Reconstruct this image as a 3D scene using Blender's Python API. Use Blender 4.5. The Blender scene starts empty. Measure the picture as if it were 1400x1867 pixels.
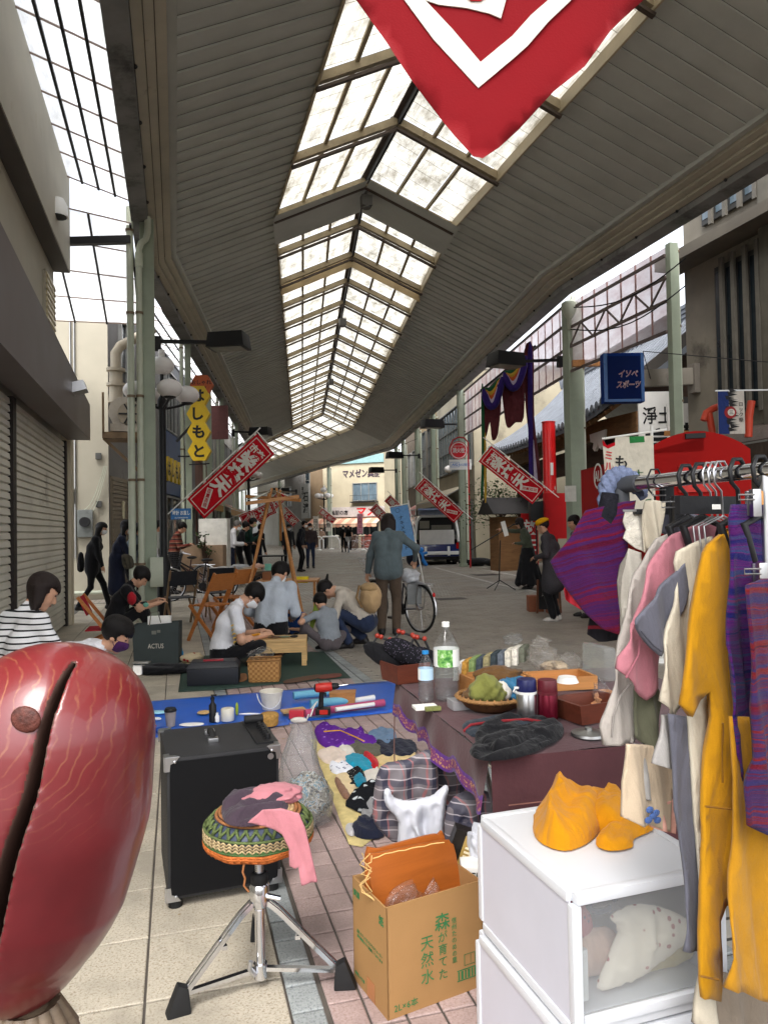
import bpy,bmesh,math,random
import numpy as np
from mathutils import Vector,Matrix,Euler
from mathutils.geometry import delaunay_2d_cdt
R=math.radians
SC=bpy.context.scene
COL=SC.collection
rnd=random.Random(7)
EYE,F_PX=1.40,1330.0
YAW,PITCH,ROLL=R(15.9),R(1.4),R(1.0)
_F=np.array([math.sin(YAW)*math.cos(PITCH),math.cos(YAW)*math.cos(PITCH),math.sin(PITCH)])
_R0=np.array([math.cos(YAW),-math.sin(YAW),0.0])
_U0=np.cross(_R0,_F)
_RR=_R0*math.cos(ROLL)-_U0*math.sin(ROLL)
_UU=_U0*math.cos(ROLL)+_R0*math.sin(ROLL)
_FH=np.array([math.sin(YAW),math.cos(YAW),0.0])
_C=np.array([0.0,0.0,EYE])
cam=bpy.data.cameras.new('camera')
cam.sensor_fit='HORIZONTAL';cam.sensor_width=36.0
cam.lens=36.0*F_PX/1400.0
cam.clip_start=0.05;cam.clip_end=600
camo=bpy.data.objects.new('camera',cam);COL.objects.link(camo)
camo.matrix_world=Matrix(((_RR[0],_UU[0],-_F[0],0),(_RR[1],_UU[1],-_F[1],0),(_RR[2],_UU[2],-_F[2],EYE),(0,0,0,1)))
SC.camera=camo
SUN_EL,SUN_AZ=R(58),R(205)
wd=bpy.data.worlds.new('World');SC.world=wd;wd.use_nodes=True
nt=wd.node_tree
sky=nt.nodes.new('ShaderNodeTexSky');sky.sky_type='NISHITA';sky.sun_disc=False
sky.sun_elevation=SUN_EL;sky.sun_rotation=SUN_AZ;sky.dust_density=4.0;sky.air_density=1.0
hs=nt.nodes.new('ShaderNodeHueSaturation');hs.inputs['Saturation'].default_value=0.28
bg=nt.nodes['Background'];bg.inputs['Strength'].default_value=0.15
nt.links.new(sky.outputs[0],hs.inputs['Color']);nt.links.new(hs.outputs[0],bg.inputs['Color'])
sl=bpy.data.lights.new('sun','SUN');sl.energy=0.6;sl.angle=R(30);sl.color=(1.0,0.97,0.92)
so=bpy.data.objects.new('sun',sl);COL.objects.link(so)
so.rotation_euler=(math.pi/2-SUN_EL,0,-SUN_AZ+math.pi)
SC.view_settings.view_transform='Standard';SC.view_settings.look='None'
SC.view_settings.exposure=1.95;SC.view_settings.gamma=1.0;SC.view_settings.use_curve_mapping=False
SC.cycles.max_bounces=10;SC.cycles.diffuse_bounces=5;SC.cycles.transparent_max_bounces=24
SC.cycles.caustics_reflective=False;SC.cycles.caustics_refractive=False
SC.cycles.sample_clamp_indirect=6.0
def _ray(u,v):return _F+_RR*((u-700)/F_PX)+_UU*((933.5-v)/F_PX)
def W(u,v,d):
 r=_ray(u,v);return Vector(_C+r*(d/(r@_FH)))
def G(u,v,z=0.0):
 r=_ray(u,v);return Vector(_C+r*((z-EYE)/r[2]))
def D(p):return float((np.array(p)-_C)@_FH)
def onplane(u,v,p0,n):
 r=_ray(u,v);n=np.array(n);return Vector(_C+r*(((np.array(p0)-_C)@n)/(r@n)))
def PXM(d):return d/F_PX
MW={}
def tag(o,label=None,cat=None,group=None,kind=None):
 if label:o['label']=label
 if cat:o['category']=cat
 if group:o['group']=group
 if kind:o['kind']=kind
 return o
def thing(name,label,cat,loc=(0,0,0),rz=0.0,group=None,kind=None):
 o=bpy.data.objects.new(name,None);COL.objects.link(o)
 o.location=loc;o.rotation_euler=(0,0,rz)
 o.empty_display_size=0.1
 MW[o]=Matrix.Translation(Vector(loc))@Matrix.Rotation(rz,4,'Z')
 return tag(o,label,cat,group,kind)
def link_mesh(name,me,parent=None):
 o=bpy.data.objects.new(name,me);COL.objects.link(o)
 if parent is not None:o.parent=parent;MW[o]=MW.get(parent,Matrix())
 return o
def copy_tree(o,parent=None):
 c=o.copy();COL.objects.link(c);MW[c]=MW.get(o,Matrix())
 if parent is not None:c.parent=parent
 for ch in list(o.children):copy_tree(ch,c)
 return c
def frame(axis,up=(0,0,1)):
 a=Vector(axis).normalized();u=Vector(up)
 s=a.cross(u)
 if s.length<1e-4:s=a.cross(Vector((1,0,0)))
 s.normalize();return a,s,s.cross(a)
class MB:
 def __init__(s):s.v=[];s.f=[];s.m=[]
 def add(s,v,f,m=0):
  b=len(s.v);s.v+=[tuple(p)for p in v]
  for q in f:s.f.append(tuple(i+b for i in q));s.m.append(m)
  return s
 def box(s,x0,x1,y0,y1,z0,z1,m=0):
  v=[(x,y,z)for z in(z0,z1)for y in(y0,y1)for x in(x0,x1)]
  return s.add(v,[(0,2,3,1),(4,5,7,6),(0,1,5,4),(2,6,7,3),(0,4,6,2),(1,3,7,5)],m)
 def obox(s,c,ax,ay,az,m=0):
  c,ax,ay,az=Vector(c),Vector(ax),Vector(ay),Vector(az)
  v=[c+ax*i+ay*j+az*k for k in(-1,1)for j in(-1,1)for i in(-1,1)]
  return s.add(v,[(0,2,3,1),(4,5,7,6),(0,1,5,4),(2,6,7,3),(0,4,6,2),(1,3,7,5)],m)
 def beam(s,p,q,w,h,m=0,up=(0,0,1)):
  p,q=Vector(p),Vector(q);a,sd,u=frame(q-p,up)
  return s.obox((p+q)/2,(q-p)/2,sd*(w/2),u*(h/2),m)
 def tube(s,pts,r,n=8,m=0,cap=True,closed=False):
  pts=[Vector(p)for p in pts];N=len(pts)
  rs=r if isinstance(r,(list,tuple))else[r]*N
  rings=[];prev=None
  for i in range(N):
   t=(pts[(i+1)%N]-pts[i-1])if closed else(pts[min(i+1,N-1)]-pts[max(i-1,0)])
   if t.length<1e-9:t=Vector((0,0,1))
   t.normalize()
   if prev is None:a,sd,u=frame(t)
   else:
    u=prev-t*prev.dot(t)
    if u.length<1e-6:a,sd,u=frame(t)
    u.normalize();sd=t.cross(u)
   prev=u
   rings.append([pts[i]+(sd*math.cos(k*2*math.pi/n)+u*math.sin(k*2*math.pi/n))*rs[i]for k in range(n)])
  v=[p for g in rings for p in g];f=[]
  for i in range(N if closed else N-1):
   j=(i+1)%N
   for k in range(n):f.append((i*n+k,i*n+(k+1)%n,j*n+(k+1)%n,j*n+k))
  if cap and not closed:f+=[tuple(range(n-1,-1,-1)),tuple((N-1)*n+k for k in range(n))]
  return s.add(v,f,m)
 def cyl(s,p,q,r,n=16,m=0,r2=None):
  return s.tube([p,q],[r,r if r2 is None else r2],n,m)
 def lathe(s,prof,c=(0,0,0),n=24,m=0,sx=1.0,sy=1.0,M=None,cap=True):
  v=[];f=[]
  for r,z in prof:
   for k in range(n):
    a=k*2*math.pi/n;p=Vector((r*math.cos(a)*sx,r*math.sin(a)*sy,z))
    v.append((M@p if M else p)+Vector(c))
  for i in range(len(prof)-1):
   for k in range(n):f.append((i*n+k,i*n+(k+1)%n,(i+1)*n+(k+1)%n,(i+1)*n+k))
  if cap and prof[0][0]>1e-6:f.append(tuple(range(n-1,-1,-1)))
  if cap and prof[-1][0]>1e-6:f.append(tuple((len(prof)-1)*n+k for k in range(n)))
  return s.add(v,f,m)
 def prism(s,poly,o,ax,ay,t,m=0):
  o,ax,ay=Vector(o),Vector(ax),Vector(ay);nz=ax.cross(ay).normalized()
  n=len(poly);a=[o+ax*x+ay*y for x,y in poly];b=[p-nz*t for p in a]
  ar=sum(poly[i][0]*poly[(i+1)%n][1]-poly[(i+1)%n][0]*poly[i][1]for i in range(n))
  f=[tuple(range(n)),tuple(range(2*n-1,n-1,-1))]+[(i,i+n,(i+1)%n+n,(i+1)%n)for i in range(n)]
  if ar<0:f=[tuple(reversed(q))for q in f]
  return s.add(a+b,f,m)
 def ball(s,c,r,n=16,k=10,m=0):
  r=(r,r,r)if not isinstance(r,(tuple,list))else r
  v=[Vector(c)+Vector((0,0,-r[2]))];f=[]
  for i in range(1,k):
   t=math.pi*i/k
   for j in range(n):
    a=2*math.pi*j/n;v.append(Vector(c)+Vector((r[0]*math.sin(t)*math.cos(a),r[1]*math.sin(t)*math.sin(a),-r[2]*math.cos(t))))
  v.append(Vector(c)+Vector((0,0,r[2])))
  for j in range(n):
   f.append((0,1+(j+1)%n,1+j));f.append((len(v)-1,len(v)-1-n+j,len(v)-1-n+(j+1)%n))
  for i in range(k-2):
   for j in range(n):f.append((1+i*n+j,1+i*n+(j+1)%n,1+(i+1)*n+(j+1)%n,1+(i+1)*n+j))
  return s.add(v,f,m)
 def quad(s,a,b,c,d,m=0):return s.add([a,b,c,d],[(0,1,2,3)],m)
 def xf(s,M):s.v=[tuple(M@Vector(p))for p in s.v];return s
 def build(s,name,mats,parent=None,smooth=None,local=False,bevel=0.0):
  return mkobj(name,s.v,s.f,mats,s.m,parent,smooth,local,bevel)
def mkobj(name,v,f,mats,mi=None,parent=None,smooth=None,local=False,bevel=0.0):
 mats=mats if isinstance(mats,(list,tuple))else[mats]
 v=np.asarray(v,dtype=float)
 org=None
 if parent is not None and not local:
  Mi=np.array(MW.get(parent,Matrix()).inverted());v=v@Mi[:3,:3].T+Mi[:3,3]
 elif parent is None and not local:
  org=Vector(((v[:,0].min()+v[:,0].max())/2,(v[:,1].min()+v[:,1].max())/2,v[:,2].min()));v=v-np.array(org)
 me=bpy.data.meshes.new(name)
 me.from_pydata(v.tolist(),[],f)
 for m in mats:me.materials.append(m)
 if mi is not None and len(mats)>1:me.polygons.foreach_set('material_index',mi)
 if bevel>0:
  bm=bmesh.new();bm.from_mesh(me)
  ed=[e for e in bm.edges if len(e.link_faces)==2 and e.calc_face_angle(0)>0.6]
  bmesh.ops.bevel(bm,geom=ed,offset=bevel,segments=2,profile=0.7,affect='EDGES',clamp_overlap=True)
  bm.to_mesh(me);bm.free()
  if smooth is None:smooth=35
 if smooth is not None:
  me.polygons.foreach_set('use_smooth',[True]*len(me.polygons))
  if smooth<180:me.set_sharp_from_angle(angle=R(smooth))
 me.update()
 o=link_mesh(name,me,parent)
 if org is not None:o.location=org;MW[o]=Matrix.Translation(org)
 return o
def lin(c):return tuple(((x/255)/12.92 if x/255<=0.04045 else((x/255+0.055)/1.055)**2.4)for x in c)
class NT:
 def __init__(s,name):
  s.mat=bpy.data.materials.new(name);s.mat.use_nodes=True;s.t=s.mat.node_tree;s.t.nodes.clear()
  s.out=s.n('ShaderNodeOutputMaterial')
 def n(s,typ,**kw):
  x=s.t.nodes.new(typ)
  for k,val in kw.items():setattr(x,k,val)
  return x
 def l(s,a,b):s.t.links.new(a,b)
 def co(s,kind='Object',sc=(1,1,1),rot=(0,0,0)):
  tc=s.n('ShaderNodeTexCoord');mp=s.n('ShaderNodeMapping');mp.inputs['Scale'].default_value=sc;mp.inputs['Rotation'].default_value=rot
  s.l(tc.outputs[kind],mp.inputs[0]);return mp.outputs[0]
 def noise(s,vec,scale,detail=4,rough=0.6,dist=0.0):
  x=s.n('ShaderNodeTexNoise');x.inputs['Scale'].default_value=scale;x.inputs['Detail'].default_value=detail
  x.inputs['Roughness'].default_value=rough;x.inputs['Distortion'].default_value=dist
  s.l(vec,x.inputs['Vector']);return x.outputs['Fac']
 def ramp(s,fac,stops,mode='LINEAR'):
  x=s.n('ShaderNodeValToRGB');x.color_ramp.interpolation=mode;e=x.color_ramp.elements
  while len(e)<len(stops):e.new(0.5)
  for k,(p,c)in enumerate(stops):e[k].position=p;e[k].color=(*lin(c),1)if len(c)==3 and max(c)>1.001 else(*c,1)[:4]
  s.l(fac,x.inputs[0]);return x.outputs[0]
 def mix(s,fac,a,b,mode='MIX'):
  x=s.n('ShaderNodeMix',data_type='RGBA',blend_type=mode)
  for sock,val in((x.inputs[0],fac),(x.inputs[6],a),(x.inputs[7],b)):
   if isinstance(val,(int,float)):sock.default_value=val
   elif isinstance(val,tuple):sock.default_value=(*(lin(val)if max(val)>1.001 else val),1)
   else:s.l(val,sock)
  return x.outputs[2]
 def math(s,op,a,b=0.0,clamp=False):
  x=s.n('ShaderNodeMath',operation=op,use_clamp=clamp)
  for sock,val in zip(x.inputs,(a,b)):
   if isinstance(val,(int,float)):sock.default_value=val
   else:s.l(val,sock)
  return x.outputs[0]
 def bump(s,h,st=0.3,dist=0.01):
  x=s.n('ShaderNodeBump');x.inputs['Strength'].default_value=st;x.inputs['Distance'].default_value=dist
  s.l(h,x.inputs['Height']);return x.outputs[0]
 def bsdf(s,col,rough=0.6,metal=0.0,nor=None,spec=0.4,sheen=0.0,alpha=None,trans=0.0,coat=0.0):
  p=s.n('ShaderNodeBsdfPrincipled')
  for key,val in(('Base Color',col),('Roughness',rough),('Metallic',metal),('Specular IOR Level',spec),('Sheen Weight',sheen),('Transmission Weight',trans),('Coat Weight',coat),('Alpha',alpha)):
   if val is None:continue
   k=p.inputs[key]
   if isinstance(val,(int,float)):k.default_value=val
   elif isinstance(val,tuple):k.default_value=(*(lin(val)if max(val)>1.001 else val),1)
   else:s.l(val,k)
  if nor is not None:s.l(nor,p.inputs['Normal'])
  s.l(p.outputs[0],s.out.inputs[0]);s.p=p;return s.mat
_MC={}
def M(col,rough=0.6,metal=0.0,var=0.14,sc=6.0,bump=0.15,bsc=90.0,spec=0.35,rand=0.0,coat=0.0,stretch=(1,1,1),dirt=None,name=None,sheen=0.0):
 key=(col,rough,metal,var,sc,bump,bsc,spec,rand,coat,stretch,dirt,sheen)
 if key in _MC:return _MC[key]
 t=NT(name or 'mat_%02x%02x%02x'%tuple(int(c)for c in col));c=lin(col)
 v=t.co('Object',stretch)
 nz=t.noise(v,sc)
 lo=tuple(max(0,x*(1-var))for x in c);hi=tuple(min(1,x*(1+var))for x in c)
 cc=t.ramp(nz,[(0.3,lo),(0.7,hi)])
 if dirt:
  d2=t.ramp(t.noise(v,dirt[1],6,0.7),[(dirt[2],(0,0,0)),(dirt[2]+0.18,(1,1,1))])
  cc=t.mix(d2,cc,dirt[0])
 if rand>0:
  oi=t.n('ShaderNodeObjectInfo');f=t.math('ADD',t.math('MULTIPLY',oi.outputs['Random'],2*rand),1-rand)
  cmb=t.n('ShaderNodeCombineColor')
  for k in range(3):t.l(f,cmb.inputs[k])
  cc=t.mix(1.0,cc,cmb.outputs[0],'MULTIPLY')
 nor=t.bump(t.noise(v,bsc,3),bump,0.004)if bump>0 else None
 rr=t.math('ADD',t.math('MULTIPLY',nz,0.2),rough-0.1,True)if metal<0.5 else rough
 _MC[key]=t.bsdf(cc,rr,metal,nor,spec,sheen=sheen,coat=coat);return _MC[key]
_CC={}
def cloth(col,var=0.1,weave=500.0,rough=0.9,fold=0.36,dirt=None):
 key=(col,var,dirt,fold)
 if key in _CC:return _CC[key]
 t=NT('cloth_%02x%02x%02x'%tuple(int(c)for c in col));c=lin(col);v=t.co('Object');v2=t.co('Object',(1,1,0.4))
 n1=t.noise(v,14,4);cc=t.ramp(n1,[(0.3,tuple(x*(1-var)for x in c)),(0.7,tuple(min(1,x*(1+var))for x in c))])
 if dirt:cc=t.mix(t.ramp(t.noise(v,dirt[1],6,0.7),[(dirt[2],(0,0,0)),(dirt[2]+0.18,(1,1,1))]),cc,dirt[0])
 fine=t.noise(v,420,2,0.8);cc=t.mix(0.22,cc,t.mix(1.0,cc,fine,'MULTIPLY'))
 wr=t.math('ADD',t.math('ABSOLUTE',t.math('SUBTRACT',t.noise(v2,8,3,0.5,1.0),0.5)),t.math('MULTIPLY',t.noise(v2,20,4,0.6,1.0),0.25));b=t.n('ShaderNodeBump');b.inputs['Strength'].default_value=fold*1.6;b.inputs['Distance'].default_value=0.03;t.l(wr,b.inputs['Height'])
 b2=t.n('ShaderNodeBump');b2.inputs['Strength'].default_value=0.35;b2.inputs['Distance'].default_value=0.002;t.l(fine,b2.inputs['Height']);t.l(b.outputs[0],b2.inputs['Normal'])
 _CC[key]=t.bsdf(cc,rough,0,b2.outputs[0],0.15,sheen=0.1);return _CC[key]
def wood(col,sc=(2,30,30),var=0.35,rough=0.5):
 t=NT('wood');c=lin(col);v=t.co('Object',sc)
 nz=t.noise(v,1.5,6,0.65,1.2)
 cc=t.ramp(nz,[(0.25,tuple(x*(1-var)for x in c)),(0.55,c),(0.8,tuple(min(1,x*(1+var*0.6))for x in c))])
 return t.bsdf(cc,rough,0,t.bump(nz,0.12,0.003),0.4)
def stripes(cols,widths,axis=2,kind='Object',soft=False,noise=0.0,rough=0.9,rot=(0,0,0)):
 """repeating bands along one object axis; period = sum(widths) metres"""
 t=NT('stripes');P=sum(widths)
 v=t.co(kind,(1,1,1),rot);sp=t.n('ShaderNodeSeparateXYZ');t.l(v,sp.inputs[0]);a=sp.outputs[axis]
 if noise>0:a=t.math('ADD',a,t.math('MULTIPLY',t.noise(v,7.0,3),noise))
 fr=t.math('FRACT',t.math('DIVIDE',a,P));acc=0;st=[]
 for c,w in zip(cols,widths):st.append((acc/P,c));acc+=w
 cc=t.ramp(fr,st,'LINEAR' if soft else 'CONSTANT')
 nz=t.noise(v,220,2)
 return t.bsdf(t.mix(0.25,cc,t.mix(1.0,cc,nz,'MULTIPLY')),rough,0,t.bump(nz,0.3,0.002),0.15)
def emit_free_clear(name,tint=(1,1,1),ior=1.35,rough=0.06,body=0.12,wr=0.0,bcol=(0.9,0.92,0.95)):
 """thin clear plastic / glass: see-through with a skin of reflection and a little milkiness"""
 t=NT(name);tr=t.n('ShaderNodeBsdfTransparent');tr.inputs[0].default_value=(*tint,1)
 gl=t.n('ShaderNodeBsdfGlossy');gl.inputs['Roughness'].default_value=rough
 df=t.n('ShaderNodeBsdfTranslucent');df.inputs[0].default_value=(*bcol,1)
 d2=t.n('ShaderNodeBsdfDiffuse');d2.inputs[0].default_value=(*bcol,1)
 if wr>0:
  v=t.co('Object');nb=t.bump(t.noise(v,38,4,0.6,0.8),wr,0.01)
  t.l(nb,gl.inputs['Normal']);t.l(nb,d2.inputs['Normal'])
 md=t.n('ShaderNodeMixShader');md.inputs[0].default_value=0.5;t.l(df.outputs[0],md.inputs[1]);t.l(d2.outputs[0],md.inputs[2])
 m1=t.n('ShaderNodeMixShader');m1.inputs[0].default_value=body;t.l(tr.outputs[0],m1.inputs[1]);t.l(md.outputs[0],m1.inputs[2])
 lw=t.n('ShaderNodeLayerWeight');lw.inputs['Blend'].default_value=0.5
 if wr>0:t.l(nb,lw.inputs['Normal'])
 fz=t.math('ADD',t.math('MULTIPLY',t.math('POWER',lw.outputs['Facing'],3.5),0.5),0.035)
 m2=t.n('ShaderNodeMixShader');t.l(fz,m2.inputs[0]);t.l(m1.outputs[0],m2.inputs[1]);t.l(gl.outputs[0],m2.inputs[2])
 t.l(m2.outputs[0],t.out.inputs[0]);return t.mat
def pane_mat(name,col,clear=0.25,lap=0.0,dirtc=(150,140,110),refl=0.08,axis=1,weight=0.55):
 """weathered translucent roofing sheet"""
 t=NT(name);v=t.co('Object');nz=t.noise(t.co('Object',(1.5,0.5,1)),3.0,6,0.7)
 sp=t.n('ShaderNodeSeparateXYZ');t.l(v,sp.inputs[0])
 c=t.mix(t.ramp(nz,[(0.38,(0,0,0)),(0.74,(1,1,1))]),col,dirtc)
 if lap>0:
  fr=t.math('FRACT',t.math('DIVIDE',t.math('ADD',sp.outputs[axis],t.math('MULTIPLY',t.noise(v,3,2),0.05)),lap))
  c=t.mix(t.ramp(fr,[(0.0,(1,1,1)),(0.05,(0,0,0))]),c,tuple(0.45*x for x in lin(dirtc)))
 wv=t.n('ShaderNodeTexWave',wave_type='BANDS',bands_direction='X' if axis==1 else 'Y');wv.inputs['Scale'].default_value=10
 t.l(v,wv.inputs['Vector']);nb=t.bump(wv.outputs['Fac'],0.25,0.01)
 tl=t.n('ShaderNodeBsdfTranslucent');t.l(c,tl.inputs[0]);t.l(nb,tl.inputs['Normal'])
 df=t.n('ShaderNodeBsdfDiffuse');t.l(c,df.inputs[0]);t.l(nb,df.inputs['Normal'])
 a=t.n('ShaderNodeMixShader');a.inputs[0].default_value=1-weight;t.l(tl.outputs[0],a.inputs[1]);t.l(df.outputs[0],a.inputs[2])
 tr=t.n('ShaderNodeBsdfTransparent');t.l(c,tr.inputs[0])
 b=t.n('ShaderNodeMixShader');b.inputs[0].default_value=clear;t.l(a.outputs[0],b.inputs[1]);t.l(tr.outputs[0],b.inputs[2])
 t.l(b.outputs[0],t.out.inputs[0]);return t.mat
TEXTS=[]
def text(s,o,ax,ay,size,mat,parent,vertical=False,bold=0.0,name='lettering',depth=0.002,shear=0.0,wmax=None,lift=0.003):
 """s centred at o, reading along ax, upright along ay (unit vectors)"""
 TEXTS.append(dict(s=s,o=Vector(o),ax=Vector(ax).normalized(),ay=Vector(ay).normalized(),size=size,mat=mat,parent=parent,vertical=vertical,bold=bold,name=name,depth=depth,shear=shear,wmax=wmax,lift=lift))
def finish_texts():
 objs=[]
 for t in TEXTS:
  chars=list(t['s'])if t['vertical']else[t['s']]
  t['objs']=[]
  for k,ch in enumerate(chars):
   cu=bpy.data.curves.new('lettering','FONT');cu.body=ch;cu.size=t['size'];cu.align_x='CENTER';cu.align_y='CENTER'
   cu.extrude=t['depth']/2;cu.offset=t['bold']*t['size'];cu.shear=t['shear'];cu.resolution_u=2
   o=bpy.data.objects.new('lettering',cu);COL.objects.link(o);t['objs'].append((o,k));objs.append(o)
 dg=bpy.context.evaluated_depsgraph_get()
 for t in TEXTS:
  vs=[];fs=[];n=len(t['objs']);nz=t['ax'].cross(t['ay'])
  for o,k in t['objs']:
   me=bpy.data.meshes.new_from_object(o.evaluated_get(dg))
   if not len(me.vertices):continue
   a=np.empty(len(me.vertices)*3);me.vertices.foreach_get('co',a);a=a.reshape(-1,3)
   a[:,0]-=(a[:,0].max()+a[:,0].min())/2 if not t['vertical']else 0
   if not t['vertical']:a[:,1]-=(a[:,1].max()+a[:,1].min())/2
   if t['wmax']and not t['vertical']and(a[:,0].max()-a[:,0].min())>0:a[:,0]*=t['wmax']/(a[:,0].max()-a[:,0].min())
   if t['vertical']:a[:,1]+=((n-1)/2-k)*t['size']*1.06
   b=len(vs);vs+=a.tolist();fs+=[tuple(i+b for i in p.vertices)for p in me.polygons]
   bpy.data.meshes.remove(me)
  if not vs:continue
  A=np.array(vs);ax,ay,z=np.array(t['ax']),np.array(t['ay']),np.array(nz)
  Wd=np.array(t['o'])+A[:,:1]*ax+A[:,1:2]*ay+(A[:,2:3]+t['lift'])*z
  mkobj(t['name'],Wd,fs,t['mat'],None,t['parent'])
 for o in objs:
  c=o.data;bpy.data.objects.remove(o);bpy.data.curves.remove(c)
def smooth_poly(pts,n=3):
 """Catmull-Rom through a closed outline"""
 P=[Vector(p)for p in pts];N=len(P);out=[]
 for i in range(N):
  a,b,c,d=P[i-1],P[i],P[(i+1)%N],P[(i+2)%N]
  for k in range(n):
   t=k/n;out.append(0.5*((2*b)+(c-a)*t+(2*a-5*b+4*c-d)*t*t+(3*b-a-3*c+d)*t**3))
 return[tuple(p)for p in out]
def _sn(x,y,seed):
 r=random.Random(seed);s=np.zeros_like(x)
 for k in range(6):
  fx,fy,ph=r.uniform(-1,1),r.uniform(-1,1),r.uniform(0,6.28);w=1.6**k
  s+=np.sin((fx*x+fy*y)*w*1.3+ph)/(1.25**k)
 return s/3.0
def puff(poly,o,ax,ay,T,name,mats,parent=None,res=None,edge=None,fold=0.3,fdir=(0,1),fw=0.06,seed=1,sm=3,flat=False,sag=0.0,matfn=None,drape=0.0):
 """a cloth piece: outline in the plane (ax, ay) at o, given thickness T, folds running along fdir, both faces modelled"""
 o,ax,ay=Vector(o),Vector(ax).normalized(),Vector(ay).normalized();nz=ax.cross(ay).normalized()
 P2=[Vector((p[0],p[1]))for p in poly]
 out=smooth_poly(P2,sm)if sm>1 else[tuple(p)for p in P2]
 A=np.array(out);w=A.max(0)-A.min(0)
 res=res or max(w)/34.0
 edge=edge or T*1.5
 pts=[]
 for i in range(len(A)):
  p,q=A[i],A[(i+1)%len(A)];n=max(1,int(np.linalg.norm(q-p)/res))
  for k in range(n):pts.append(p+(q-p)*k/n)
 rim=np.array(pts);nr=len(rim)
 gx=np.arange(A[:,0].min(),A[:,0].max(),res);gy=np.arange(A[:,1].min(),A[:,1].max(),res)
 X,Y=np.meshgrid(gx,gy);X=X.ravel();Y=Y.ravel()
 rj=np.random.RandomState(seed);X=X+rj.uniform(-.2,.2,X.shape)*res;Y=Y+rj.uniform(-.2,.2,Y.shape)*res
 ins=np.zeros(len(X),bool);j=nr-1
 for i in range(nr):
  c=(rim[i,1]>Y)!=(rim[j,1]>Y)
  with np.errstate(divide='ignore',invalid='ignore'):
   ins^=c&(X<(rim[j,0]-rim[i,0])*(Y-rim[i,1])/(rim[j,1]-rim[i,1]+1e-12)+rim[i,0])
  j=i
 X,Y=X[ins],Y[ins]
 def rimdist(x,y):return np.sqrt(((x[:,None]-rim[None,:,0])**2+(y[:,None]-rim[None,:,1])**2).min(1))
 dd=rimdist(X,Y);k=dd>res*0.45;X,Y=X[k],Y[k]
 allp=[Vector((float(a),float(b)))for a,b in rim]+[Vector((float(a),float(b)))for a,b in zip(X,Y)]
 vv,ee,ff,_,_,_=delaunay_2d_cdt(allp,[(i,(i+1)%nr)for i in range(nr)],[],1,1e-6)
 V=np.array([(p[0],p[1])for p in vv]);n=len(V)
 d=rimdist(V[:,0],V[:,1]);h=np.sqrt(np.clip(1-(1-np.clip(d/edge,0,1))**2,0,1))
 fd=np.array(fdir,float);fd/=np.linalg.norm(fd);fc=np.array([fd[1],-fd[0]])
 s=V@fc;l=V@fd
 s2=s+_sn(l*6,s*6,seed+3)*fw*0.35
 fo=np.sin(s2/fw*6.283+seed)*0.6+np.sin(s2/fw*2.9+seed*2.1)*0.5+_sn(V[:,0]*14,V[:,1]*14,seed)*0.5
 cr=1-np.abs(np.sin(s2/fw*1.9+1.7*_sn(V[:,0]*9,V[:,1]*9,seed+9)+seed));fo=fo*0.75+0.9*(cr**3-0.25)
 if flat:top=T*h*(0.55+0.45*fold*fo);bot=-T*0.05*h
 else:top=T*h*0.5+T*fold*fo*np.clip(d/0.07,0.12,1);bot=-T*h*0.5+T*fold*fo*np.clip(d/0.07,0.12,1)
 if drape:
  l0=(V[:,1].max()-V[:,1])/max(V[:,1].max()-V[:,1].min(),1e-6);am=drape*(0.25+0.75*np.clip(l0*1.6,0,1));ph=0.35*np.sin(l*4+seed)
  pl=np.sin(s/fw*6.283+ph+seed)*0.5+0.6*np.sin(s/fw*2.7+ph*1.4+seed*1.7)+0.5*((1-np.abs(np.sin(s/fw*1.7+ph+seed*0.7)))**4)+0.18*_sn(V[:,0]*22,V[:,1]*11,seed)
  top=am*pl+T*0.5;bot=am*pl*(1-0.25*np.clip(l0,0,1))-T*0.5
 if sag:top=top-sag*(V[:,1]-V[:,1].max())**2;bot=bot-sag*(V[:,1]-V[:,1].max())**2
 a_,b_,z_=np.array(ax),np.array(ay),np.array(nz)
 base=np.array(o)+V[:,:1]*a_+V[:,1:]*b_
 v=np.concatenate([base+top[:,None]*z_,base+bot[:,None]*z_])
 f=[]
 for t in ff:
  q=[V[i]for i in t];ar=(q[1][0]-q[0][0])*(q[2][1]-q[0][1])-(q[2][0]-q[0][0])*(q[1][1]-q[0][1])
  t=tuple(t)if ar>0 else tuple(reversed(t))
  f.append(t);f.append(tuple(i+n for i in reversed(t)))
 from collections import Counter
 ec=Counter();
 for t in ff:
  for i in range(len(t)):e=(t[i],t[(i+1)%len(t)]);ec[tuple(sorted(e))]+=1
 ctr=V.mean(0)
 for(i,jn),c in ec.items():
  if c==1:f.append((i,jn,jn+n,i+n))
 mi=[matfn(*V[list(np.array(q)%n)].mean(0))for q in f]if matfn else None
 ob=mkobj(name,v,f,mats,mi,parent,180)
 bm=bmesh.new();bm.from_mesh(ob.data);bmesh.ops.recalc_face_normals(bm,faces=bm.faces);bm.to_mesh(ob.data);bm.free()
 return ob
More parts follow.
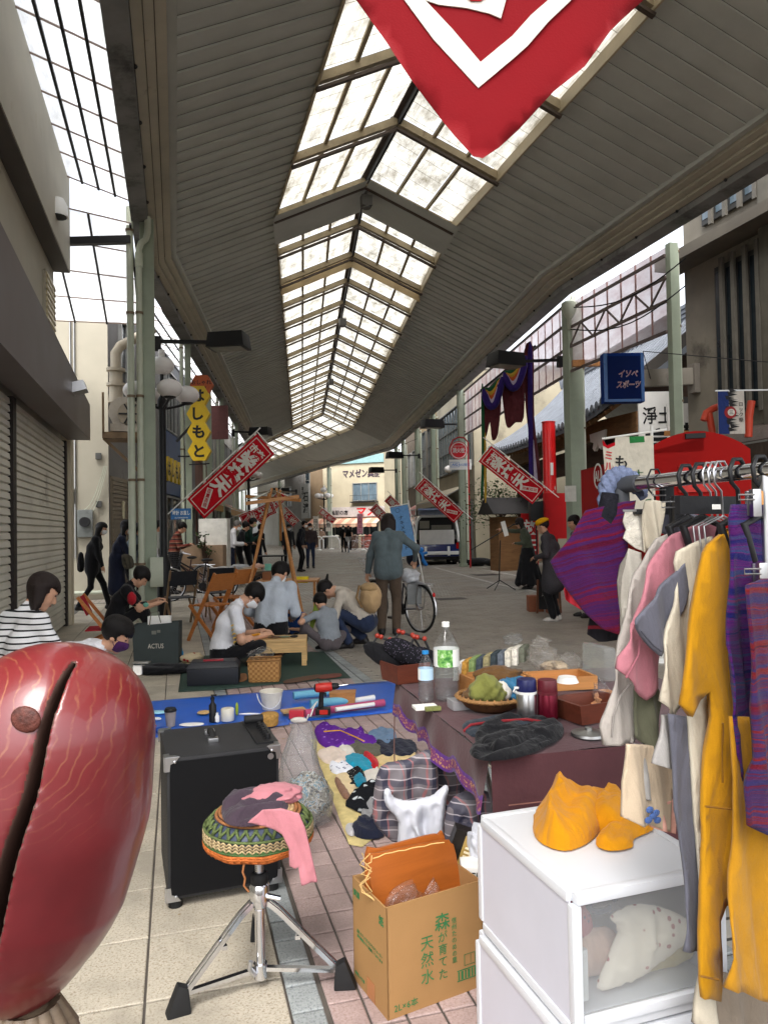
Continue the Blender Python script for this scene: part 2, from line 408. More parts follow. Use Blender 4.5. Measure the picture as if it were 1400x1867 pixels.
def lump(c,r,name,mats,parent=None,seed=1,amp=0.25,sub=4,freq=2.2,sharp=True,floor=None,rz=0.0,matfn=None,cut=None):
 """a crumpled soft body: heap of cloth, full bag, tied bundle"""
 bm=bmesh.new();bmesh.ops.create_icosphere(bm,subdivisions=sub,radius=1.0)
 P=np.array([v.co for v in bm.verts]);f=[tuple(v.index for v in q.verts)for q in bm.faces];bm.free()
 rr=random.Random(seed);n=np.zeros(len(P));wsum=0
 for k in range(5):
  w=np.array([rr.uniform(-1,1)for _ in range(3)])*freq*(1.7**k);w2=np.array([rr.uniform(-1,1)for _ in range(3)])*freq*(1.5**k)
  a=np.sin(P@w+rr.uniform(0,6)+1.5*np.sin(P@w2+rr.uniform(0,6)));a=(2*np.abs(a)-1 if sharp!='ridge' else 1-2*np.abs(a))if sharp else a
  n+=a/(1.5**k);wsum+=1/(1.5**k)
 P=P*(1+amp*n/wsum*1.6)[:,None]*np.array(r)
 if cut is not None:P=cut(P)
 cz,sz=math.cos(rz),math.sin(rz);P=np.stack([P[:,0]*cz-P[:,1]*sz,P[:,0]*sz+P[:,1]*cz,P[:,2]],1)+np.array(c)
 if floor is not None:
  lo=P[:,2]<floor;P[lo,2]=floor+0.002*(rr.random())
 mi=[matfn(P[list(q)].mean(0))for q in f]if matfn else None
 return mkobj(name,P,f,mats,mi,parent,180)
def surface_nets(Dm,org,h):
 nx,ny,nz=Dm.shape;ins=Dm<0
 cs=np.zeros((nx-1,ny-1,nz-1),np.int8)
 for i in(0,1):
  for j in(0,1):
   for k in(0,1):cs+=ins[i:nx-1+i,j:ny-1+j,k:nz-1+k]
 act=(cs>0)&(cs<8);ci=np.argwhere(act)
 idx=-np.ones(act.shape,np.int64);idx[act]=np.arange(len(ci))
 acc=np.zeros((len(ci),3));cnt=np.zeros(len(ci))
 cor=[(0,0,0),(1,0,0),(0,1,0),(1,1,0),(0,0,1),(1,0,1),(0,1,1),(1,1,1)]
 val=[Dm[ci[:,0]+a,ci[:,1]+b,ci[:,2]+c]for a,b,c in cor]
 for e0,e1 in[(0,1),(2,3),(4,5),(6,7),(0,2),(1,3),(4,6),(5,7),(0,4),(1,5),(2,6),(3,7)]:
  a,b=val[e0],val[e1];x=(a<0)!=(b<0)
  t=np.where(x,a/np.where(np.abs(a-b)<1e-12,1,a-b),0)
  p=np.array(cor[e0])[None]+t[:,None]*(np.array(cor[e1])-np.array(cor[e0]))[None]
  acc+=np.where(x[:,None],p,0);cnt+=x
 vert=(ci+acc/cnt[:,None])*h+org
 F=[]
 for ax in range(3):
  sl0=[slice(None)]*3;sl1=[slice(None)]*3;sl0[ax]=slice(0,-1);sl1[ax]=slice(1,None)
  a,b=ins[tuple(sl0)],ins[tuple(sl1)]
  e=np.argwhere(a!=b);o1,o2=[(1,2),(2,0),(0,1)][ax]
  ok=(e[:,o1]>0)&(e[:,o2]>0)&(e[:,o1]<Dm.shape[o1]-1)&(e[:,o2]<Dm.shape[o2]-1);e=e[ok]
  def at(d1,d2):
   q=e.copy();q[:,o1]-=d1;q[:,o2]-=d2;return idx[q[:,0],q[:,1],q[:,2]]
  quad=np.stack([at(1,1),at(0,1),at(0,0),at(1,0)],1)
  inside_first=a[e[:,0],e[:,1],e[:,2]]
  quad[~inside_first]=quad[~inside_first][:,::-1]
  F.append(quad)
 return vert,np.concatenate(F),ci
class SDF:
 def __init__(s):s.p=[]
 def cap(s,a,b,ra,rb,lab=0,k=0.02):s.p.append(('c',np.array(a,float),np.array(b,float),ra,rb,lab,k));return s
 def ell(s,c,r,lab=0,k=0.02,M=None):s.p.append(('e',np.array(c,float),np.array(r,float),None if M is None else np.array(M),None,lab,k));return s
 def mesh(s,h,cut=None,wob=0.0,seed=0,wlab=None):
  lo=np.min([np.minimum(q[1],q[2])-max(q[3],q[4])if q[0]=='c' else q[1]-q[2].max()for q in s.p],0)-4*h-wob
  hi=np.max([np.maximum(q[1],q[2])+max(q[3],q[4])if q[0]=='c' else q[1]+q[2].max()for q in s.p],0)+4*h+wob
  n=np.ceil((hi-lo)/h).astype(int)+1;Dm=np.full(n,0.08,np.float32);L=np.zeros(n,np.int8);LD=np.full(n,9.,np.float32)
  for q in s.p:
   mg=0.06
   if q[0]=='c':b0,b1=np.minimum(q[1],q[2])-max(q[3],q[4])-mg,np.maximum(q[1],q[2])+max(q[3],q[4])+mg
   else:b0,b1=q[1]-q[2].max()-mg,q[1]+q[2].max()+mg
   i0=np.clip(np.floor((b0-lo)/h).astype(int),0,n-1);i1=np.clip(np.ceil((b1-lo)/h).astype(int)+1,1,n)
   g=[lo[k]+h*np.arange(i0[k],i1[k])for k in range(3)]
   X,Y,Z=np.meshgrid(*g,indexing='ij')
   if q[0]=='c':
    ab=q[2]-q[1];L2=max(ab@ab,1e-9)
    t=np.clip(((X-q[1][0])*ab[0]+(Y-q[1][1])*ab[1]+(Z-q[1][2])*ab[2])/L2,0,1)
    d=np.sqrt((X-q[1][0]-t*ab[0])**2+(Y-q[1][1]-t*ab[1])**2+(Z-q[1][2]-t*ab[2])**2)-(q[3]+(q[4]-q[3])*t)
   else:
    x,y,z=X-q[1][0],Y-q[1][1],Z-q[1][2]
    if q[3]is not None:
     m=q[3];x,y,z=m[0,0]*x+m[1,0]*y+m[2,0]*z,m[0,1]*x+m[1,1]*y+m[2,1]*z,m[0,2]*x+m[1,2]*y+m[2,2]*z
    r=q[2];k0=np.sqrt((x/r[0])**2+(y/r[1])**2+(z/r[2])**2);k1=np.sqrt((x/r[0]**2)**2+(y/r[1]**2)**2+(z/r[2]**2)**2)
    d=k0*(k0-1)/np.maximum(k1,1e-6)
   sl=tuple(slice(i0[k],i1[k])for k in range(3));k=q[6]
   D0=Dm[sl];hh=np.clip(0.5+0.5*(D0-d)/k,0,1)
   L[sl]=np.where(d<LD[sl],q[5],L[sl]);LD[sl]=np.minimum(LD[sl],d)
   Dm[sl]=D0*(1-hh)+d*hh-k*hh*(1-hh)
  if wob>0 or cut is not None:
   X,Y,Z=np.meshgrid(*[lo[k]+h*np.arange(n[k])for k in range(3)],indexing='ij',sparse=True)
   if wob>0:
    r=random.Random(seed);nn=0
    for fq in(9,14,22,33):
     a,b,c,e=[r.uniform(-1,1)*fq for _ in range(3)]+[r.uniform(0,6)]
     nn=nn+np.sin(a*X+b*Y+c*Z*0.6+e+np.sin(b*X-c*Y+a*Z*0.5+e))
    w=nn*(wob/2.6)
    Dm=Dm+(np.where(np.isin(L,wlab),w,0)if wlab is not None else w)
   if cut is not None:Dm=np.maximum(Dm,cut(X,Y,Z))
  v,f,ci=surface_nets(Dm,lo,h)
  lab=L[ci[:,0],ci[:,1],ci[:,2]]
  return v,f,lab
def rotm(ax,deg):return np.array(Matrix.Rotation(R(deg),3,ax))
def ik(a,t,l1,l2,pole):
 a,t,pole=np.array(a,float),np.array(t,float),np.array(pole,float)
 d=t-a;L=np.linalg.norm(d);mx=(l1+l2)*0.995
 if L>mx:t=a+d*mx/L;d=t-a;L=mx
 u=d/max(L,1e-6);x=(l1*l1-l2*l2+L*L)/(2*L);y=math.sqrt(max(l1*l1-x*x,0))
 p=pole-u*(pole@u);p=p/max(np.linalg.norm(p),1e-6)
 return a+u*x+p*y,t
SKIN=None
def skin_mat(col=(196,150,122)):
 return M(col,0.5,0,0.12,22,0.1,160,0.4,name='skin')
def person(label,loc,yaw,top,bottom,shoes,hair,h=1.65,res=0.014,pelvis=None,lean=4,hunch=6,side=0,head=(0,0),hands=None,feet=None,kpole=None,epole=None,sleeve='long',skirt=None,coat=None,mask=None,hairstyle='short',skin=(196,150,122),group=None,male=True,seed=1,bulk=1.0,hand_curl=0.5,bare=False,hat=None,band=None,apron=None,tail=False,shorts=None,name='person'):
 s=h/1.65;skm=skin_mat(skin)
 root=thing(name,label,'person',loc,yaw,group)
 S=SDF()
 pel=np.array(pelvis if pelvis is not None else(0,0,0.90*s),float)
 def sp(l):return rotm('Y',side)@rotm('X',-l)
 A,B=sp(lean),sp(lean+hunch*2)
 up1,up2=A@np.array([0,0,1.]),B@np.array([0,0,1.]);rt=B@np.array([1.,0,0]);fw=B@np.array([0,1.,0]);rt1=A@np.array([1.,0,0]);fw1=A@np.array([0,1.,0])
 waist=pel+up1*0.14*s;chest=waist+(up1+up2)/2*0.17*s;nb=chest+up2*0.20*s
 sw=(0.178 if male else 0.158)*s
 SH={'L':nb-rt*sw-up2*0.045*s,'R':nb+rt*sw-up2*0.045*s}
 HJ={'L':pel-rt1*0.085*s-np.array([0,0,0.02*s]),'R':pel+rt1*0.085*s-np.array([0,0,0.02*s])}
 b=bulk
 for sg in(-1,1):
  S.cap(pel+rt1*sg*0.075*s,waist+rt1*sg*0.062*s,0.108*s*b,0.098*s*b,2,0.04)
  S.cap(waist+rt1*sg*0.062*s+up1*0.01,chest+rt*sg*0.078*s,0.104*s*b,0.108*s*b,1,0.04)
  S.cap(chest+rt*sg*0.078*s,nb+rt*sg*0.07*s-up2*0.07*s,0.108*s*b,0.078*s*b,1,0.04)
  S.cap(nb-up2*0.035*s,SH['R' if sg>0 else 'L'],0.055*s,0.060*s*b,1,0.05)
 S.cap(waist-up1*0.06*s+rt1*0.06*s,waist-up1*0.06*s-rt1*0.06*s,0.113*s*b,0.113*s*b,1,0.03)
 if not male:
  for sg in(-1,1):S.ell(chest+rt*sg*0.07*s+fw*0.075*s+up2*0.03*s,(0.06*s,)*3,1,0.04)
 hd=hands or{}
 for sd,sg in(('L',-1),('R',1)):
  tgt=np.array(hd.get(sd,SH[sd]+np.array([sg*0.05,0.06,-0.50])*s),float)
  po=np.array((epole or{}).get(sd,(sg*0.5,-0.8,-0.3)),float)
  el,wr=ik(SH[sd],tgt,0.285*s,0.245*s,po)
  if sleeve=='long':
   S.cap(SH[sd],el,0.058*s*b,0.050*s*b,1,0.03);S.cap(el,wr-(wr-el)*0.06,0.050*s*b,0.038*s*b,1,0.02)
  elif sleeve=='three':
   S.cap(SH[sd],el,0.058*s*b,0.050*s*b,1,0.03);S.cap(el,el+(wr-el)*0.35,0.052*s*b,0.050*s*b,1,0.02);S.cap(el,wr,0.039*s,0.027*s,0,0.015)
  else:
   S.cap(SH[sd],SH[sd]+(el-SH[sd])*0.62,0.060*s*b,0.064*s*b,1,0.03);S.cap(SH[sd],el,0.045*s,0.040*s,0,0.015);S.cap(el,wr,0.041*s,0.027*s,0,0.02)
  fd=(wr-el)/np.linalg.norm(wr-el)
  pole_n=np.cross(fd,np.array([0,0,1.]));pole_n=pole_n/max(np.linalg.norm(pole_n),1e-3)
  dn=np.cross(pole_n,fd);dn=dn if dn[2]<0 else-dn
  if hd.get(sd+'n')is not None:dn=np.array(hd[sd+'n'],float);dn-=fd*(dn@fd);dn/=np.linalg.norm(dn)
  sdv=np.cross(fd,dn)*sg;hs_=s*0.95
  pc=wr+fd*0.045*hs_
  S.cap(wr,pc,0.027*hs_,0.030*hs_,0,0.015)
  for k,(off,ln)in enumerate(((-0.027,0.066),(-0.009,0.078),(0.010,0.072),(0.027,0.056))):
   r0=wr+fd*0.085*hs_-sdv*off*hs_;S.cap(pc-sdv*off*0.7*hs_,r0,0.015*hs_,0.0105*hs_,0,0.008)
   cu=hand_curl;m1=r0+(fd*math.cos(cu*0.7)+dn*math.sin(cu*0.7))*ln*0.55*hs_;m2=m1+(fd*math.cos(cu*1.9)+dn*math.sin(cu*1.9))*ln*0.5*hs_
   S.cap(r0,m1,0.0105*hs_,0.0092*hs_,0,0.004);S.cap(m1,m2,0.0092*hs_,0.0075*hs_,0,0.004)
  t0=wr+fd*0.025*hs_+sdv*0.025*hs_;t1=t0+(fd*0.6+sdv*0.65+dn*0.35)*0.042*hs_;t2=t1+(fd*0.85+sdv*0.1+dn*0.4)*0.034*hs_
  S.cap(t0,t1,0.0145*hs_,0.0115*hs_,0,0.01);S.cap(t1,t2,0.0115*hs_,0.009*hs_,0,0.004)
 ft=feet or{}
 for sd,sg in(('L',-1),('R',1)):
  an=np.array(ft.get(sd,(sg*0.10*s,-0.02,0.085*s)),float);kp=np.array((kpole or{}).get(sd,(sg*0.12,1,0.05)),float)
  kn,an=ik(HJ[sd],an,0.415*s,0.40*s,kp)
  lb=0 if bare else 2
  S.cap(HJ[sd],kn,0.088*s*b,0.060*s*b,2,0.03)
  if shorts:S.cap(kn,an,0.052*s,0.036*s,0,0.02)
  else:S.cap(kn,an,0.062*s*b,0.050*s*b,2,0.02)
  fv=np.array(ft.get(sd+'d',(sg*0.25,1,0)),float);fv/=np.linalg.norm(fv)
  heel=an+np.array([0,0,-0.045*s])-fv*0.035*s;ball=an+np.array([0,0,-0.055*s])+fv*0.10*s;toe=an+np.array([0,0,-0.062*s])+fv*0.155*s
  if ft.get(sd+'up'):u_=np.array(ft[sd+'up'],float);heel=an-fv*0.04*s;ball=an+fv*0.10*s+u_*0.02;toe=an+fv*0.16*s+u_*0.02
  S.cap(an,heel,0.044*s,0.040*s,3,0.02);S.cap(heel,ball,0.040*s,0.034*s,3,0.02);S.cap(ball,toe,0.034*s,0.024*s,3,0.02)
 if skirt:
  hem=pel-np.array([0,0,skirt[0]]);n=9
  for k in range(n):
   a=k*2*math.pi/n;q=np.array([math.cos(a),math.sin(a),0])
   S.cap(pel+q*0.06*s,hem+q*skirt[1],0.085*s,0.07+0.02*(k%2),2,0.05)
 if coat:
  hem=pel-np.array([0,0,coat[0]])
  for sg in(-1,1):
   S.cap(waist+rt1*sg*0.06*s,hem+rt1*sg*0.07*s,0.112*s*b,coat[1],1,0.05)
 hp,hy=head;HM=B@rotm('Z',hy)@rotm('X',-hp)
 hu,hf,hr=HM@np.array([0,0,1.]),HM@np.array([0,1.,0]),HM@np.array([1.,0,0])
 nt_=nb+up2*0.055*s+fw*0.012*s;hc=nt_+hu*0.115*s+hf*0.02*s;hsz=0.97*s if h>1.3 else 1.12*s
 S.cap(nb-up2*0.02*s,nt_+hu*0.03*s,0.053*s,0.047*s,0,0.025)
 S.cap(nb+fw*0.0*s-up2*0.005*s,nb+up2*0.02*s,0.068*s,0.06*s,1,0.01)
 def hp_(x,y,z):return hc+(hr*x+hf*y+hu*z)*hsz
 S.ell(hp_(0,-0.012,0.03),np.array((0.075,0.093,0.088))*hsz,0,0.02,HM)
 S.ell(hp_(0,0.022,-0.035),np.array((0.060,0.068,0.078))*hsz,0,0.03,HM)
 S.cap(hp_(0,0.062,-0.095),hp_(0,0.055,-0.09),0.022*hsz,0.022*hsz,0,0.02)
 S.cap(hp_(0,0.084,0.012),hp_(0,0.103,-0.028),0.010*hsz,0.014*hsz,0,0.012)
 for sg in(-1,1):
  S.ell(hp_(sg*0.078,-0.005,-0.012),np.array((0.012,0.022,0.032))*hsz,0,0.008,HM)
  S.cap(hp_(sg*0.015,0.084,0.028),hp_(sg*0.046,0.074,0.028),0.008*hsz,0.008*hsz,0,0.01)
 v,f,lab=S.mesh(res,wob=0.009,seed=seed,wlab=[1,2])
 mi=lab[f[:,0]]
 mats=[skm,top,bottom,shoes]
 body=mkobj('body',v,[tuple(int(i)for i in q)for q in f],mats,[int(x)for x in mi],root,180,local=True)
 rh=min(res,0.011)
 def U(X,Y,Z):return(X-hc[0])*hu[0]+(Y-hc[1])*hu[1]+(Z-hc[2])*hu[2]
 def Fw(X,Y,Z):return(X-hc[0])*hf[0]+(Y-hc[1])*hf[1]+(Z-hc[2])*hf[2]
 if hairstyle and hair is not None:
  Hs=SDF();Hs.ell(hp_(0,-0.014,0.036),np.array((0.094,0.113,0.104))*hsz,0,0.02,HM)
  if hairstyle in('long','bob'):
   ln=0.30 if hairstyle=='long' else 0.17
   dn=up2*(-1)
   for q in(-0.075,-0.04,0,0.04,0.075):
    st=hp_(q,-0.05-0.02*(1-abs(q)/0.075),0.0);Hs.cap(st,st+dn*ln*s+rt*q*0.12+fw*0.015,0.036*s,0.022*s,0,0.02)
   for sg in(-1,1):
    st=hp_(sg*0.084,-0.022,0.02);Hs.cap(st,st+dn*(ln-0.05)*s+rt*sg*0.01,0.024*s,0.018*s,0,0.02)
  if hairstyle=='thick':Hs.ell(hp_(0,-0.03,0.05),np.array((0.098,0.105,0.1))*hsz,0,0.02,HM)
  if tail:Hs.cap(hp_(0,-0.10,0.03),hp_(0.0,-0.20,0.02),0.026*s,0.012*s,0,0.01)
  lo_,fr_=(0.042,0.022)if hairstyle in('long','bob','thick')else(0.058,0.018)
  def cut(X,Y,Z):
   face=np.minimum(Fw(X,Y,Z)-fr_*hsz,lo_*hsz-U(X,Y,Z)-0.0)
   jag=0.007*np.sin(X*210+Z*90)+0.006*np.sin(Y*260-X*120);face=face+jag
   low=(-0.034*hsz-U(X,Y,Z)+0.62*Fw(X,Y,Z)+jag)if hairstyle not in('long','bob')else np.full(1,-1.0)
   if tail:low=np.minimum(low,9)
   return np.maximum(face,low)
  hv,hfc,_=Hs.mesh(rh,cut=cut,wob=0.010,seed=seed+5)
  mkobj('hair',hv,[tuple(int(i)for i in q)for q in hfc],hair,None,root,180,local=True)
 if hat is not None:
  Ht=SDF();Ht.ell(hp_(0,-0.02,0.07),np.array((0.112,0.125,0.075))*hsz,0,0.02,HM)
  hv,hfc,_=Ht.mesh(rh,cut=lambda X,Y,Z:0.032*hsz-U(X,Y,Z)-0.25*Fw(X,Y,Z),wob=0.006,seed=seed)
  mkobj('beret',hv,[tuple(int(i)for i in q)for q in hfc],hat,None,root,180,local=True)
 if band is not None:
  Bd=SDF();Bd.ell(hp_(0,-0.012,0.045),np.array((0.094,0.112,0.096))*hsz,0,0.02,HM)
  hv,hfc,_=Bd.mesh(rh,cut=lambda X,Y,Z:np.abs(U(X,Y,Z)-0.45*Fw(X,Y,Z)-0.048*hsz)-0.022*hsz)
  mkobj('headband',hv,[tuple(int(i)for i in q)for q in hfc],band,None,root,180,local=True)
 if mask is not None:
  Mk=SDF();Mk.ell(hp_(0,0.026,-0.035),np.array((0.066,0.078,0.082))*hsz,0,0.02,HM);Mk.cap(hp_(0,0.088,-0.01),hp_(0,0.098,-0.035),0.018*hsz,0.022*hsz,0,0.03)
  hv,hfc,_=Mk.mesh(rh*0.8,cut=lambda X,Y,Z:np.maximum(np.maximum(0.03*hsz-Fw(X,Y,Z),U(X,Y,Z)+0.004*hsz),-0.096*hsz-U(X,Y,Z)))
  mo=mkobj('face_mask',hv,[tuple(int(i)for i in q)for q in hfc],mask,None,root,180,local=True)
  lp=MB()
  for sg in(-1,1):
   for z0 in(-0.012,-0.07):lp.tube([hp_(sg*0.058,0.045,z0),hp_(sg*0.074,0.015,(z0-0.012)/2),hp_(sg*0.082,-0.012,-0.01)],0.0022,5)
  lp.build('ear_loops',mask,mo,local=True)
 else:
  mm=MB();mm.ball(hp_(0,0.083,-0.062),(0.022*hsz,0.008*hsz,0.006*hsz),10,6);mm.build('mouth',M((140,78,70),0.5),root,180,True)
 for sg in(-1,1):
  e=MB();e.ball(hp_(sg*0.031,0.077,0.010),(0.012*hsz,0.008*hsz,0.006*hsz),10,6);e.build('eye',M((30,24,22),0.2,bump=0),root,180,True)
 root['_j']=0;del root['_j']
 return root,dict(nb=nb,chest=chest,pel=pel,fw=fw,rt=rt,up=up2,hc=hc,hf=hf,hu=hu,hr=hr)
 # shared materials
m_soffit=M((186,188,181),0.55,0,0.10,1.2,0.06,30,0.3,name='soffit_paint')
m_soffit2=M((180,182,175),0.55,0,0.12,1.0,0.06,30,0.3)
m_valance=M((176,170,152),0.5,0,0.14,1.5,0.08,30,dirt=((110,100,84),2.0,0.62))
m_gutter=M((128,128,126),0.6,0,0.25,1.6,0.2,40,dirt=((70,70,70),1.5,0.52))
m_beam=M((156,142,116),0.65,0,0.25,3,0.1,40,dirt=((96,76,54),3.0,0.56))
m_brown=M((72,60,52),0.6,0,0.25,4)
m_dark=M((34,34,36),0.55,0,0.2,4)
m_black=M((22,22,24),0.5,0,0.2,6)
m_post=M((150,160,142),0.5,0,0.12,2.0,0.08,30,dirt=((104,100,84),1.8,0.64),name='green_paint')
m_pipe=M((188,194,176),0.45,0,0.1,2.5,0.05,30,dirt=((120,112,90),2.2,0.66))
m_white=M((225,224,220),0.5,0,0.06,4,0.05)
m_whitep=M((232,231,226),0.35,0,0.05,4,0.03)
m_steel=M((190,190,192),0.28,1.0,0.06,10,0.02)
m_chrome=M((215,216,220),0.12,1.0,0.03,10,0.0)
m_alu=M((170,170,168),0.42,1.0,0.06,10,0.03)
m_concrete=M((128,122,110),0.85,0,0.22,0.9,0.3,40,0.2,dirt=((66,62,56),0.8,0.55),name='stained_concrete')
m_cream=M((176,170,154),0.8,0,0.10,0.7,0.25,30,0.2,dirt=((150,138,116),0.6,0.62),name='cream_render')
m_glassd=M((40,48,54),0.12,0,0.3,2,0.02,10,0.6)
m_glassb=M((96,112,122),0.15,0,0.3,1.5,0.02,10,0.6)
m_pane=pane_mat('roof_sheet',(0.54,0.53,0.48),0.04,0.42,(92,84,66),axis=1,weight=0.85)
m_pane2=pane_mat('side_sheet',(0.94,0.95,0.96),0.08,0.0,(200,200,196),weight=0.9)
m_pink=pane_mat('pink_sheet',(0.94,0.87,0.86),0.30,0.0,(214,190,188),weight=0.75)
m_red=M((196,24,26),0.4,0,0.08,3,0.05)
m_redcloth=cloth((196,18,34),0.12)
m_wcloth=cloth((226,220,210),0.06)
m_wood1=wood((186,128,72))
m_wood2=wood((206,168,112))
m_woodd=wood((110,66,40))
m_rubber=M((24,24,25),0.7,0,0.2,12,0.2,120)
m_denim=cloth((44,54,78),0.18)
m_blackc=cloth((24,24,27),0.2)
m_navy=cloth((30,34,52),0.15)
m_skin=skin_mat()
m_hair=M((17,14,13),0.5,0,0.45,60,0.8,120,0.22,stretch=(6,6,0.6),name='black_hair')
m_hairb=M((30,20,17),0.5,0,0.45,60,0.8,120,0.25,stretch=(6,6,0.6),name='brown_hair')
m_hairg=M((92,88,84),0.45,0,0.35,60,0.5,120,0.5,stretch=(6,6,0.6),name='grey_hair')
m_mask=M((232,234,236),0.8,0,0.03,10,0.1,90)
m_ink=M((20,20,22),0.6,0,0.05,4,0)
m_paper=M((236,234,228),0.8,0,0.05,6,0.05)
# ground
mg=M((96,92,86),0.85,0,0.2,0.8,0.3,60)
g=MB();g.quad((-60,-40,-0.016),(90,-40,-0.016),(90,140,-0.016),(-60,140,-0.016));tag(g.build('ground',mg),kind='structure')
def street_mat():
 t=NT('street_pavers');v=t.co('Object')
 br=t.n('ShaderNodeTexBrick');br.offset=0.5;br.inputs['Scale'].default_value=1.0
 br.inputs['Brick Width'].default_value=0.22;br.inputs['Row Height'].default_value=0.11;br.inputs['Mortar Size'].default_value=0.008
 br.inputs['Color1'].default_value=(*lin((176,171,161)),1);br.inputs['Color2'].default_value=(*lin((148,144,136)),1);br.inputs['Mortar'].default_value=(*lin((62,60,57)),1)
 t.l(v,br.inputs['Vector'])
 n1=t.noise(v,0.5,4);c=t.mix(t.ramp(n1,[(0.4,(0,0,0)),(0.7,(1,1,1))]),br.outputs[0],t.mix(1.0,br.outputs[0],(0.80,0.70,0.64),'MULTIPLY'))
 return t.bsdf(c,0.6,0,t.bump(br.outputs['Fac'],-0.4,0.004),0.35)
m_street=street_mat()
st=MB();st.quad((1.75,0,-0.004),(30,0,-0.004),(30,110,-0.004),(1.75,110,-0.004));st.quad((-12,16,-0.006),(1.75,16,-0.006),(1.75,110,-0.006),(-12,110,-0.006))
street=tag(st.build('street',m_street),kind='structure');MW[street]=Matrix.Translation(street.location)
m_grout=M((86,80,74),0.9,0,0.2,6,0.3,80)
pv=MB();pv.quad((-1.7,0.3,-0.007),(1.75,0.3,-0.007),(1.75,16,-0.007),(-1.7,16,-0.007))
pave=tag(pv.build('pavement',m_grout),kind='structure')
def slab_mat(nm,base,speck,rand):
 t=NT(nm);v=t.n('ShaderNodeNewGeometry').outputs['Position'];c=lin(base)
 a=t.noise(v,120,2,0.75);big=t.noise(v,2.6,6,0.7)
 cc=t.ramp(a,[(0.34,speck),(0.44,tuple(x*0.86 for x in c)),(0.6,c),(0.8,tuple(min(1,x*1.1)for x in c))])
 cc=t.mix(t.ramp(big,[(0.34,(0.75,0.75,0.75)),(0.58,(0,0,0))]),cc,tuple(x*0.55 for x in c))
 oi=t.n('ShaderNodeObjectInfo');f=t.math('ADD',t.math('MULTIPLY',oi.outputs['Random'],2*rand),1-rand)
 cmb=t.n('ShaderNodeCombineColor');[t.l(f,cmb.inputs[k])for k in range(3)]
 return t.bsdf(t.mix(1.0,cc,cmb.outputs[0],'MULTIPLY'),0.5,0,t.bump(a,0.25,0.002),0.4)
m_slab=slab_mat('beige_terrazzo',(188,179,162),(140,126,106),0.06)
m_band=slab_mat('grey_granite',(158,163,163),(110,116,120),0.10)
m_brick=slab_mat('pink_brick',(178,156,151),(150,124,118),0.10)
m_paver=slab_mat('brown_paver',(170,162,150),(112,106,98),0.22)
def tile_mesh(nm,w,l,mat,ch=0.004):
 b=MB();x,y=w/2,l/2;c=ch
 v=[(-x,-y,-0.007),(x,-y,-0.007),(x,y,-0.007),(-x,y,-0.007),(-x,-y,-c*0.6),(x,-y,-c*0.6),(x,y,-c*0.6),(-x,y,-c*0.6),(-x+c,-y+c,0),(x-c,-y+c,0),(x-c,y-c,0),(-x+c,y-c,0)]
 f=[(8,9,10,11)]+[(4+i,4+(i+1)%4,8+(i+1)%4,8+i)for i in range(4)]+[(i,(i+1)%4,4+(i+1)%4,4+i)for i in range(4)]
 me=bpy.data.meshes.new(nm);me.from_pydata(v,[],f);me.materials.append(mat);return me,v,f
def lay(parent,nm,pos,me_v_f,mat,limit,stuff_name):
 me,v,f=me_v_f;pl=parent.location;rs=random.Random(3)
 pos=sorted(pos,key=lambda p:p[0]**2+p[1]**2)
 for x,y,rz in pos[:limit]:
  o=link_mesh(nm,me,parent);o.location=(x-pl.x,y-pl.y,rs.uniform(-0.0008,0.0012)-pl.z)
  o.rotation_euler=(rs.uniform(-.003,.003),rs.uniform(-.003,.003),rz+rs.uniform(-.006,.006))
 if len(pos)>limit:
  b=MB()
  for x,y,rz in pos[limit:]:
   cz,sz=math.cos(rz),math.sin(rz);dz=rs.uniform(-.0008,.0012);b.add([(x+p[0]*cz-p[1]*sz,y+p[0]*sz+p[1]*cz,p[2]+dz)for p in v],f)
  tag(b.build(stuff_name,mat,parent),kind='stuff')
gap=0.008
lay(pave,'slab',[(0.305-0.41*(i+0.5),1.235+0.365*(j+0.5),0)for i in range(5)for j in range(40)if not(j>30 and i==99)][:300],tile_mesh('slab',0.41-gap,0.365-gap,m_slab),m_slab,300,'slab_field')
lay(pave,'border_tile',[(0.355,1.30+0.13*j,0)for j in range(113)]+[(x,1.30+0.13*j,0)for j in range(113)for x in(1.60,1.70)],tile_mesh('border_tile',0.10-gap,0.13-gap,m_band),m_band,300,'border_field')
lay(pave,'brick',[(0.41+0.105*(i+0.5)+0.004,1.26+0.128*(j+0.5),0)for i in range(11)for j in range(115)],tile_mesh('brick',0.105-gap,0.128-gap,m_brick),m_brick,300,'brick_field')
lay(street,'paver',[(1.86+0.22*i+(0.11 if j%2 else 0),3.6+0.11*j,0)for i in range(30)for j in range(96)if 1.86+0.22*i<1.2*(3.6+0.11*j)*0.62+2.5],tile_mesh('paver',0.22-0.006,0.11-0.006,m_paver),m_paver,300,'paver_field')
pl=MB();a,b2=G(793,1035),G(905,1065);pl.beam(a+Vector((0,0,0.001)),b2+Vector((0,0,0.001)),0.10,0.003);c,d=G(876,1038),G(945,1050);pl.beam(c+Vector((0,0,0.001)),d+Vector((0,0,0.001)),0.10,0.003)
e,f_=G(905,1065),G(1000,1083);pl.beam(e+Vector((0,0,0.001)),f_+Vector((0,0,0.001)),0.10,0.003)
pl.build('painted_line',M((190,186,180),0.7,0,0.3,6),street)
mh=MB();q=G(603,1092);
for uv,sx,sy in(((822,1092),0.3,0.2),((886,1048),0.4,0.35)):
 q=G(*uv);mh.box(q.x-sx,q.x+sx,q.y-sy,q.y+sy,0.0005,0.003)
mh.build('manhole_cover',M((78,72,70),0.6,0.3,0.2,20),street)
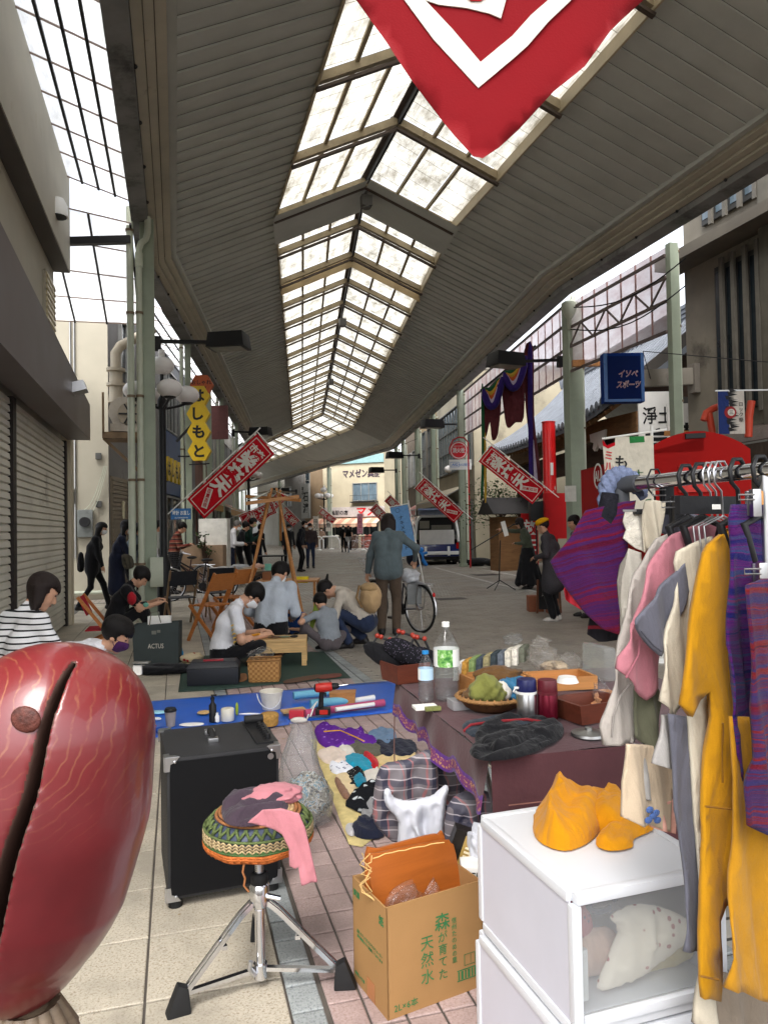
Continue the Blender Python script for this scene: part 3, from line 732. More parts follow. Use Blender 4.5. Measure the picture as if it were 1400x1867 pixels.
# arcade roof
BP=[np.array((3.82,-6.0)),np.array((3.82,14.4)),np.array((8.72,43.9)),np.array((8.72-0.114*52,43.9+52*0.993))]  # first point added unseen behind the camera so the roof dims the foreground
SD=[(BP[i+1]-BP[i])/np.linalg.norm(BP[i+1]-BP[i])for i in range(3)]
SN=[np.array((d[1],-d[0]))for d in SD]
LV=[SN[0]]+[(SN[i]+SN[i+1])/(1+SN[i]@SN[i+1])for i in range(2)]+[SN[2]]
SLEN=[np.linalg.norm(BP[i+1]-BP[i])for i in range(3)]
def RP(i,s,off,z):
 a,b=BP[i]+LV[i]*off,BP[i+1]+LV[i+1]*off;p=a+(b-a)*s;return Vector((p[0],p[1],z))
def line2(t,off,z=0.0):
 p=BP[1]+SD[1]*t+SN[1]*off;return Vector((p[0],p[1],z))
SE,SO=1.86,3.77
zr=lambda off:8.72-0.46*abs(off)
roof=thing('arcade_roof','cream ribbed arcade ceiling with a pitched strip of translucent skylight','arcade roof',(3.82,3.6,6.4))
sheets={}
def slab8(mb,i,s0,s1,o0,o1,z00,z01,z10,z11,th,m=0):
 """panel between two offsets; z?? = (s, off) corner heights of the underside"""
 a=[RP(i,s0,o0,z00),RP(i,s0,o1,z01),RP(i,s1,o1,z11),RP(i,s1,o0,z10)]
 v=a+[p+Vector((0,0,th))for p in a]
 mb.add(v,[(0,1,2,3),(7,6,5,4),(0,4,5,1),(1,5,6,2),(2,6,7,3),(3,7,4,0)],m)
for i in range(3):
 n=[64,90,1][i]
 for sg in(-1,1):
  if i<2:
   for k in range(n):
    b=MB();s0,s1=k/n,(k+0.988)/n
    slab8(b,i,s0,s1,sg*SE,sg*SO,7.715,6.875,7.748,6.908,0.03)
    b.build('soffit_panel',m_soffit if k%7 else m_soffit2,roof)
  else:
   b=MB()
   for k in range(5):slab8(b,i,k/5,(k+0.998)/5,sg*SE,sg*SO,7.74,6.90,7.735,6.895,0.02)
   b.build('soffit_sheet',m_soffit,roof)
  b=MB();slab8(b,i,0,1,sg*(SE-0.035),sg*(SE+0.0),7.68,7.68,7.68,7.68,0.30);b.build('skylight_curb',M((182,168,140),0.5,0,0.15,2),roof)
  b=MB();slab8(b,i,0,1,sg*(SO-0.01),sg*(SO+0.10),6.83,6.83,6.83,6.83,0.08);b.build('soffit_edge',m_soffit2,roof)
  for q,(o0,o1,z)in enumerate(((3.865,3.98,6.78),(3.99,4.09,6.71),(4.10,4.21,6.64))):
   b=MB();slab8(b,i,0,1,sg*o0,sg*o1,z,z-0.03,z,z-0.03,0.10);b.build('valance_board',m_valance,roof)
  b=MB();slab8(b,i,0,1,sg*4.22,sg*4.47,6.50,6.46,6.50,6.46,0.30);gt=b.build('gutter',m_gutter,roof)
  b=MB();nb_=int(SLEN[i]/1.1)
  for k in range(nb_):p=RP(i,(k+0.5)/nb_,sg*4.21,6.60);b.ball(p,0.03,6,4)
  b.build('bolt_row',m_dark,gt)
  b=MB()
  slab8(b,i,0,1,sg*SE,sg*4.47,7.98,6.98,7.98,6.98,0.03);b.build('roof_deck',m_brown,roof)
bays={0:9,1:15,2:20}
for i in range(3):
 nb_=bays[i]
 for k in range(nb_+1):
  s=k/nb_
  if i and k==0:continue
  b=MB()
  for sg in(-1,1):
   p,q=RP(i,s,sg*(SE+0.02),zr(SE)-0.10),RP(i,s,sg*0.0,zr(0)-0.10);b.beam(p,q,0.10,0.13)
  rf=b.build('rafter',m_beam,roof)
  b=MB()
  for sg in(-1,1):
   p,q=RP(i,s,sg*(SE+0.0),zr(SE)-0.24),RP(i,s,sg*0.0,zr(0)-0.24);b.beam(p,q,0.07,0.045)
  b.build('tie_angle',m_brown,rf)
 b=MB();b.beam(RP(i,0,0,zr(0)-0.02),RP(i,1,0,zr(0)-0.02),0.16,0.09);b.build('ridge_beam',m_brown,roof)
 b=MB();b.beam(RP(i,0,0.03,zr(0)-0.13),RP(i,1,0.03,zr(0)-0.13),0.05,0.10);b.build('cable_duct',m_dark,roof)
 for sg in(-1,1):
  for o in(0.66,1.28):
   b=MB();b.beam(RP(i,0,sg*o,zr(o)-0.035),RP(i,1,sg*o,zr(o)-0.035),0.06,0.06);b.build('purlin',m_beam,roof)
  for k in range(nb_):
   closed=False
   for c,(o0,o1)in enumerate(((0.05,0.63),(0.69,1.25),(1.31,SE+0.05))):
    b=MB();s0,s1=(k+(0.02 if not closed else 0.0))/nb_,(k+(0.98 if not closed else 1.0))/nb_
    dzc=0.27 if closed else 0;zq=lambda o:zr(o)-dzc
    a=[RP(i,s0,sg*o0,zq(o0)),RP(i,s0,sg*o1,zq(o1)),RP(i,s1,sg*o1,zq(o1)),RP(i,s1,sg*o0,zq(o0))]
    b.add(a,[(0,1,2,3)])
    if closed:b.add([p+Vector((0,0,0.02))for p in a],[(3,2,1,0)])
    o_=b.build('ceiling_panel' if closed else 'pane',m_soffit2 if closed else m_pane,roof)
b=MB()
for sg in(-1,1):
 p=[RP(1,2.0/15+0.012,sg*(SE),zr(SE)-0.32),RP(1,2.0/15+0.012,0,zr(0)-0.32),RP(1,2.0/15+0.012,0,zr(0)-0.02),RP(1,2.0/15+0.012,sg*SE,zr(SE)-0.02)]
 b.add(p,[(0,1,2,3)])
b.build('cross_board',M((186,164,126),0.6,0,0.2,2,dirt=((120,92,60),1.5,0.6)),roof)
for(i,s)in((1,0.004),(1,0.30),(1,0.62)):
 p=RP(i,s,0.03,zr(0)-0.22);b=MB();b.cyl(p,p-Vector((0,0,0.14)),0.02,8);b.box(p.x-0.11,p.x+0.11,p.y-0.09,p.y+0.09,p.z-0.36,p.z-0.14);b.cyl(p-Vector((0,0,0.36)),p-Vector((0,0,0.40)),0.09,12)
 b.build('speaker_box',M((90,88,84),0.5),roof)
for sg in(-1,1):
 for o0,o1 in((0.02,0.64),(0.64,1.26),(1.26,SE+0.03)):
  b=MB();zq=lambda o:zr(o)-0.24
  for i_,s0,s1 in((0,1-0.35/SLEN[0],1.0),(1,0.0,1.15/SLEN[1])):a=[RP(i_,s0,sg*o0,zq(o0)),RP(i_,s0,sg*o1,zq(o1)),RP(i_,s1,sg*o1,zq(o1)),RP(i_,s1,sg*o0,zq(o0))];b.add(a,[(0,1,2,3)])
  b.build('ceiling_panel',m_soffit2,roof)
def strip_light(label,A0,A1,B0,B1,nx,ny,mat,bars=True):
 """sheet roof over the quad A0-A1 (along) / B0-B1"""
 A0,A1,B0,B1=map(Vector,(A0,A1,B0,B1))
 t=thing('side_skylight',label,'skylight',(A0+B0)/2)
 def q(a,c):return(A0+(A1-A0)*a)*(1-c)+(B0+(B1-B0)*a)*c
 for i in range(nx):
  for j in range(ny):
   b=MB();e=0.004
   b.quad(q((j+e)/ny,(i+0.02)/nx),q((j+1-e)/ny,(i+0.02)/nx),q((j+1-e)/ny,(i+0.98)/nx),q((j+e)/ny,(i+0.98)/nx));b.build('pane',mat,t)
 dz=Vector((0,0,-0.03))
 for i in range(nx+1):
  b=MB();b.beam(q(0,i/nx)+dz,q(1,i/nx)+dz,0.035,0.04);b.build('glazing_bar',m_dark,t)
 for j in range(ny+1):
  b=MB();b.beam(q(j/ny,0)+dz*0.6,q(j/ny,1)+dz*0.6,0.014,0.02);b.build('cross_bar',M((150,130,118),0.6),t)
 return t
strip_light('steep white translucent roof strip above the near shuttered shop',(-0.62,3.8,6.62),(-0.62,11.9,6.62),(-1.62,3.8,7.10),(-1.62,12.3,7.10),4,11,m_pane2)
strip_light('white sheet roof over the alley beside the tall pipes',(-0.66,12.2,6.4),(-0.66,15.2,5.6),(-2.6,12.7,6.9),(-2.6,16.4,5.9),3,4,m_pane2)
L0,L1=line2(2.2,-4.5,6.55),line2(28,-4.5,6.55);K0,K1=line2(2.2,-5.45,6.9),line2(28,-5.45,6.9)
strip_light('long white translucent strip receding above the left hand shops',L0,L1,K0,K1,3,18,m_pane2)
b=MB();b.beam((-0.66,12.3,6.15),(-2.6,12.9,6.15),0.10,0.12);b.build('alley_beam',m_dark,None)
tag(bpy.data.objects['alley_beam'],'dark steel beam crossing the alley under its white sheet roof','beam')
# arcade posts
def post(label,p,zt,w=0.26,pipes=(),box=False,group='steel posts carrying the arcade roof'):
 t=thing('arcade_post',label,'post',(p[0],p[1],0),group=group)
 b=MB();x,y=p[0],p[1]
 b.box(x-w/2,x+w/2,y-w*0.4,y+w*0.4,0,zt);b.box(x-w/2-0.03,x+w/2+0.03,y-w*0.4-0.03,y+w*0.4+0.03,0,0.12);b.build('shaft',m_post,t,bevel=0.008)
 for k,(dx,dy,r,z1)in enumerate(pipes):
  b=MB();b.tube([(x+dx,y+dy,0.0),(x+dx,y+dy,z1-0.5),(x+dx,y+dy,z1)],r,12)
  pp=b.build('drain_pipe',m_pipe,t,40)
  b=MB()
  for z in np.arange(0.9,z1,1.35):b.cyl((x+dx,y+dy,z),(x+dx,y+dy,z+0.04),r+0.012,12)
  b.build('bracket',M((120,104,84),0.6),pp,40)
 if box:
  b=MB();b.box(x+w/2-0.10,x+w/2+0.10,y-w*0.4-0.12,y-w*0.4-0.005,0.55,1.02);b.build('switch_box',m_pipe,t,bevel=0.006)
 return t
post('thick pale green post with two white drain pipes beside the tall lamp',(-0.42,12.45),6.55,0.22,((-0.26,-0.10,0.055,6.7),(-0.12,-0.14,0.05,5.9)),True)
b=MB();b.tube([(-0.54,12.31,5.8),(-0.54,12.31,6.0),(-0.50,12.31,6.12),(-0.43,12.31,6.18),(-0.40,12.31,6.3),(-0.40,12.31,6.55)],0.05,12);b.cyl((-0.54,12.31,5.72),(-0.54,12.31,5.95),0.062,12)
tag(b.build('pipe_elbow',m_pipe,None,40),'crooked white drain elbow joining the gutter above the thick green post','pipe')
ORD=['first','second','third','fourth','fifth','sixth']
for k_,(t_,z)in enumerate(((4.9,6.5),(9.3,6.5),(13.2,6.5),(19.5,6.5),(27,6.5))):
 p=line2(t_,-4.35);post('slim pale green post, '+ORD[k_]+' beyond the tall lamp along the left gutter',(p.x,p.y),z,0.16,((-0.16,0,0.05,z),))
post('pale post behind the blue hanging sign, top showing above the sheets',(8.6,11.05),6.45,0.17,((0.13,0.0,0.02,6.4),))
post('broad pale green post between the clothes rail and the red column',(8.62,14.55),6.45,0.34,((0.26,0,0.03,6.4),))
for k_,t_ in enumerate((11.4,17.0,21.5,26.5,29.6)):
 p=line2(t_,4.45);post('slim pale green post, '+ORD[k_]+' beyond the drapery along the right gutter',(p.x,p.y),6.5,0.2,((0.2,0,0.05,6.4),))
for s in(0.25,0.55,0.9):
 for sg in(-1,1):
  p=RP(2,s,sg*4.4,0);post('slim pale green post, '+ORD[[.25,.55,.9].index(s)]+' past the bend on the '+('left' if sg<0 else 'right')+' of the street',(p.x,p.y),6.5,0.22,((0.2,0,0.05,6.4),))
hp=MB();q=Vector((8.42,14.3,6.35));hp.lathe([(0.05,-0.35),(0.12,-0.25),(0.17,-0.12),(0.17,0.0),(0.10,0.05)],q,12);hp.tube([q+Vector((0,0,-0.3)),q+Vector((0.06,0.1,-0.5)),q+Vector((0.2,0.2,-0.6))],0.05,8)
hp.tube([q+Vector((0.1,0.05,0)),q+Vector((0.16,0.1,0.2))],0.06,8)
tag(hp.build('drain_head',m_pipe,None,40),'dirty drain funnel under the right gutter at the broad green post','drain')
# lamps
def floodlight(label,p,wall,w=0.62):
 """black box luminaire on a bracket from the post"""
 p,wall=Vector(p),Vector(wall);t=thing('floodlight',label,'floodlight',p,group='box floodlights on arms under the arcade')
 d=(wall-p);d.z=0;d.normalize();sd=Vector((-d.y,d.x,0))
 b=MB();c=p;h=0.12*w/0.62
 v=[]
 for k,(z,e)in enumerate(((-h,1.0),(h,0.9))):
  for a_,b_ in((-1,-1),(1,-1),(1,1),(-1,1)):v.append(c+d*a_*w/2*e+sd*b_*w*0.32*e+Vector((0,0,z)))
 b.add(v,[(4,5,6,7),(0,1,5,4),(1,2,6,5),(2,3,7,6),(3,0,4,7),(0,3,2,1)]);b.build('housing',m_black,t,bevel=0.01)
 b=MB();b.obox(c-Vector((0,0,h+0.006)),d*w*0.40,sd*w*0.24,Vector((0,0,0.005)));b.build('glass',M((150,150,140),0.2),t)
 b=MB();b.beam(c+d*w*0.5,wall,0.06,0.06);b.box(wall.x-0.05,wall.x+0.05,wall.y-0.05,wall.y+0.05,wall.z-0.16,wall.z+0.08);b.build('arm',m_black,t)
def lampost(label,p,hgt=4.25,r=0.06,sc=1.0,n=4,rz=0.0):
 t=thing('street_lamp',label,'street lamp',(p[0],p[1],0),rz,group='globe street lamps along the arcade')
 b=MB();b.lathe([(0.11*sc,0),(0.11*sc,0.9),(0.075*sc,1.0),(r,1.05),(r,hgt-0.55),(r+0.02,hgt-0.5),(r+0.02,hgt-0.38),(0.03,hgt-0.3),(0.03,hgt+0.15)],(0,0,0),14);b.build('pole',m_black,t,40,True)
 for k in range(n):
  a=k*2*math.pi/n+0.3;d=Vector((math.cos(a),math.sin(a),0));rr=0.43*sc
  b=MB();b.tube([d*0.05+Vector((0,0,hgt-0.52)),d*rr*0.6+Vector((0,0,hgt-0.46)),d*rr+Vector((0,0,hgt-0.40))],0.022*sc,8);b.lathe([(0.02,-0.03),(0.10*sc,0.0),(0.10*sc,0.03)],d*rr+Vector((0,0,hgt-0.40)),12);am=b.build('lamp_arm',m_black,t,40,True)
  b=MB();b.ball(d*rr+Vector((0,0,hgt-0.40+0.15*sc)),(0.205*sc,0.205*sc,0.155*sc),20,12);b.build('globe',m_globe,t,180,True)
 b=MB();b.ball((0,0,hgt-0.02+0.23*sc),(0.205*sc,0.205*sc,0.155*sc),20,12);b.cyl((0,0,hgt+0.36*sc),(0,0,hgt+0.47*sc),0.055*sc,10);b.build('globe',m_globe,t,180,True)
 return t
m_globe=M((226,222,220),0.25,0,0.05,3,0.02,20,0.5)
lampost('tall black lamp with five white globes beside the thick green post',(-0.21,12.75),4.02)
p=G(592,996);q=W(592,955,60);lampost('small globe lamp far off before the stone shop sign',(W(592,990,58).x,W(592,990,58).y),4.4,sc=1.3)
lampost('globe lamp between the red banners by the white van',(W(838,1000,33).x,W(838,1000,33).y),4.3,sc=1.15)
lampost('globe lamp partly behind the wooden easel canopy',(W(455,1000,34).x,W(455,1000,34).y),4.3,sc=1.1)
def fl(u,v,d,wu,dw,label,w=0.62):floodlight(label,W(u,v,d),W(wu,v,dw),w)
fl(417,622,12.2,288,12.4,'black box floodlight on a long arm above the striped ceiling edge at the tall lamp',0.66)
fl(922,656,15.3,1020,15.9,'black box floodlight on an arm in front of the purple and green drapery',0.72)
fl(475,787,24,425,24.2,'black box floodlight over the tilted near red banner',0.7)
fl(788,773,27,842,27.4,'black box floodlight right of the fire hydrant sign',0.8)
fl(719,830,36,764,36.4,'black box floodlight on a far right post above the blue banner',0.8)
fl(686,857,43,722,43.4,'small far floodlight in front of the shop lettering wall',0.85)
fl(512,895,38,540,38.5,'small far floodlight behind the easel top',0.8)
# near left shop with shutters
sh=thing('shuttered_shop','cream shop with a dark brown fascia over three closed beige roller shutters','shop',(-2.6,7,0))
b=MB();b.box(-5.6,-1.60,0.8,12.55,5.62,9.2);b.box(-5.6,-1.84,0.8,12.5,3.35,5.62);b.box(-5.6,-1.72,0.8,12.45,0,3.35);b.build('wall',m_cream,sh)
b=MB();b.box(-1.72,-1.58,12.30,12.58,0,3.3);b.build('end_pier',M((196,184,160),0.6,0,0.1,1,dirt=((120,112,96),1,0.62)),sh)
m_fasc=M((92,80,78),0.45,0,0.12,1.2,0.05,20,dirt=((60,52,50),1.0,0.62))
b=MB();P=lambda x,y,z:Vector((x,y,z))
ya,yb=0.8,12.1
v=[P(-1.60,ya,2.87),P(-1.27,ya,2.87),P(-1.27,ya,4.15),P(-1.60,ya,4.3),P(-1.60,yb,2.87),P(-1.27,yb,2.87),P(-1.27,yb,3.42),P(-1.60,yb,3.55)]
b.add(v,[(0,1,5,4),(1,2,6,5),(2,3,7,6),(4,5,6,7),(0,3,2,1)]);b.build('fascia',m_fasc,sh)
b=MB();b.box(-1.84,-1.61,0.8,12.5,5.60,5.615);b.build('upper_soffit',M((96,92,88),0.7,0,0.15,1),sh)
b=MB();b.box(-1.845,-1.80,11.5,12.3,3.75,5.3);lv=b.build('louvre_frame',m_cream,sh)
for k in range(17):
 b=MB();b.obox((-1.79,11.9,3.80+k*0.09),(0.012,0,0.012),(0,0.38,0),(-0.006,0,0.03));b.build('louvre_slat',M((196,184,150),0.5),lv)
for y,z in((11.15,5.95),(7.6,6.9)):
 b=MB();b.lathe([(0.14,0),(0.13,0.16),(0.08,0.26),(0.0,0.28)],(-1.58,y,z),14,sy=0.9);b.cyl((-1.58,y,z-0.01),(-1.58,y,z+0.001),0.12,14,1);b.build('vent_cowl',[m_whitep,m_black],sh,40)
m_shut=M((206,202,188),0.5,0,0.10,1.5,0.06,30,dirt=((110,100,84),1.2,0.6),name='shutter_paint')
for(y0,y1)in((0.9,5.0),(5.2,8.35),(8.55,12.2)):
 sc_=MB();sc_.box(-1.70,-1.69,y0,y1,0.02,2.87);so_=sc_.build('roller_shutter',M((110,102,88),0.7),sh)
 nsl=34
 for k in range(nsl):
  z0=0.03+k*2.83/nsl;hgt=2.83/nsl
  b=MB();b.add([P(-1.685,y0,z0),P(-1.685,y1,z0),P(-1.655,y1,z0+hgt*0.12),P(-1.655,y0,z0+hgt*0.12),P(-1.662,y1,z0+hgt*0.8),P(-1.662,y0,z0+hgt*0.8),P(-1.685,y1,z0+hgt),P(-1.685,y0,z0+hgt)],[(0,3,2,1),(3,5,4,2),(5,7,6,4),(0,7,5,3),(1,2,4,6)])
  b.build('shutter_slat',m_shut,so_)
for y in(5.1,8.45,12.25):
 b=MB();b.box(-1.69,-1.63,y-0.08,y+0.08,0,2.87);b.build('guide_rail',M((44,38,36),0.5,0.4),sh)
fl_=MB();q=Vector((-1.22,10.2,3.32));fl_.obox(q,(0.10,0,0.03),(0,0.14,0),(-0.02,0,0.06));fl_.tube([q,q+Vector((-0.12,0,-0.1)),q+Vector((-0.14,0,-0.2))],0.015,6)
tag(fl_.build('sign_spotlight',m_steel,None),'old silver spotlight clipped to the brown shop fascia','spotlight')
# alley wall, meter, cables
al=thing('alley_wall','cream rendered end wall in the alley with conduits and an electricity meter','wall',(-1.9,17.1,0))
b=MB();b.box(-3.6,-1.42,17.05,17.3,0,7.3);b.build('wall',m_cream,al)
b=MB();b.box(-3.6,-1.30,17.0,17.3,7.3,7.5);b.build('coping',M((170,160,140),0.7),al)
for dx in(-2.18,-2.10):
 b=MB();b.tube([(dx,17.02,0.9),(dx,17.02,6.9),(dx+0.08,17.02,7.05),(dx+0.5,17.02,7.05),(dx+0.56,17.0,6.6),(dx+0.75,17.0,6.5)],0.02,6);b.build('conduit',m_alu,al,40)
mt=MB();mt.box(-2.06,-1.74,16.93,17.04,1.35,1.95);mo=mt.build('meter_box',M((120,124,122),0.3),al,bevel=0.03)
mt=MB();mt.cyl((-1.9,16.95,1.68),(-1.9,16.86,1.68),0.11,16);mt.build('meter_dial',m_dark,mo,40)
for x,z in((-1.62,3.05),(-1.62,2.0)):
 b=MB();b.box(x-0.06,x+0.06,16.96,17.04,z,z+0.14);b.build('junction_box',M((90,90,88),0.4),al,bevel=0.01)
b=MB();b.box(-2.26,-2.14,16.94,17.04,2.1,2.42);b.build('fuse_box',m_whitep,al,bevel=0.01)
b=MB();b.tube([(-2.3,16.98,0.15),(-1.5,16.98,0.15)],0.04,8);b.build('floor_pipe',m_pipe,al,40)
for k in range(3):
 b=MB();a0=Vector((-1.5+0.03*k,16.95,2.9));a1=Vector((-2.0,16.95,1.9-0.05*k));b.tube([a0+(a1-a0)*t-Vector((0,0,0.25*math.sin(t*3.14)*(1+k*0.3)))for t in np.linspace(0,1,9)],0.008,5);b.build('cable',m_pipe,al,40)
b=MB();b.tube([W(134,420,16.6),W(160,620,16.6),W(180,715,16.6),W(190,740,16.0)],0.010,5);tag(b.build('hanging_wire',m_dark,None,40),'thin loose wire running down the cream alley wall','wire')
bl=thing('exhaust_blower','rusty grey exhaust blower with bent duct on a steel shelf over the alley','blower',(-0.98,15.5,3.3))
b=MB();b.box(-1.38,-0.55,15.2,15.95,3.30,3.42);b.beam((-1.36,15.3,3.3),(-0.6,15.3,2.55),0.06,0.06);b.box(-1.38,-1.34,15.2,15.24,3.4,4.2);b.build('shelf',M((112,92,70),0.7,0,0.3,3),bl)
mgr=M((168,160,148),0.6,0,0.2,3,dirt=((112,84,60),2.5,0.58))
b=MB();b.cyl((-0.98,15.35,3.85),(-0.98,15.75,3.85),0.30,20);b.box(-1.24,-0.72,15.3,15.8,3.45,3.6);b.build('fan_casing',mgr,bl,40)
b=MB();b.cyl((-0.86,15.34,3.80),(-0.86,15.30,3.80),0.24,20);wl_=b.build('pulley',M((150,140,124),0.5),bl,40)
b=MB()
for k in range(6):a=k*math.pi/3;b.beam((-0.86,15.29,3.80),(-0.86+0.22*math.cos(a),15.29,3.80+0.22*math.sin(a)),0.02,0.03)
b.cyl((-0.86,15.28,3.8),(-0.86,15.24,3.8),0.06,12);b.build('spoke',m_dark,wl_)
b=MB();b.lathe([(0.15,0),(0.13,0.2),(0.13,0.32),(0.18,0.33),(0.18,0.39),(0.13,0.4),(0.13,0.62),(0.18,0.63),(0.18,0.69),(0.11,0.7)],(-1.14,15.5,4.05),16);b.tube([(-1.14,15.5,4.7),(-1.14,15.5,5.05),(-1.05,15.5,5.2),(-0.75,15.5,5.38),(-0.4,15.5,5.6)],0.10,12);b.build('duct',M((178,168,150),0.5,0,0.2,2,dirt=((140,92,56),2,0.6)),bl,40)
# left hand buildings along the second stretch
def building(label,A,B,h,wall,depth=6.0,wins=(),name='building',z0=0.0,cat='building',frame_m=None,cap=True):
 """front from A to B (left to right seen from the street); wins: (along0, along1, z0, z1, cols, rows, glass)"""
 A,B=Vector(A),Vector(B);A.z=B.z=0;L=(B-A).length;ax=(B-A)/L;nz=Vector((ax.y,-ax.x,0))
 t=thing(name,label,cat,(A+B)/2)
 b=MB();b.obox((A+B)/2-nz*depth/2+Vector((0,0,(h+z0)/2)),ax*L/2,nz*depth/2,Vector((0,0,(h-z0)/2)));b.build('wall',wall,t)
 if cap:
  b=MB();b.obox((A+B)/2-nz*(depth/2-0.08)+Vector((0,0,h+0.09)),ax*(L/2+0.03),nz*depth/2,Vector((0,0,0.09)));b.build('parapet',M((120,116,108),0.8),t)
 fm=frame_m or M((150,150,146),0.5,0.3)
 for(a0,a1,w0,w1,nc,nr,gm)in wins:
  f=MB();e=0.05
  for(x0,x1,y0,y1)in((a0-e,a1+e,w0-e,w0),(a0-e,a1+e,w1,w1+e),(a0-e,a0,w0,w1),(a1,a1+e,w0,w1)):
   f.obox(A+ax*(x0+x1)/2+nz*0.03+Vector((0,0,(y0+y1)/2)),ax*(x1-x0)/2,nz*0.06,Vector((0,0,(y1-y0)/2)))
  for c in range(1,nc):f.obox(A+ax*(a0+(a1-a0)*c/nc)+nz*0.03+Vector((0,0,(w0+w1)/2)),ax*0.02,nz*0.03,Vector((0,0,(w1-w0)/2)))
  for r in range(1,nr):f.obox(A+ax*((a0+a1)/2)+nz*0.028+Vector((0,0,w0+(w1-w0)*r/nr)),ax*(a1-a0)/2,nz*0.025,Vector((0,0,0.02)))
  wf=f.build('window',fm,t)
  for c in range(nc):
   p=MB();c0,c1=a0+(a1-a0)*(c+0.02)/nc,a0+(a1-a0)*(c+0.98)/nc
   p.obox(A+ax*(c0+c1)/2+nz*0.012+Vector((0,0,(w0+w1)/2)),ax*(c1-c0)/2,nz*0.006,Vector((0,0,(w1-w0)/2)));p.build('pane',gm,wf)
 return t,A,ax,nz
def awning(label,A,ax,nz,a0,a1,zt,zb,out,cols,drop=0.25,group=None,n=14):
 t=thing('awning',label,'awning',A+ax*(a0+a1)/2+Vector((0,0,zb)),group=group)
 b=MB()
 for k in range(n):
  x0,x1=a0+(a1-a0)*k/n,a0+(a1-a0)*(k+1)/n;m=k%2
  p=[A+ax*x0+nz*0.02,A+ax*x1+nz*0.02,A+ax*x1+nz*out,A+ax*x0+nz*out]
  q=[p[0]+Vector((0,0,zt)),p[1]+Vector((0,0,zt)),p[2]+Vector((0,0,zb)),p[3]+Vector((0,0,zb))]
  b.add(q,[(0,3,2,1)],m);b.add([q[3],q[2],q[2]-Vector((0,0,drop)),(q[2]+q[3])/2-Vector((0,0,drop+0.05)),q[3]-Vector((0,0,drop))],[(0,4,3,2,1)],m)
 b.build('canvas',cols,t)
 b=MB()
 for x in(a0,a1):b.beam(A+ax*x+nz*0.05+Vector((0,0,zt)),A+ax*x+nz*out+Vector((0,0,zb-0.01)),0.03,0.03)
 b.beam(A+ax*a0+nz*(out-0.01)+Vector((0,0,zb-0.03)),A+ax*a1+nz*(out-0.01)+Vector((0,0,zb-0.03)),0.03,0.03);b.build('awning_frame',m_alu,t)
 return t
m_bshut=M((122,112,96),0.5,0,0.12,1.5)
m_greyw=M((120,118,116),0.8,0,0.2,0.8,0.2,30,dirt=((70,66,62),0.8,0.56))
q0,q1=Vector((-1.42,17.05,0)),line2(7.2,-5.5)
t,A,ax,nz=building('grey two storey shop with brown roller shutters behind the green post',q0,q1,7.4,m_greyw,wins=((0.9,2.0,4.2,6.4,2,2,m_glassd),(2.7,3.6,3.4,6.2,2,3,m_glassb)))
so_=MB();so_.obox(A+ax*1.35+nz*0.02+Vector((0,0,1.35)),ax*1.25,nz*0.02,Vector((0,0,1.35)));so_=so_.build('roller_shutter',m_bshut,t)
for k in range(28):
 b=MB();b.obox(A+ax*1.35+nz*0.055+Vector((0,0,0.08+k*0.095)),ax*1.23,nz*0.012,Vector((0,0,0.038)));b.build('shutter_slat',m_bshut,so_)
b=MB();b.obox(A+ax*1.4+nz*0.09+Vector((0,0,1.35)),ax*0.02,nz*0.03,Vector((0,0,1.35)));b.build('guide_rail',m_dark,t)
q2=line2(13.5,-5.4)
m_blue=M((62,84,122),0.5,0,0.15,1.2,0.05,20,dirt=((50,60,84),1,0.6))
t,A,ax,nz=building('blue fronted shop with yellow lettering over its doorway',q1,q2,7.0,M((104,106,110),0.7,0,0.2,0.8),wins=((0.6,2.2,4.6,6.4,3,1,m_glassd),(3.0,5.4,4.4,6.4,3,2,m_glassb),(0.5,2.6,0.1,2.5,2,1,m_glassd),(3.2,5.6,0.1,2.5,3,1,m_glassd)))
b=MB();b.obox(A+ax*1.5+nz*0.05+Vector((0,0,3.55)),ax*1.5,nz*0.05,Vector((0,0,0.95)));b.build('fascia_board',m_blue,t)
m_yel=M((206,172,34),0.45,0,0.12,2,dirt=((150,120,30),1.5,0.64))
for k,ch in enumerate('はしもと'):
 c=A+ax*(0.45+k*0.62)+nz*0.16+Vector((0,0,3.35));b=MB();b.prism([(0.30*math.cos(a),0.42*math.sin(a))for a in[i*math.pi/3 for i in range(6)]],c,ax,(0,0,1),0.06);hx=b.build('letter_plate',m_yel,t)
 text(ch,c,ax,(0,0,1),0.5,m_ink,hx,bold=0.02)
awning('ochre canvas awning at the blue fronted shop',A,ax,nz,3.2,5.9,2.95,2.45,1.1,[cloth((150,112,44)),cloth((168,128,56))])
q3=line2(19.5,-5.4)
t,A,ax,nz=building('narrow brown shop with a scalloped tan awning',q2,q3,7.2,M((116,84,74),0.8,0,0.2,1),wins=((0.8,2.6,4.3,6.2,3,1,m_glassd),(3.4,5.2,4.3,6.2,3,1,m_glassb),(0.6,5.4,0.1,2.5,6,1,m_glassd)))
awning('scalloped tan awning behind the tilted red banner',A,ax,nz,0.3,5.6,2.9,2.35,1.3,[cloth((186,148,92)),cloth((160,120,70))])
q4=line2(29.3,-5.3)
t,A,ax,nz=building('pale grey shop row under the far left gutter',q3,q4,7.0,M((150,146,138),0.8,0,0.15,0.8),wins=((0.6,2.6,4.2,6.0,3,1,m_glassd),(3.4,5.4,4.2,6.0,3,1,m_glassd),(6.2,9.0,4.2,6.0,4,1,m_glassb),(0.6,4.0,0.1,2.5,4,1,m_glassd),(5.0,9.2,0.1,2.5,5,1,m_glassd)))
awning('red and white striped awning of the far left row',A,ax,nz,1.0,6.5,2.9,2.4,1.2,[m_redcloth,m_wcloth])
A3=RP(2,0.0,-5.4,0)
cols3=[(140,134,122),(120,112,100),(168,160,144),(110,106,102)]
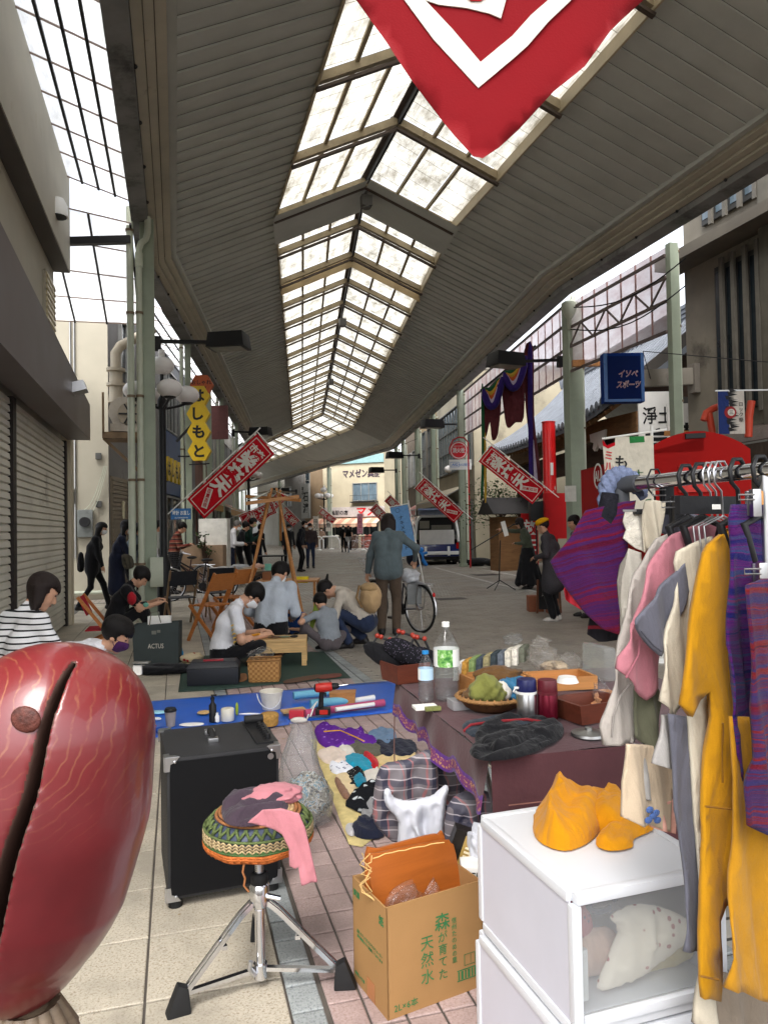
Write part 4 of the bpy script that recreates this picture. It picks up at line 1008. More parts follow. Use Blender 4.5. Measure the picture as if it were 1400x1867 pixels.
for k in range(4):
 a0,a1=RP(2,k*0.17+0.005,-5.4,0),RP(2,(k+1)*0.17,-5.4,0);LL=(a1-a0).length
 building(['beige','brown grey','cream','dark grey'][k]+' shop of the far left row beyond the bend',a0,a1,6.8+0.5*(k%2),M(cols3[k],0.8,0,0.2,0.8),wins=((0.8,LL*0.45,4.0,5.9,3,1,m_glassd),(LL*0.55,LL-0.8,4.0,5.9,3,1,m_glassd),(0.6,LL-0.6,0.1,2.5,5,1,m_glassd)))
 # far end and right hand buildings
def facing(u0,u1,d0,d1):
 a,b_=W(u0,960,d0),W(u1,960,d1);a.z=b_.z=0;return a,b_
a,b_=facing(590,702,62,60)
t,A,ax,nz=building('ochre rendered shop with dark letters on its upper wall at the bend',a,b_,7.9,M((172,162,138),0.85,0,0.15,0.5,0.2,20,dirt=((140,122,90),0.5,0.6)),wins=((2.8,4.9,3.9,5.3,3,1,m_glassb),(0.3,5.0,0.2,2.3,6,1,m_glassd)))
ti=t
LBL=(b_-a).length
b=MB();b.obox(A+ax*LBL/2+nz*0.06+Vector((0,0,7.35)),ax*LBL/2,nz*0.06,Vector((0,0,0.35)));b.build('blue_cornice',M((128,160,160),0.6),t)
b=MB();b.obox(A+ax*LBL*0.5+nz*0.10+Vector((0,0,2.95)),ax*LBL*0.5,nz*0.08,Vector((0,0,0.42)));sb=b.build('sign_board',M((178,170,166),0.6),t)
text('マメゼン呉服',A+ax*LBL*0.64+nz*0.02+Vector((0,0,6.15)),ax,(0,0,1),0.75,M((60,46,60),0.7),t,bold=0.03,wmax=3.4)
text('マメ',A+ax*LBL*0.72+nz*0.19+Vector((0,0,2.95)),ax,(0,0,1),0.85,m_red,sb,bold=0.03,wmax=1.7)
text('呉服の店',A+ax*LBL*0.28+nz*0.19+Vector((0,0,2.9)),ax,(0,0,1),0.4,m_ink,sb,bold=0.02,wmax=1.6)
b=MB();b.obox(A+ax*3.85+nz*0.25+Vector((0,0,3.75)),ax*1.2,nz*0.2,Vector((0,0,0.04)))
for k in range(13):b.beam(A+ax*(2.7+k*0.19)+nz*0.42+Vector((0,0,3.78)),A+ax*(2.7+k*0.19)+nz*0.42+Vector((0,0,4.3)),0.02,0.02)
b.beam(A+ax*2.65+nz*0.42+Vector((0,0,4.3)),A+ax*5.05+nz*0.42+Vector((0,0,4.3)),0.03,0.03);b.build('balcony_rail',m_dark,t)
awning('pink striped awning of the ochre shop at the bend',A,ax,nz,-1.0,LBL-0.2,2.45,1.95,1.4,[cloth((196,140,116)),cloth((214,184,156))])
a,b_=facing(556,600,66,63)
t,A,ax,nz=building('tall brown building with a vertical stone merchant sign',a,b_,8.2,M((134,114,90),0.8,0,0.2,0.6),wins=((0.25,0.95,3.9,7.0,1,3,m_glassd),))
b=MB();b.obox(A+ax*0.75+nz*0.35+Vector((0,0,4.1)),ax*0.62,nz*0.10,Vector((0,0,1.55)));sg_=b.build('hanging_sign',M((150,152,150),0.5),t)
text('石渡',A+ax*0.9+nz*0.46+Vector((0,0,3.9)),ax,(0,0,1),0.95,m_ink,sg_,vertical=True,bold=0.02)
text('墓石',A+ax*0.42+nz*0.46+Vector((0,0,5.0)),ax,(0,0,1),0.35,m_ink,sg_,vertical=True,bold=0.02)
a,b_=facing(520,560,70,66)
building('grey shop left of the brown sign building',a,b_,7.6,m_greyw,wins=((0.4,1.6,3.8,5.6,2,1,m_glassd),(0.4,1.7,0.2,2.4,2,1,m_glassd)))
a,b_=facing(470,522,82,72)
building('pale far shop closing the street on the left',a,b_,8,M((158,156,148),0.8,0,0.15,0.5),wins=((0.6,3,3.8,5.6,3,1,m_glassd),))
r0,r1=line2(12.9,5.3),line2(20.5,5.3)
def rb(p,q,*a,**k):return building(*a[:1],q,p,*a[1:],**k)
m_gwin=M((110,112,104),0.6,0.3)
t,A,ax,nz=rb(r0,r1,'grey shop with tall gridded upper windows beyond the hydrant sign',7.6,M((150,142,122),0.8,0,0.2,0.7,dirt=((90,82,70),0.6,0.55)),wins=((0.3,7.4,3.9,6.6,12,3,m_glassb),(0.4,7.2,0.1,2.5,7,1,m_glassd)),frame_m=M((84,84,80),0.6))
awning('beige awning behind the white van',A,ax,nz,0.5,7.0,3.2,2.6,1.2,[cloth((168,158,138))])
r2=line2(25.5,5.3)
t,A,ax,nz=rb(r1,r2,'ochre building with narrow gridded windows before the bend',7.8,M((150,130,96),0.8,0,0.25,0.6,dirt=((84,74,60),0.6,0.5)),wins=((0.4,1.9,3.8,6.6,3,3,m_glassb),(2.6,4.5,3.8,6.6,4,3,m_glassd),(0.4,4.5,0.1,2.5,5,1,m_glassd)),frame_m=M((84,84,80),0.6))
awning('red striped awning beyond the white van',A,ax,nz,0.2,4.6,2.9,2.4,1.1,[m_redcloth,m_wcloth])
r3=line2(31.5,5.3)
t,A,ax,nz=rb(r2,r3,'brown grey building at the corner of the bend',7.9,M((120,106,88),0.8,0,0.25,0.6,dirt=((70,62,52),0.6,0.5)),wins=((0.8,2.6,4.0,6.0,3,1,m_glassd),(3.4,5.2,4.0,6.0,3,1,m_glassb),(0.4,5.4,0.1,2.5,5,1,m_glassd)))
t=thing('concrete_building','dark stained concrete building with barred windows on the near right','building',(11.5,8,0))
b=MB();b.box(9.62,14,2.5,12.0,0,11);b.build('wall',m_concrete,t)
b=MB();b.box(9.05,9.65,2.4,12.15,6.35,6.55);b.build('ledge',M((100,94,84),0.8,0,0.25,1),t)
b=MB();b.box(9.45,9.62,9.65,9.95,0,10.8);b.build('drain_pipe',M((92,88,78),0.7),t,bevel=0.05)
for(y0,y1,z0,z1,n)in((9.98,11.1,3.4,6.1,4),(8.2,9.5,3.4,6.1,4),(5.5,7.6,3.4,6.1,5),(9.98,11.4,7.0,8.6,4),(7.9,9.5,7.0,8.6,4)):
 f=MB();f.box(9.55,9.615,y0,y1,z0,z1);wf=f.build('window',M((58,58,56),0.6),t)
 for k in range(n):
  c0,c1=y0+(y1-y0)*(k+0.1)/n,y0+(y1-y0)*(k+0.9)/n;p=MB();p.box(9.54,9.55,c0,c1,z0+0.1,z1-0.1);p.build('pane',m_glassd if z0<6.5 else m_glassb,wf)
  p=MB();p.box(9.44,9.50,c0-0.06,c0+0.02,z0-0.1,z1+0.1);p.build('window_bar',M((96,92,84),0.7),wf)
ar=awning('dark drooping shop awning low on the concrete building',Vector((9.6,11.6,0)),Vector((0,-1,0)),Vector((-1,0,0)),0,7,3.1,2.7,0.9,[cloth((78,66,58))],n=1)
a,b_=facing(690,900,66,62);
building('long grey building behind the right hand row',a,b_,7.4,M((128,122,112),0.85,0,0.15,0.6),wins=((1,5,4,6,4,1,m_glassd),))
m_rail=M((104,92,88),0.6,0,0.2,4)
# pink translucent screen between the right hand posts
def screen(label,Pa,Pb,z0,z1,n,rails,truss=None):
 Pa,Pb=Vector(Pa),Vector(Pb);t=thing('screen_wall',label,'screen',((Pa+Pb)/2).to_tuple());L=(Pb-Pa).length;ax=(Pb-Pa)/L;nz=Vector((-ax.y,ax.x,0))
 for k in range(n):
  b=MB();a,c=Pa+ax*L*(k+0.01)/n,Pa+ax*L*(k+0.99)/n;z=Vector((0,0,1));b.quad(a+z*z0,c+z*z0,c+z*z1,a+z*z1);b.build('sheet',m_pink,t)
  if k:
   b=MB();a=Pa+ax*L*k/n+nz*0.0;b.beam(a+z*z0,a+z*z1,0.035,0.02,0,nz);b.build('seam_strip',M((190,150,146),0.6),t)
 for zz in rails:
  b=MB();b.beam(Pa+nz*0.05+Vector((0,0,zz)),Pb+nz*0.05+Vector((0,0,zz)),0.04,0.055);b.build('rail',m_rail,t)
 if truss:
  za,zb=truss;m=max(4,int(L/0.45));
  for k in range(m):
   b=MB();p,q=Pa+ax*L*k/m+nz*0.05,Pa+ax*L*(k+1)/m+nz*0.05;b.beam(p+Vector((0,0,za if k%2 else zb)),q+Vector((0,0,zb if k%2 else za)),0.03,0.03);b.build('brace',m_rail,t)
screen('pink translucent screen with a zigzag truss between the two pale right posts',(8.55,11.1,0),(8.55,14.45,0),4.85,6.42,7,(4.87,5.42,5.85,6.25),(5.42,5.85))
s0,s1=line2(0.9,4.62),line2(11.3,4.62)
screen('long pink translucent screen behind the purple drapery',s0,s1,4.80,6.45,20,(4.82,5.40,5.95,6.4))
b=MB();b.beam(line2(0.4,4.5,4.95),line2(0.3,5.3,4.95),0.12,0.14);tag(b.build('timber_stub',m_wood1),'short brown timber stub jutting by the broad green post','timber')
# temple gate with tiled roof
tp=thing('temple_gate','old wooden temple gate with a curved grey tiled roof beyond the right posts','temple gate',line2(6,8))
m_tile=M((98,103,110),0.5,0,0.25,3,0.2,40,0.4,dirt=((84,88,92),1.5,0.55),name='grey_roof_tile')
m_oldwood=wood((122,88,54),(1.2,1.2,8),0.45,0.75);m_oldwood2=wood((64,46,34),(1.2,1.2,8),0.4,0.8)
EO,RO,T0,T1=5.5,8.6,0.7,11.2
def rz(o,t):
 x=(o-EO)/(RO-EO);e=abs((t-(T0+T1)/2)/((T1-T0)/2));return 4.02+2.7*(0.62*x+0.38*x*x)+0.28*e**4*(1-x)
os_=np.linspace(EO,RO,9)
b=MB();ts=np.linspace(T0,T1,13)
v=[line2(t,o,rz(o,t))for t in ts for o in os_]+[line2(t,o,rz(o,t)-0.16)for t in ts for o in os_];n9=len(ts)*9;f=[]
for i in range(len(ts)-1):
 for j in range(8):q=(i*9+j,(i+1)*9+j,(i+1)*9+j+1,i*9+j+1);f.append(q);f.append(tuple(x+n9 for x in reversed(q)))
 f.append((i*9,i*9+n9,(i+1)*9+n9,(i+1)*9))
for i in(0,len(ts)-1):
 for j in range(8):f.append((i*9+j,i*9+j+1,i*9+j+1+n9,i*9+j+n9))
b.add(v,f);rf=b.build('roof',m_tile,tp,40)
nr=38
for k in range(nr):
 t=T0+0.1+(T1-T0-0.2)*k/(nr-1);b=MB();b.tube([line2(t,o,rz(o,t)+0.03)for o in os_],0.075,8);e=line2(t,EO-0.03,rz(EO,t)+0.02);d=(line2(t,EO,0)-line2(t,EO+1,0)).normalized()
 b.cyl(e,e+d*0.05,0.10,10);b.cyl(e+d*0.05,e+d*0.055,0.055,8);b.build('tile_row',m_tile,rf,40)
b=MB();b.beam(line2(T0-0.2,RO,6.85),line2(T1+0.1,RO,6.85),0.34,0.42);
for k in range(3):b.beam(line2(T0-0.22,RO,6.72+k*0.12),line2(T1+0.12,RO,6.72+k*0.12),0.40,0.03)
b.build('ridge',m_tile,rf)
for t in(T0-0.3,T1+0.2):
 b=MB();p=line2(t,RO,6.75);sg=-1 if t<3 else 1;dd=Vector((SD[1][0],SD[1][1],0))*sg
 b.tube([p-dd*0.2,p+dd*0.15+Vector((0,0,0.05)),p+dd*0.45+Vector((0,0,0.25)),p+dd*0.6+Vector((0,0,0.55))],[0.2,0.2,0.14,0.04],8);b.lathe([(0.34,-0.2),(0.4,0.1),(0.25,0.45),(0.05,0.6)],p,10,sy=0.5);b.build('ridge_end',m_tile,rf,60)
b=MB();b.quad(line2(T0,RO,6.7),line2(T1,RO,6.7),line2(T1,11.6,4.1),line2(T0,11.6,4.1));b.quad(line2(T0,RO,6.6),line2(T0,11.6,4.0),line2(T1,11.6,4.0),line2(T1,RO,6.6));b.build('rear_slope',m_tile,rf)
b=MB();b.add([line2(T0+0.35,6.1,4.35),line2(T0+0.35,11.0,4.35),line2(T0+0.35,RO,6.5)],[(0,1,2)]);b.build('gable_wall',m_oldwood2,tp)
b=MB();dn=Vector((0,0,-1))
for a0,a1 in(((EO,rz(EO,T0)-0.1),(RO,6.62)),((11.6,4.0),(RO,6.62))):b.beam(line2(T0+0.05,a0[0],a0[1]),line2(T0+0.05,a1[0],a1[1]),0.09,0.26)
b.build('barge_board',M((60,56,52),0.7),tp)
b=MB();o=line2(T0-0.03,RO,6.1);axx=Vector((SN[1][0],SN[1][1],0))
b.prism([(-0.16,0.3),(-0.26,0.16),(-0.2,0.02),(-0.1,-0.08),(-0.22,-0.22),(-0.14,-0.4),(0,-0.46),(0.14,-0.4),(0.22,-0.22),(0.1,-0.08),(0.2,0.02),(0.26,0.16),(0.16,0.3)],o,axx,(0,0,1),0.06);b.build('gable_pendant',m_whitep,tp)
for k in range(34):
 t=T0+0.15+(T1-T0-0.3)*k/33;b=MB();b.beam(line2(t,EO+0.05,rz(EO,t)-0.22),line2(t,7.0,rz(7.0,t)-0.24),0.07,0.09);b.build('rafter',m_oldwood,tp)
b=MB();pts=[line2(t,6.3,3.75+0.18*math.sin((t-T0)/(T1-T0)*math.pi))for t in np.linspace(T0+0.2,T1-0.2,9)]
for p,q in zip(pts[:-1],pts[1:]):b.beam(p,q,0.26,0.46)
b.build('rainbow_beam',m_oldwood,tp)
b=MB();o=line2(3.0,6.12,3.55);ax_=Vector((SD[1][0],SD[1][1],0))*-1
b.prism([(-0.5,0.25),(-0.45,0.05),(-0.25,0.0),(-0.32,-0.14),(-0.2,-0.22),(-0.05,-0.12),(0,-0.02),(0.05,-0.12),(0.2,-0.22),(0.32,-0.14),(0.25,0),(0.45,0.05),(0.5,0.25)],o,ax_,(0,0,1),0.08);b.build('frog_leg_strut',m_whitep,tp)
for t in(1.3,5.2,10.4):
 for o in(6.4,9.2):
  b=MB();b.cyl(line2(t,o,0),line2(t,o,3.9),0.17,12);b.cyl(line2(t,o,0),line2(t,o,0.12),0.26,12);b.build('post',m_oldwood2,tp,40)
b=MB();b.quad(line2(0.9,8.8,0),line2(10.4,8.8,0),line2(10.4,8.8,4.4),line2(0.9,8.8,4.4));b.quad(line2(1.0,6.4,2.9),line2(10.5,6.4,2.9),line2(10.5,6.4,3.6),line2(1.0,6.4,3.6));b.build('board_wall',m_oldwood2,tp)
b=MB();b.obox((22,30,1.2),(0.15,0,0),(0,16,0),(0,0,1.2));tag(b.build('precinct_wall',M((222,218,204),0.8,0,0.06,0.5)),'pale plaster wall of the temple grounds behind the gate','wall')
b=MB();b.obox((36,40,5),(6,0,0),(0,14,0),(0,0,5));tag(b.build('pale_hall',M((226,224,214),0.8,0,0.05,0.3)),'plain pale hall far behind the temple gate','building')
sd_=thing('noticeboard_shed','little dark roofed wooden notice shed below the leafy branches','shed',W(935,1000,24).to_tuple()[:2]+(0,))
c=W(928,1000,24);b=MB();b.box(c.x-0.5,c.x+0.6,c.y-0.3,c.y+0.4,0,1.75);b.build('cabinet',m_oldwood,sd_)
b=MB();b.add([(c.x-0.8,c.y-0.6,1.85),(c.x+0.9,c.y-0.6,1.85),(c.x+0.9,c.y+0.1,2.4),(c.x-0.8,c.y+0.1,2.4),(c.x-0.8,c.y+0.7,1.85),(c.x+0.9,c.y+0.7,1.85)],[(0,1,2,3),(3,2,5,4),(0,3,4),(1,5,2)]);b.build('roof',M((52,50,50),0.8),sd_)
m_leaf=M((58,84,44),0.5,0,0.4,8,0.1,name='leaf')
def tree(label,c,h,r,n,lm,nm='tree',cat='tree',leaf=0.09):
 t=thing(nm,label,cat,c);rr=random.Random(int(h*100));c=Vector(c);b=MB()
 b.tube([c,c+Vector((0.05,0,h*0.35)),c+Vector((0,0.05,h*0.65))],[0.09,0.07,0.04],8)
 tips=[]
 for k in range(9):
  a=k*0.7;s=c+Vector((0,0,h*(0.3+0.04*k)));e=c+Vector((math.cos(a)*r*rr.uniform(.4,.9),math.sin(a)*r*rr.uniform(.4,.9),h*rr.uniform(.55,.98)));b.tube([s,(s+e)/2+Vector((0,0,0.1)),e],[0.03,0.02,0.008],5);tips.append(e)
 b.build('trunk',m_oldwood2,t,60);L=MB()
 for k in range(n):
  e=tips[k%9]+Vector((rr.gauss(0,r*.22),rr.gauss(0,r*.22),rr.gauss(0,r*.16)));a=Vector((rr.gauss(0,1),rr.gauss(0,1),rr.gauss(0,.5))).normalized();s=a.cross(Vector((rr.random(),rr.random(),1))).normalized()
  l=leaf*rr.uniform(.6,1.3);L.add([e,e+a*l*.5+s*l*.3,e+a*l,e+a*l*.5-s*l*.3],[(0,1,2,3)])
 tag(L.build('crown',lm,t),kind='stuff')
c=W(915,1000,25);tree('small leafy tree beside the temple gate behind the red banner',(c.x,c.y,0),2.9,1.3,1500,m_leaf)
# red columns, drapery
def redcol(label,u,d,zt=4.15,r=0.17):
 c=W(u,1000,d);t=thing('red_column',label,'column',(c.x,c.y,0),group='red painted columns at the temple entrance')
 b=MB();b.lathe([(r+0.03,0),(r+0.03,0.25),(r,0.28),(r,zt-0.03),(r+0.012,zt-0.02),(r+0.012,zt)],(c.x,c.y,0),24);b.build('shaft',M((206,26,28),0.35,0,0.1,2,0.05,30,0.5,coat=0.3),t,40)
 b=MB();rr=random.Random(u)
 for k in range(70):
  a=rr.uniform(math.pi*0.9,math.pi*2.1);z=rr.uniform(1.0,2.4);d_=Vector((math.cos(a),math.sin(a),0));s=Vector((-d_.y,d_.x,0));p=Vector((c.x,c.y,z))+d_*(r+0.004)
  w_,h_=rr.uniform(0.01,0.035),rr.uniform(0.03,0.09);b.quad(p-s*w_,p+s*w_*0.5-Vector((0,0,h_*.4)),p+s*w_+Vector((0,0,h_)),p-s*w_*0.4+Vector((0,0,h_*.8)))
 tag(b.build('peeled_paint',M((190,176,170),0.8),t),kind='stuff')
 b=MB();b.obox(Vector((c.x,c.y,2.9))+Vector((-0.03,-r-0.008,0)),(0.04,0,0),(0,0.004,0),(0,0,0.16));b.build('notice',m_white,t)
redcol('red column beside the broad green post',1005,19.0,4.15)
redcol('red column beside the hydrant sign and white van',860,30.0,4.3,0.18)
b=MB();p=W(1040,905,18.5);b.box(p.x-0.75,p.x+0.1,p.y-0.05,p.y+0.05,1.1,2.25);tag(b.build('red_board',M((188,26,30),0.5,0,0.1,3)),'plain red signboard between the red column and the green post','sign')
p=W(966,1000,18.3);b=MB();b.box(p.x-0.22,p.x+0.22,p.y-0.03,p.y+0.03,0.1,1.75);o_=b.build('red_board',M((188,26,30),0.5,0,0.1,3));tag(o_,'red upright board with white characters behind the singer','sign')
text('放生池',Vector((p.x,p.y-0.033,0.95)),(1,0,0),(0,0,1),0.4,m_whitep,o_,vertical=True,bold=0.02)
dax=Vector((_RR[0],_RR[1],0)).normalized();DP=W(930,700,18.1);DP.z=0
def trace(pix,p0,ax,ay):
 ax,ay=Vector(ax).normalized(),Vector(ay).normalized();n=ax.cross(ay);out=[]
 for u,v in pix:q=onplane(u,v,p0,n)-Vector(p0);out.append((q.dot(ax),q.dot(ay)))
 return out
dr=thing('temple_drapery','maroon temple drapery with green, orange and purple swags between the right posts','drapery',(DP.x,DP.y,0))
m_mar=cloth((96,44,50),0.15);m_pur=cloth((54,36,110),0.15);m_grn=cloth((40,92,60));m_org=cloth((196,92,44));m_ylw=cloth((196,160,60));m_lil=cloth((190,176,200))
def dp(nm,pix,mat,T=0.05,off=0.0,fw=0.14,fold=0.5,par=None):
 o=DP+dax.cross(Vector((0,0,1)))*off;return puff(trace(pix,o,dax,(0,0,1)),o,dax,(0,0,1),T,nm,mat,par or dr,fw=fw,fold=fold,seed=len(pix)+int(off*100),edge=0.05)
dp('hanging_cloth',[(885,715),(912,690),(914,720),(908,790),(897,802),(893,770),(886,796),(882,760)],m_mar)
dp('hanging_cloth',[(916,685),(952,660),(955,760),(940,770),(925,780),(918,745)],m_mar)
dp('hanging_cloth',[(955,640),(972,632),(974,760),(985,850),(990,905),(978,900),(968,820),(958,740)],m_mar,off=0.02)
dp('side_strip',[(962,645),(970,634),(971,760),(973,860),(966,900),(963,800)],m_pur,off=0.10)
dp('side_strip',[(972,800),(977,840),(982,900),(976,902),(973,860)],m_lil,off=0.12)
dp('side_strip',[(877,712),(882,712),(884,830),(880,905),(876,905),(878,830)],m_grn,off=0.06)
dp('side_strip',[(883,800),(886,800),(887,905),(883,905)],m_ylw,off=0.08)
for cols_,(xa,ya),(xb,yb),dep in(((m_grn,m_ylw,m_org,m_lil,m_pur),(916,682),(956,652),26),((m_grn,m_ylw,m_org,m_lil,m_pur),(879,712),(913,690),26)):
 for k,m_ in enumerate(cols_):
  b=MB();pts=[]
  for s in np.linspace(0,1,13):
   u=xa+(xb-xa)*s;v=ya+(yb-ya)*s+(dep*0.4+k*8)*math.sin(s*math.pi)**0.8;pts.append(onplane(u,v,DP,dax.cross(Vector((0,0,1))))+dax.cross(Vector((0,0,1)))*(0.10+0.03*k))
  b.tube(pts,[0.03]+[0.09]*11+[0.03],8);b.build('swag',m_,dr,60)
b=MB();b.beam(W(876,712,18.15),W(976,630,18.15),0.05,0.05);b.build('curtain_pole',m_dark,dr)
# blue sports shop sign on its arm
bs=thing('hanging_sign','blue box sign with red outlined katakana on a grey arm','sign',W(1133,690,13.6))
c=W(1134,690,13.6);fx=Vector((_RR[0],_RR[1],0)).normalized();fy=Vector((_FH[0],_FH[1],0));zz=Vector((0,0,1))
b=MB();b.obox(c,fx*0.375,fy*0.11,zz*0.46);bb=b.build('box',M((10,44,112),0.7,0,0.1,2,0.03,spec=0.1),bs,bevel=0.01)
b=MB();b.obox(c-fx*0.0-fy*0.113,fx*0.31,fy*0.004,zz*0.40);fp=b.build('face_panel',M((5,26,76),0.7,0,0.1,2,0.02,spec=0.1),bs)
b=MB();b.obox(c-fx*0.34-fy*0.114,fx*0.035,fy*0.003,zz*0.45);b.obox(c+fx*0.345-fy*0.114,fx*0.03,fy*0.003,zz*0.45);b.obox(c-zz*0.43-fy*0.114,fx*0.30,fy*0.003,zz*0.025);b.build('light_edge',M((24,84,150),0.3,0,0.1),bs)
for s_,dz,w_ in(('イソベ',0.07,0.36),('スポーツ',-0.13,0.46)):
 text(s_,c+fx*0.08-fy*0.118+zz*dz,fx,zz,0.15,M((226,214,214),0.5),fp,bold=0.03,shear=0.25,wmax=w_)
 text(s_,c+fx*0.08-fy*0.118+zz*dz,fx,zz,0.15,M((120,22,34),0.5),fp,bold=0.0,shear=0.25,wmax=w_*0.985,lift=0.006)
b=MB();a0,a1=W(1170,690,13.6),W(1262,686,13.9);b.beam(a0,a1,0.12,0.32);b.build('arm',M((138,132,122),0.6,0,0.15,2,dirt=((96,88,78),1.5,0.6)),bs,bevel=0.01)
b=MB();q=W(1264,690,13.9);b.box(q.x-0.05,q.x+0.08,q.y-0.1,q.y+0.1,q.z-0.28,q.z+0.28);b.build('bracket',M((120,114,106),0.6),bs)
b=MB();b.tube([W(1190,705,13.7),W(1172,640,13.2),W(1400,660,11)],0.008,5);tag(b.build('overhead_wire',m_dark,None),'thin dark wire slung past the blue box sign to the concrete building','wire')
nb_=thing('temple_board','tall white board with brushed black characters behind the pale post','sign',W(1200,1000,15.8).to_tuple()[:2]+(0,))
c=W(1198,790,15.8);b=MB();b.obox(Vector((c.x,c.y,3.15)),fx*0.40,fy*0.03,zz*1.15);b.build('board',m_white,nb_);o=Vector((c.x,c.y,0))-fy*0.033
b=MB();b.obox(Vector((c.x,c.y,1.0)),fx*0.03,fy*0.03,zz*1.0);b.build('board_post',m_alu,nb_)
text('淨土',o+zz*3.78,fx,zz,0.40,m_ink,nb_,bold=0.015,wmax=0.64)
text('宗',o+zz*3.18+fx*0.02,fx,zz,0.66,m_ink,nb_,bold=0.03)
text('寺',o+zz*2.45+fx*0.02,fx,zz,0.66,m_ink,nb_,bold=0.03)
n2=thing('temple_board','narrow white board with one black character right of the pale post','sign',W(1246,1000,15.0).to_tuple()[:2]+(0,));c=W(1240,790,15.0);b=MB();b.obox(Vector((c.x,c.y,2.6)),fx*0.26,fy*0.03,zz*1.3);b.build('board',m_white,n2)
text('満願',Vector((c.x,c.y,2.95))-fy*0.033,fx,zz,0.5,m_ink,n2,vertical=True,bold=0.03)
b=MB();b.beam(W(1214,790,14.8),W(1262,790,14.2),0.1,0.1);tag(b.build('timber_rail',m_wood1),'short brown timber rail behind the pale post near the white boards','timber')
fg=thing('flame_flag','blue and white festival flag with black flames and a round crest','flag',W(1335,750,10.2));c=W(1333,752,10.2)
FX=Vector((0.35,-0.93,0)).normalized();FX=fx
b=MB();b.obox(c,fx*0.185,fy*0.006,zz*0.30);b.build('cloth',cloth((214,208,198)),fg)
b=MB();b.obox(c-fx*0.11-fy*0.009,fx*0.075,fy*0.003,zz*0.30);b.build('blue_field',cloth((44,62,120)),fg)
b=MB();rr=random.Random(5)
for k in range(12):
 z=-0.27+0.05*k;x=-0.04+0.03*math.sin(k*1.9);b.prism([(x,z),(x+0.09+0.04*rr.random(),z+0.02),(x+0.03,z+0.045),(x+0.12,z+0.05),(x-0.02,z+0.06)],c-fy*0.014,fx,zz,0.002)
b.build('flame_print',m_ink,fg)
b=MB();b.prism([(0.085*math.cos(a),0.085*math.sin(a))for a in np.linspace(0,6.28,20)[:-1]],c-fx*0.02-fy*0.018,fx,zz,0.002,0);b.prism([(0.05*math.cos(a),0.05*math.sin(a))for a in np.linspace(0,6.28,16)[:-1]],c-fx*0.01-fy*0.022,fx,zz,0.002,1);b.build('crest',[M((150,40,44),0.8),m_wcloth],fg)
text('三',c-fx*0.01-fy*0.022,fx,zz,0.06,m_ink,fg,bold=0.02);text('ロック祭',c+fx*0.13-fy*0.014,fx,zz,0.07,m_ink,fg,vertical=True)
b=MB();b.beam(c+zz*0.31-fx*0.22,c+zz*0.31+fx*0.6,0.02,0.02);b.build('flag_pole',m_alu,fg)
om=M((206,76,52),0.5,0,0.1);b=MB();a=W(1300,760,10.5)
b.tube([a+fx*x+zz*z for x,z in((-0.14,-0.05),(-0.10,0.06),(0.0,0.12),(0.12,0.16))],0.05,8);b.tube([a+fx*x+zz*z for x,z in((-0.06,0.06),(-0.02,-0.2),(-0.02,-0.38))],0.05,8);b.tube([a+fx*x+zz*z for x,z in((0.56,0.22),(0.52,0),(0.5,-0.3))],0.055,8)
tag(b.build('orange_letter',om,None,60),'bent orange shop letters behind the blue and white flame flag','lettering')
# red food cart and its banner
ct=thing('food_cart','red kitchen cart with an arched top and a round white emblem','food cart',W(1230,1000,9.8).to_tuple()[:2]+(0,))
a,b_,c_=W(1174,960,9.0),W(1372,960,8.6),W(1060,960,11.6)
for p in(a,b_,c_):p.z=0
ux=(b_-a);Lx=ux.length;ux=ux/Lx;uy=(c_-a);Ly=uy.length;uy=uy/Ly
m_cart=M((166,10,6),0.6,0,0.08,1.5,0.04,20,0.15)
b=MB();prof=[(0,0.55),(0,2.28)]+[(Lx*s,2.28+0.25*math.sin(s*math.pi)**0.8)for s in np.linspace(0.08,0.92,11)]+[(Lx,2.28),(Lx,0.55)]
b.prism(prof,a,ux,zz,1.5);b.build('body',m_cart,ct)
b=MB();b.prism([(0.0,0.55),(0.0,2.30),(Ly,2.30),(Ly,0.55)],a-ux*0.003,-uy,zz,0.25,0)if False else b.obox(a+uy*Ly/2+ux*0.35+zz*1.42,uy*Ly/2,ux*0.34,zz*0.87);b.build('side_box',m_cart,ct)
b=MB();b.add([a+zz*2.29,c_+zz*2.29,c_+ux*0.7+zz*2.45,a+ux*0.7+zz*2.45,a+ux*0.7+zz*2.29,c_+ux*0.7+zz*2.29],[(0,1,2,3),(1,5,2),(0,3,4)]);b.build('side_roof',m_cart,ct)
n_=uy.cross(zz).normalized();n_=n_ if n_.dot(Vector(_FH))<0 else-n_
ex=zz.cross(n_).normalized();ex=ex if ex.dot(Vector(_RR))>0 else-ex
ec=onplane(1090,868,a+n_*0.012,n_)
b=MB();b.lathe([(0.19,0),(0.19,0.004),(0.16,0.004),(0.16,0.0)],(0,0,0),28,M=Matrix((ex,zz,n_)).transposed().to_4x4(),cap=False);b.xf(Matrix.Translation(ec));em=b.build('emblem',m_whitep,ct)
text('AU',ec,ex,zz,0.22,m_whitep,em,bold=0.02)
b=MB();f1=-uy;b.obox(a+ux*Lx*0.5+zz*1.95-Vector(_FH)*0.02,ux*0.2,Vector(_FH)*0.02,zz*0.16);b.build('vent_panel',M((208,40,30),0.4),ct);b=MB();b.obox(a+ux*Lx*0.5+zz*2.47-Vector(_FH)*0.02,ux*0.11,Vector(_FH)*0.015,zz*0.03);b.build('top_vent',m_dark,ct)
b=MB();b.obox(a+ux*Lx*0.5-uy*0.6+zz*0.9,ux*Lx*0.7,uy*0.45,zz*0.03);b.obox(a+ux*Lx*0.2-uy*0.5+zz*1.33,ux*0.75,uy*0.3,zz*0.02);b.build('counter',wood((176,128,78)),ct)
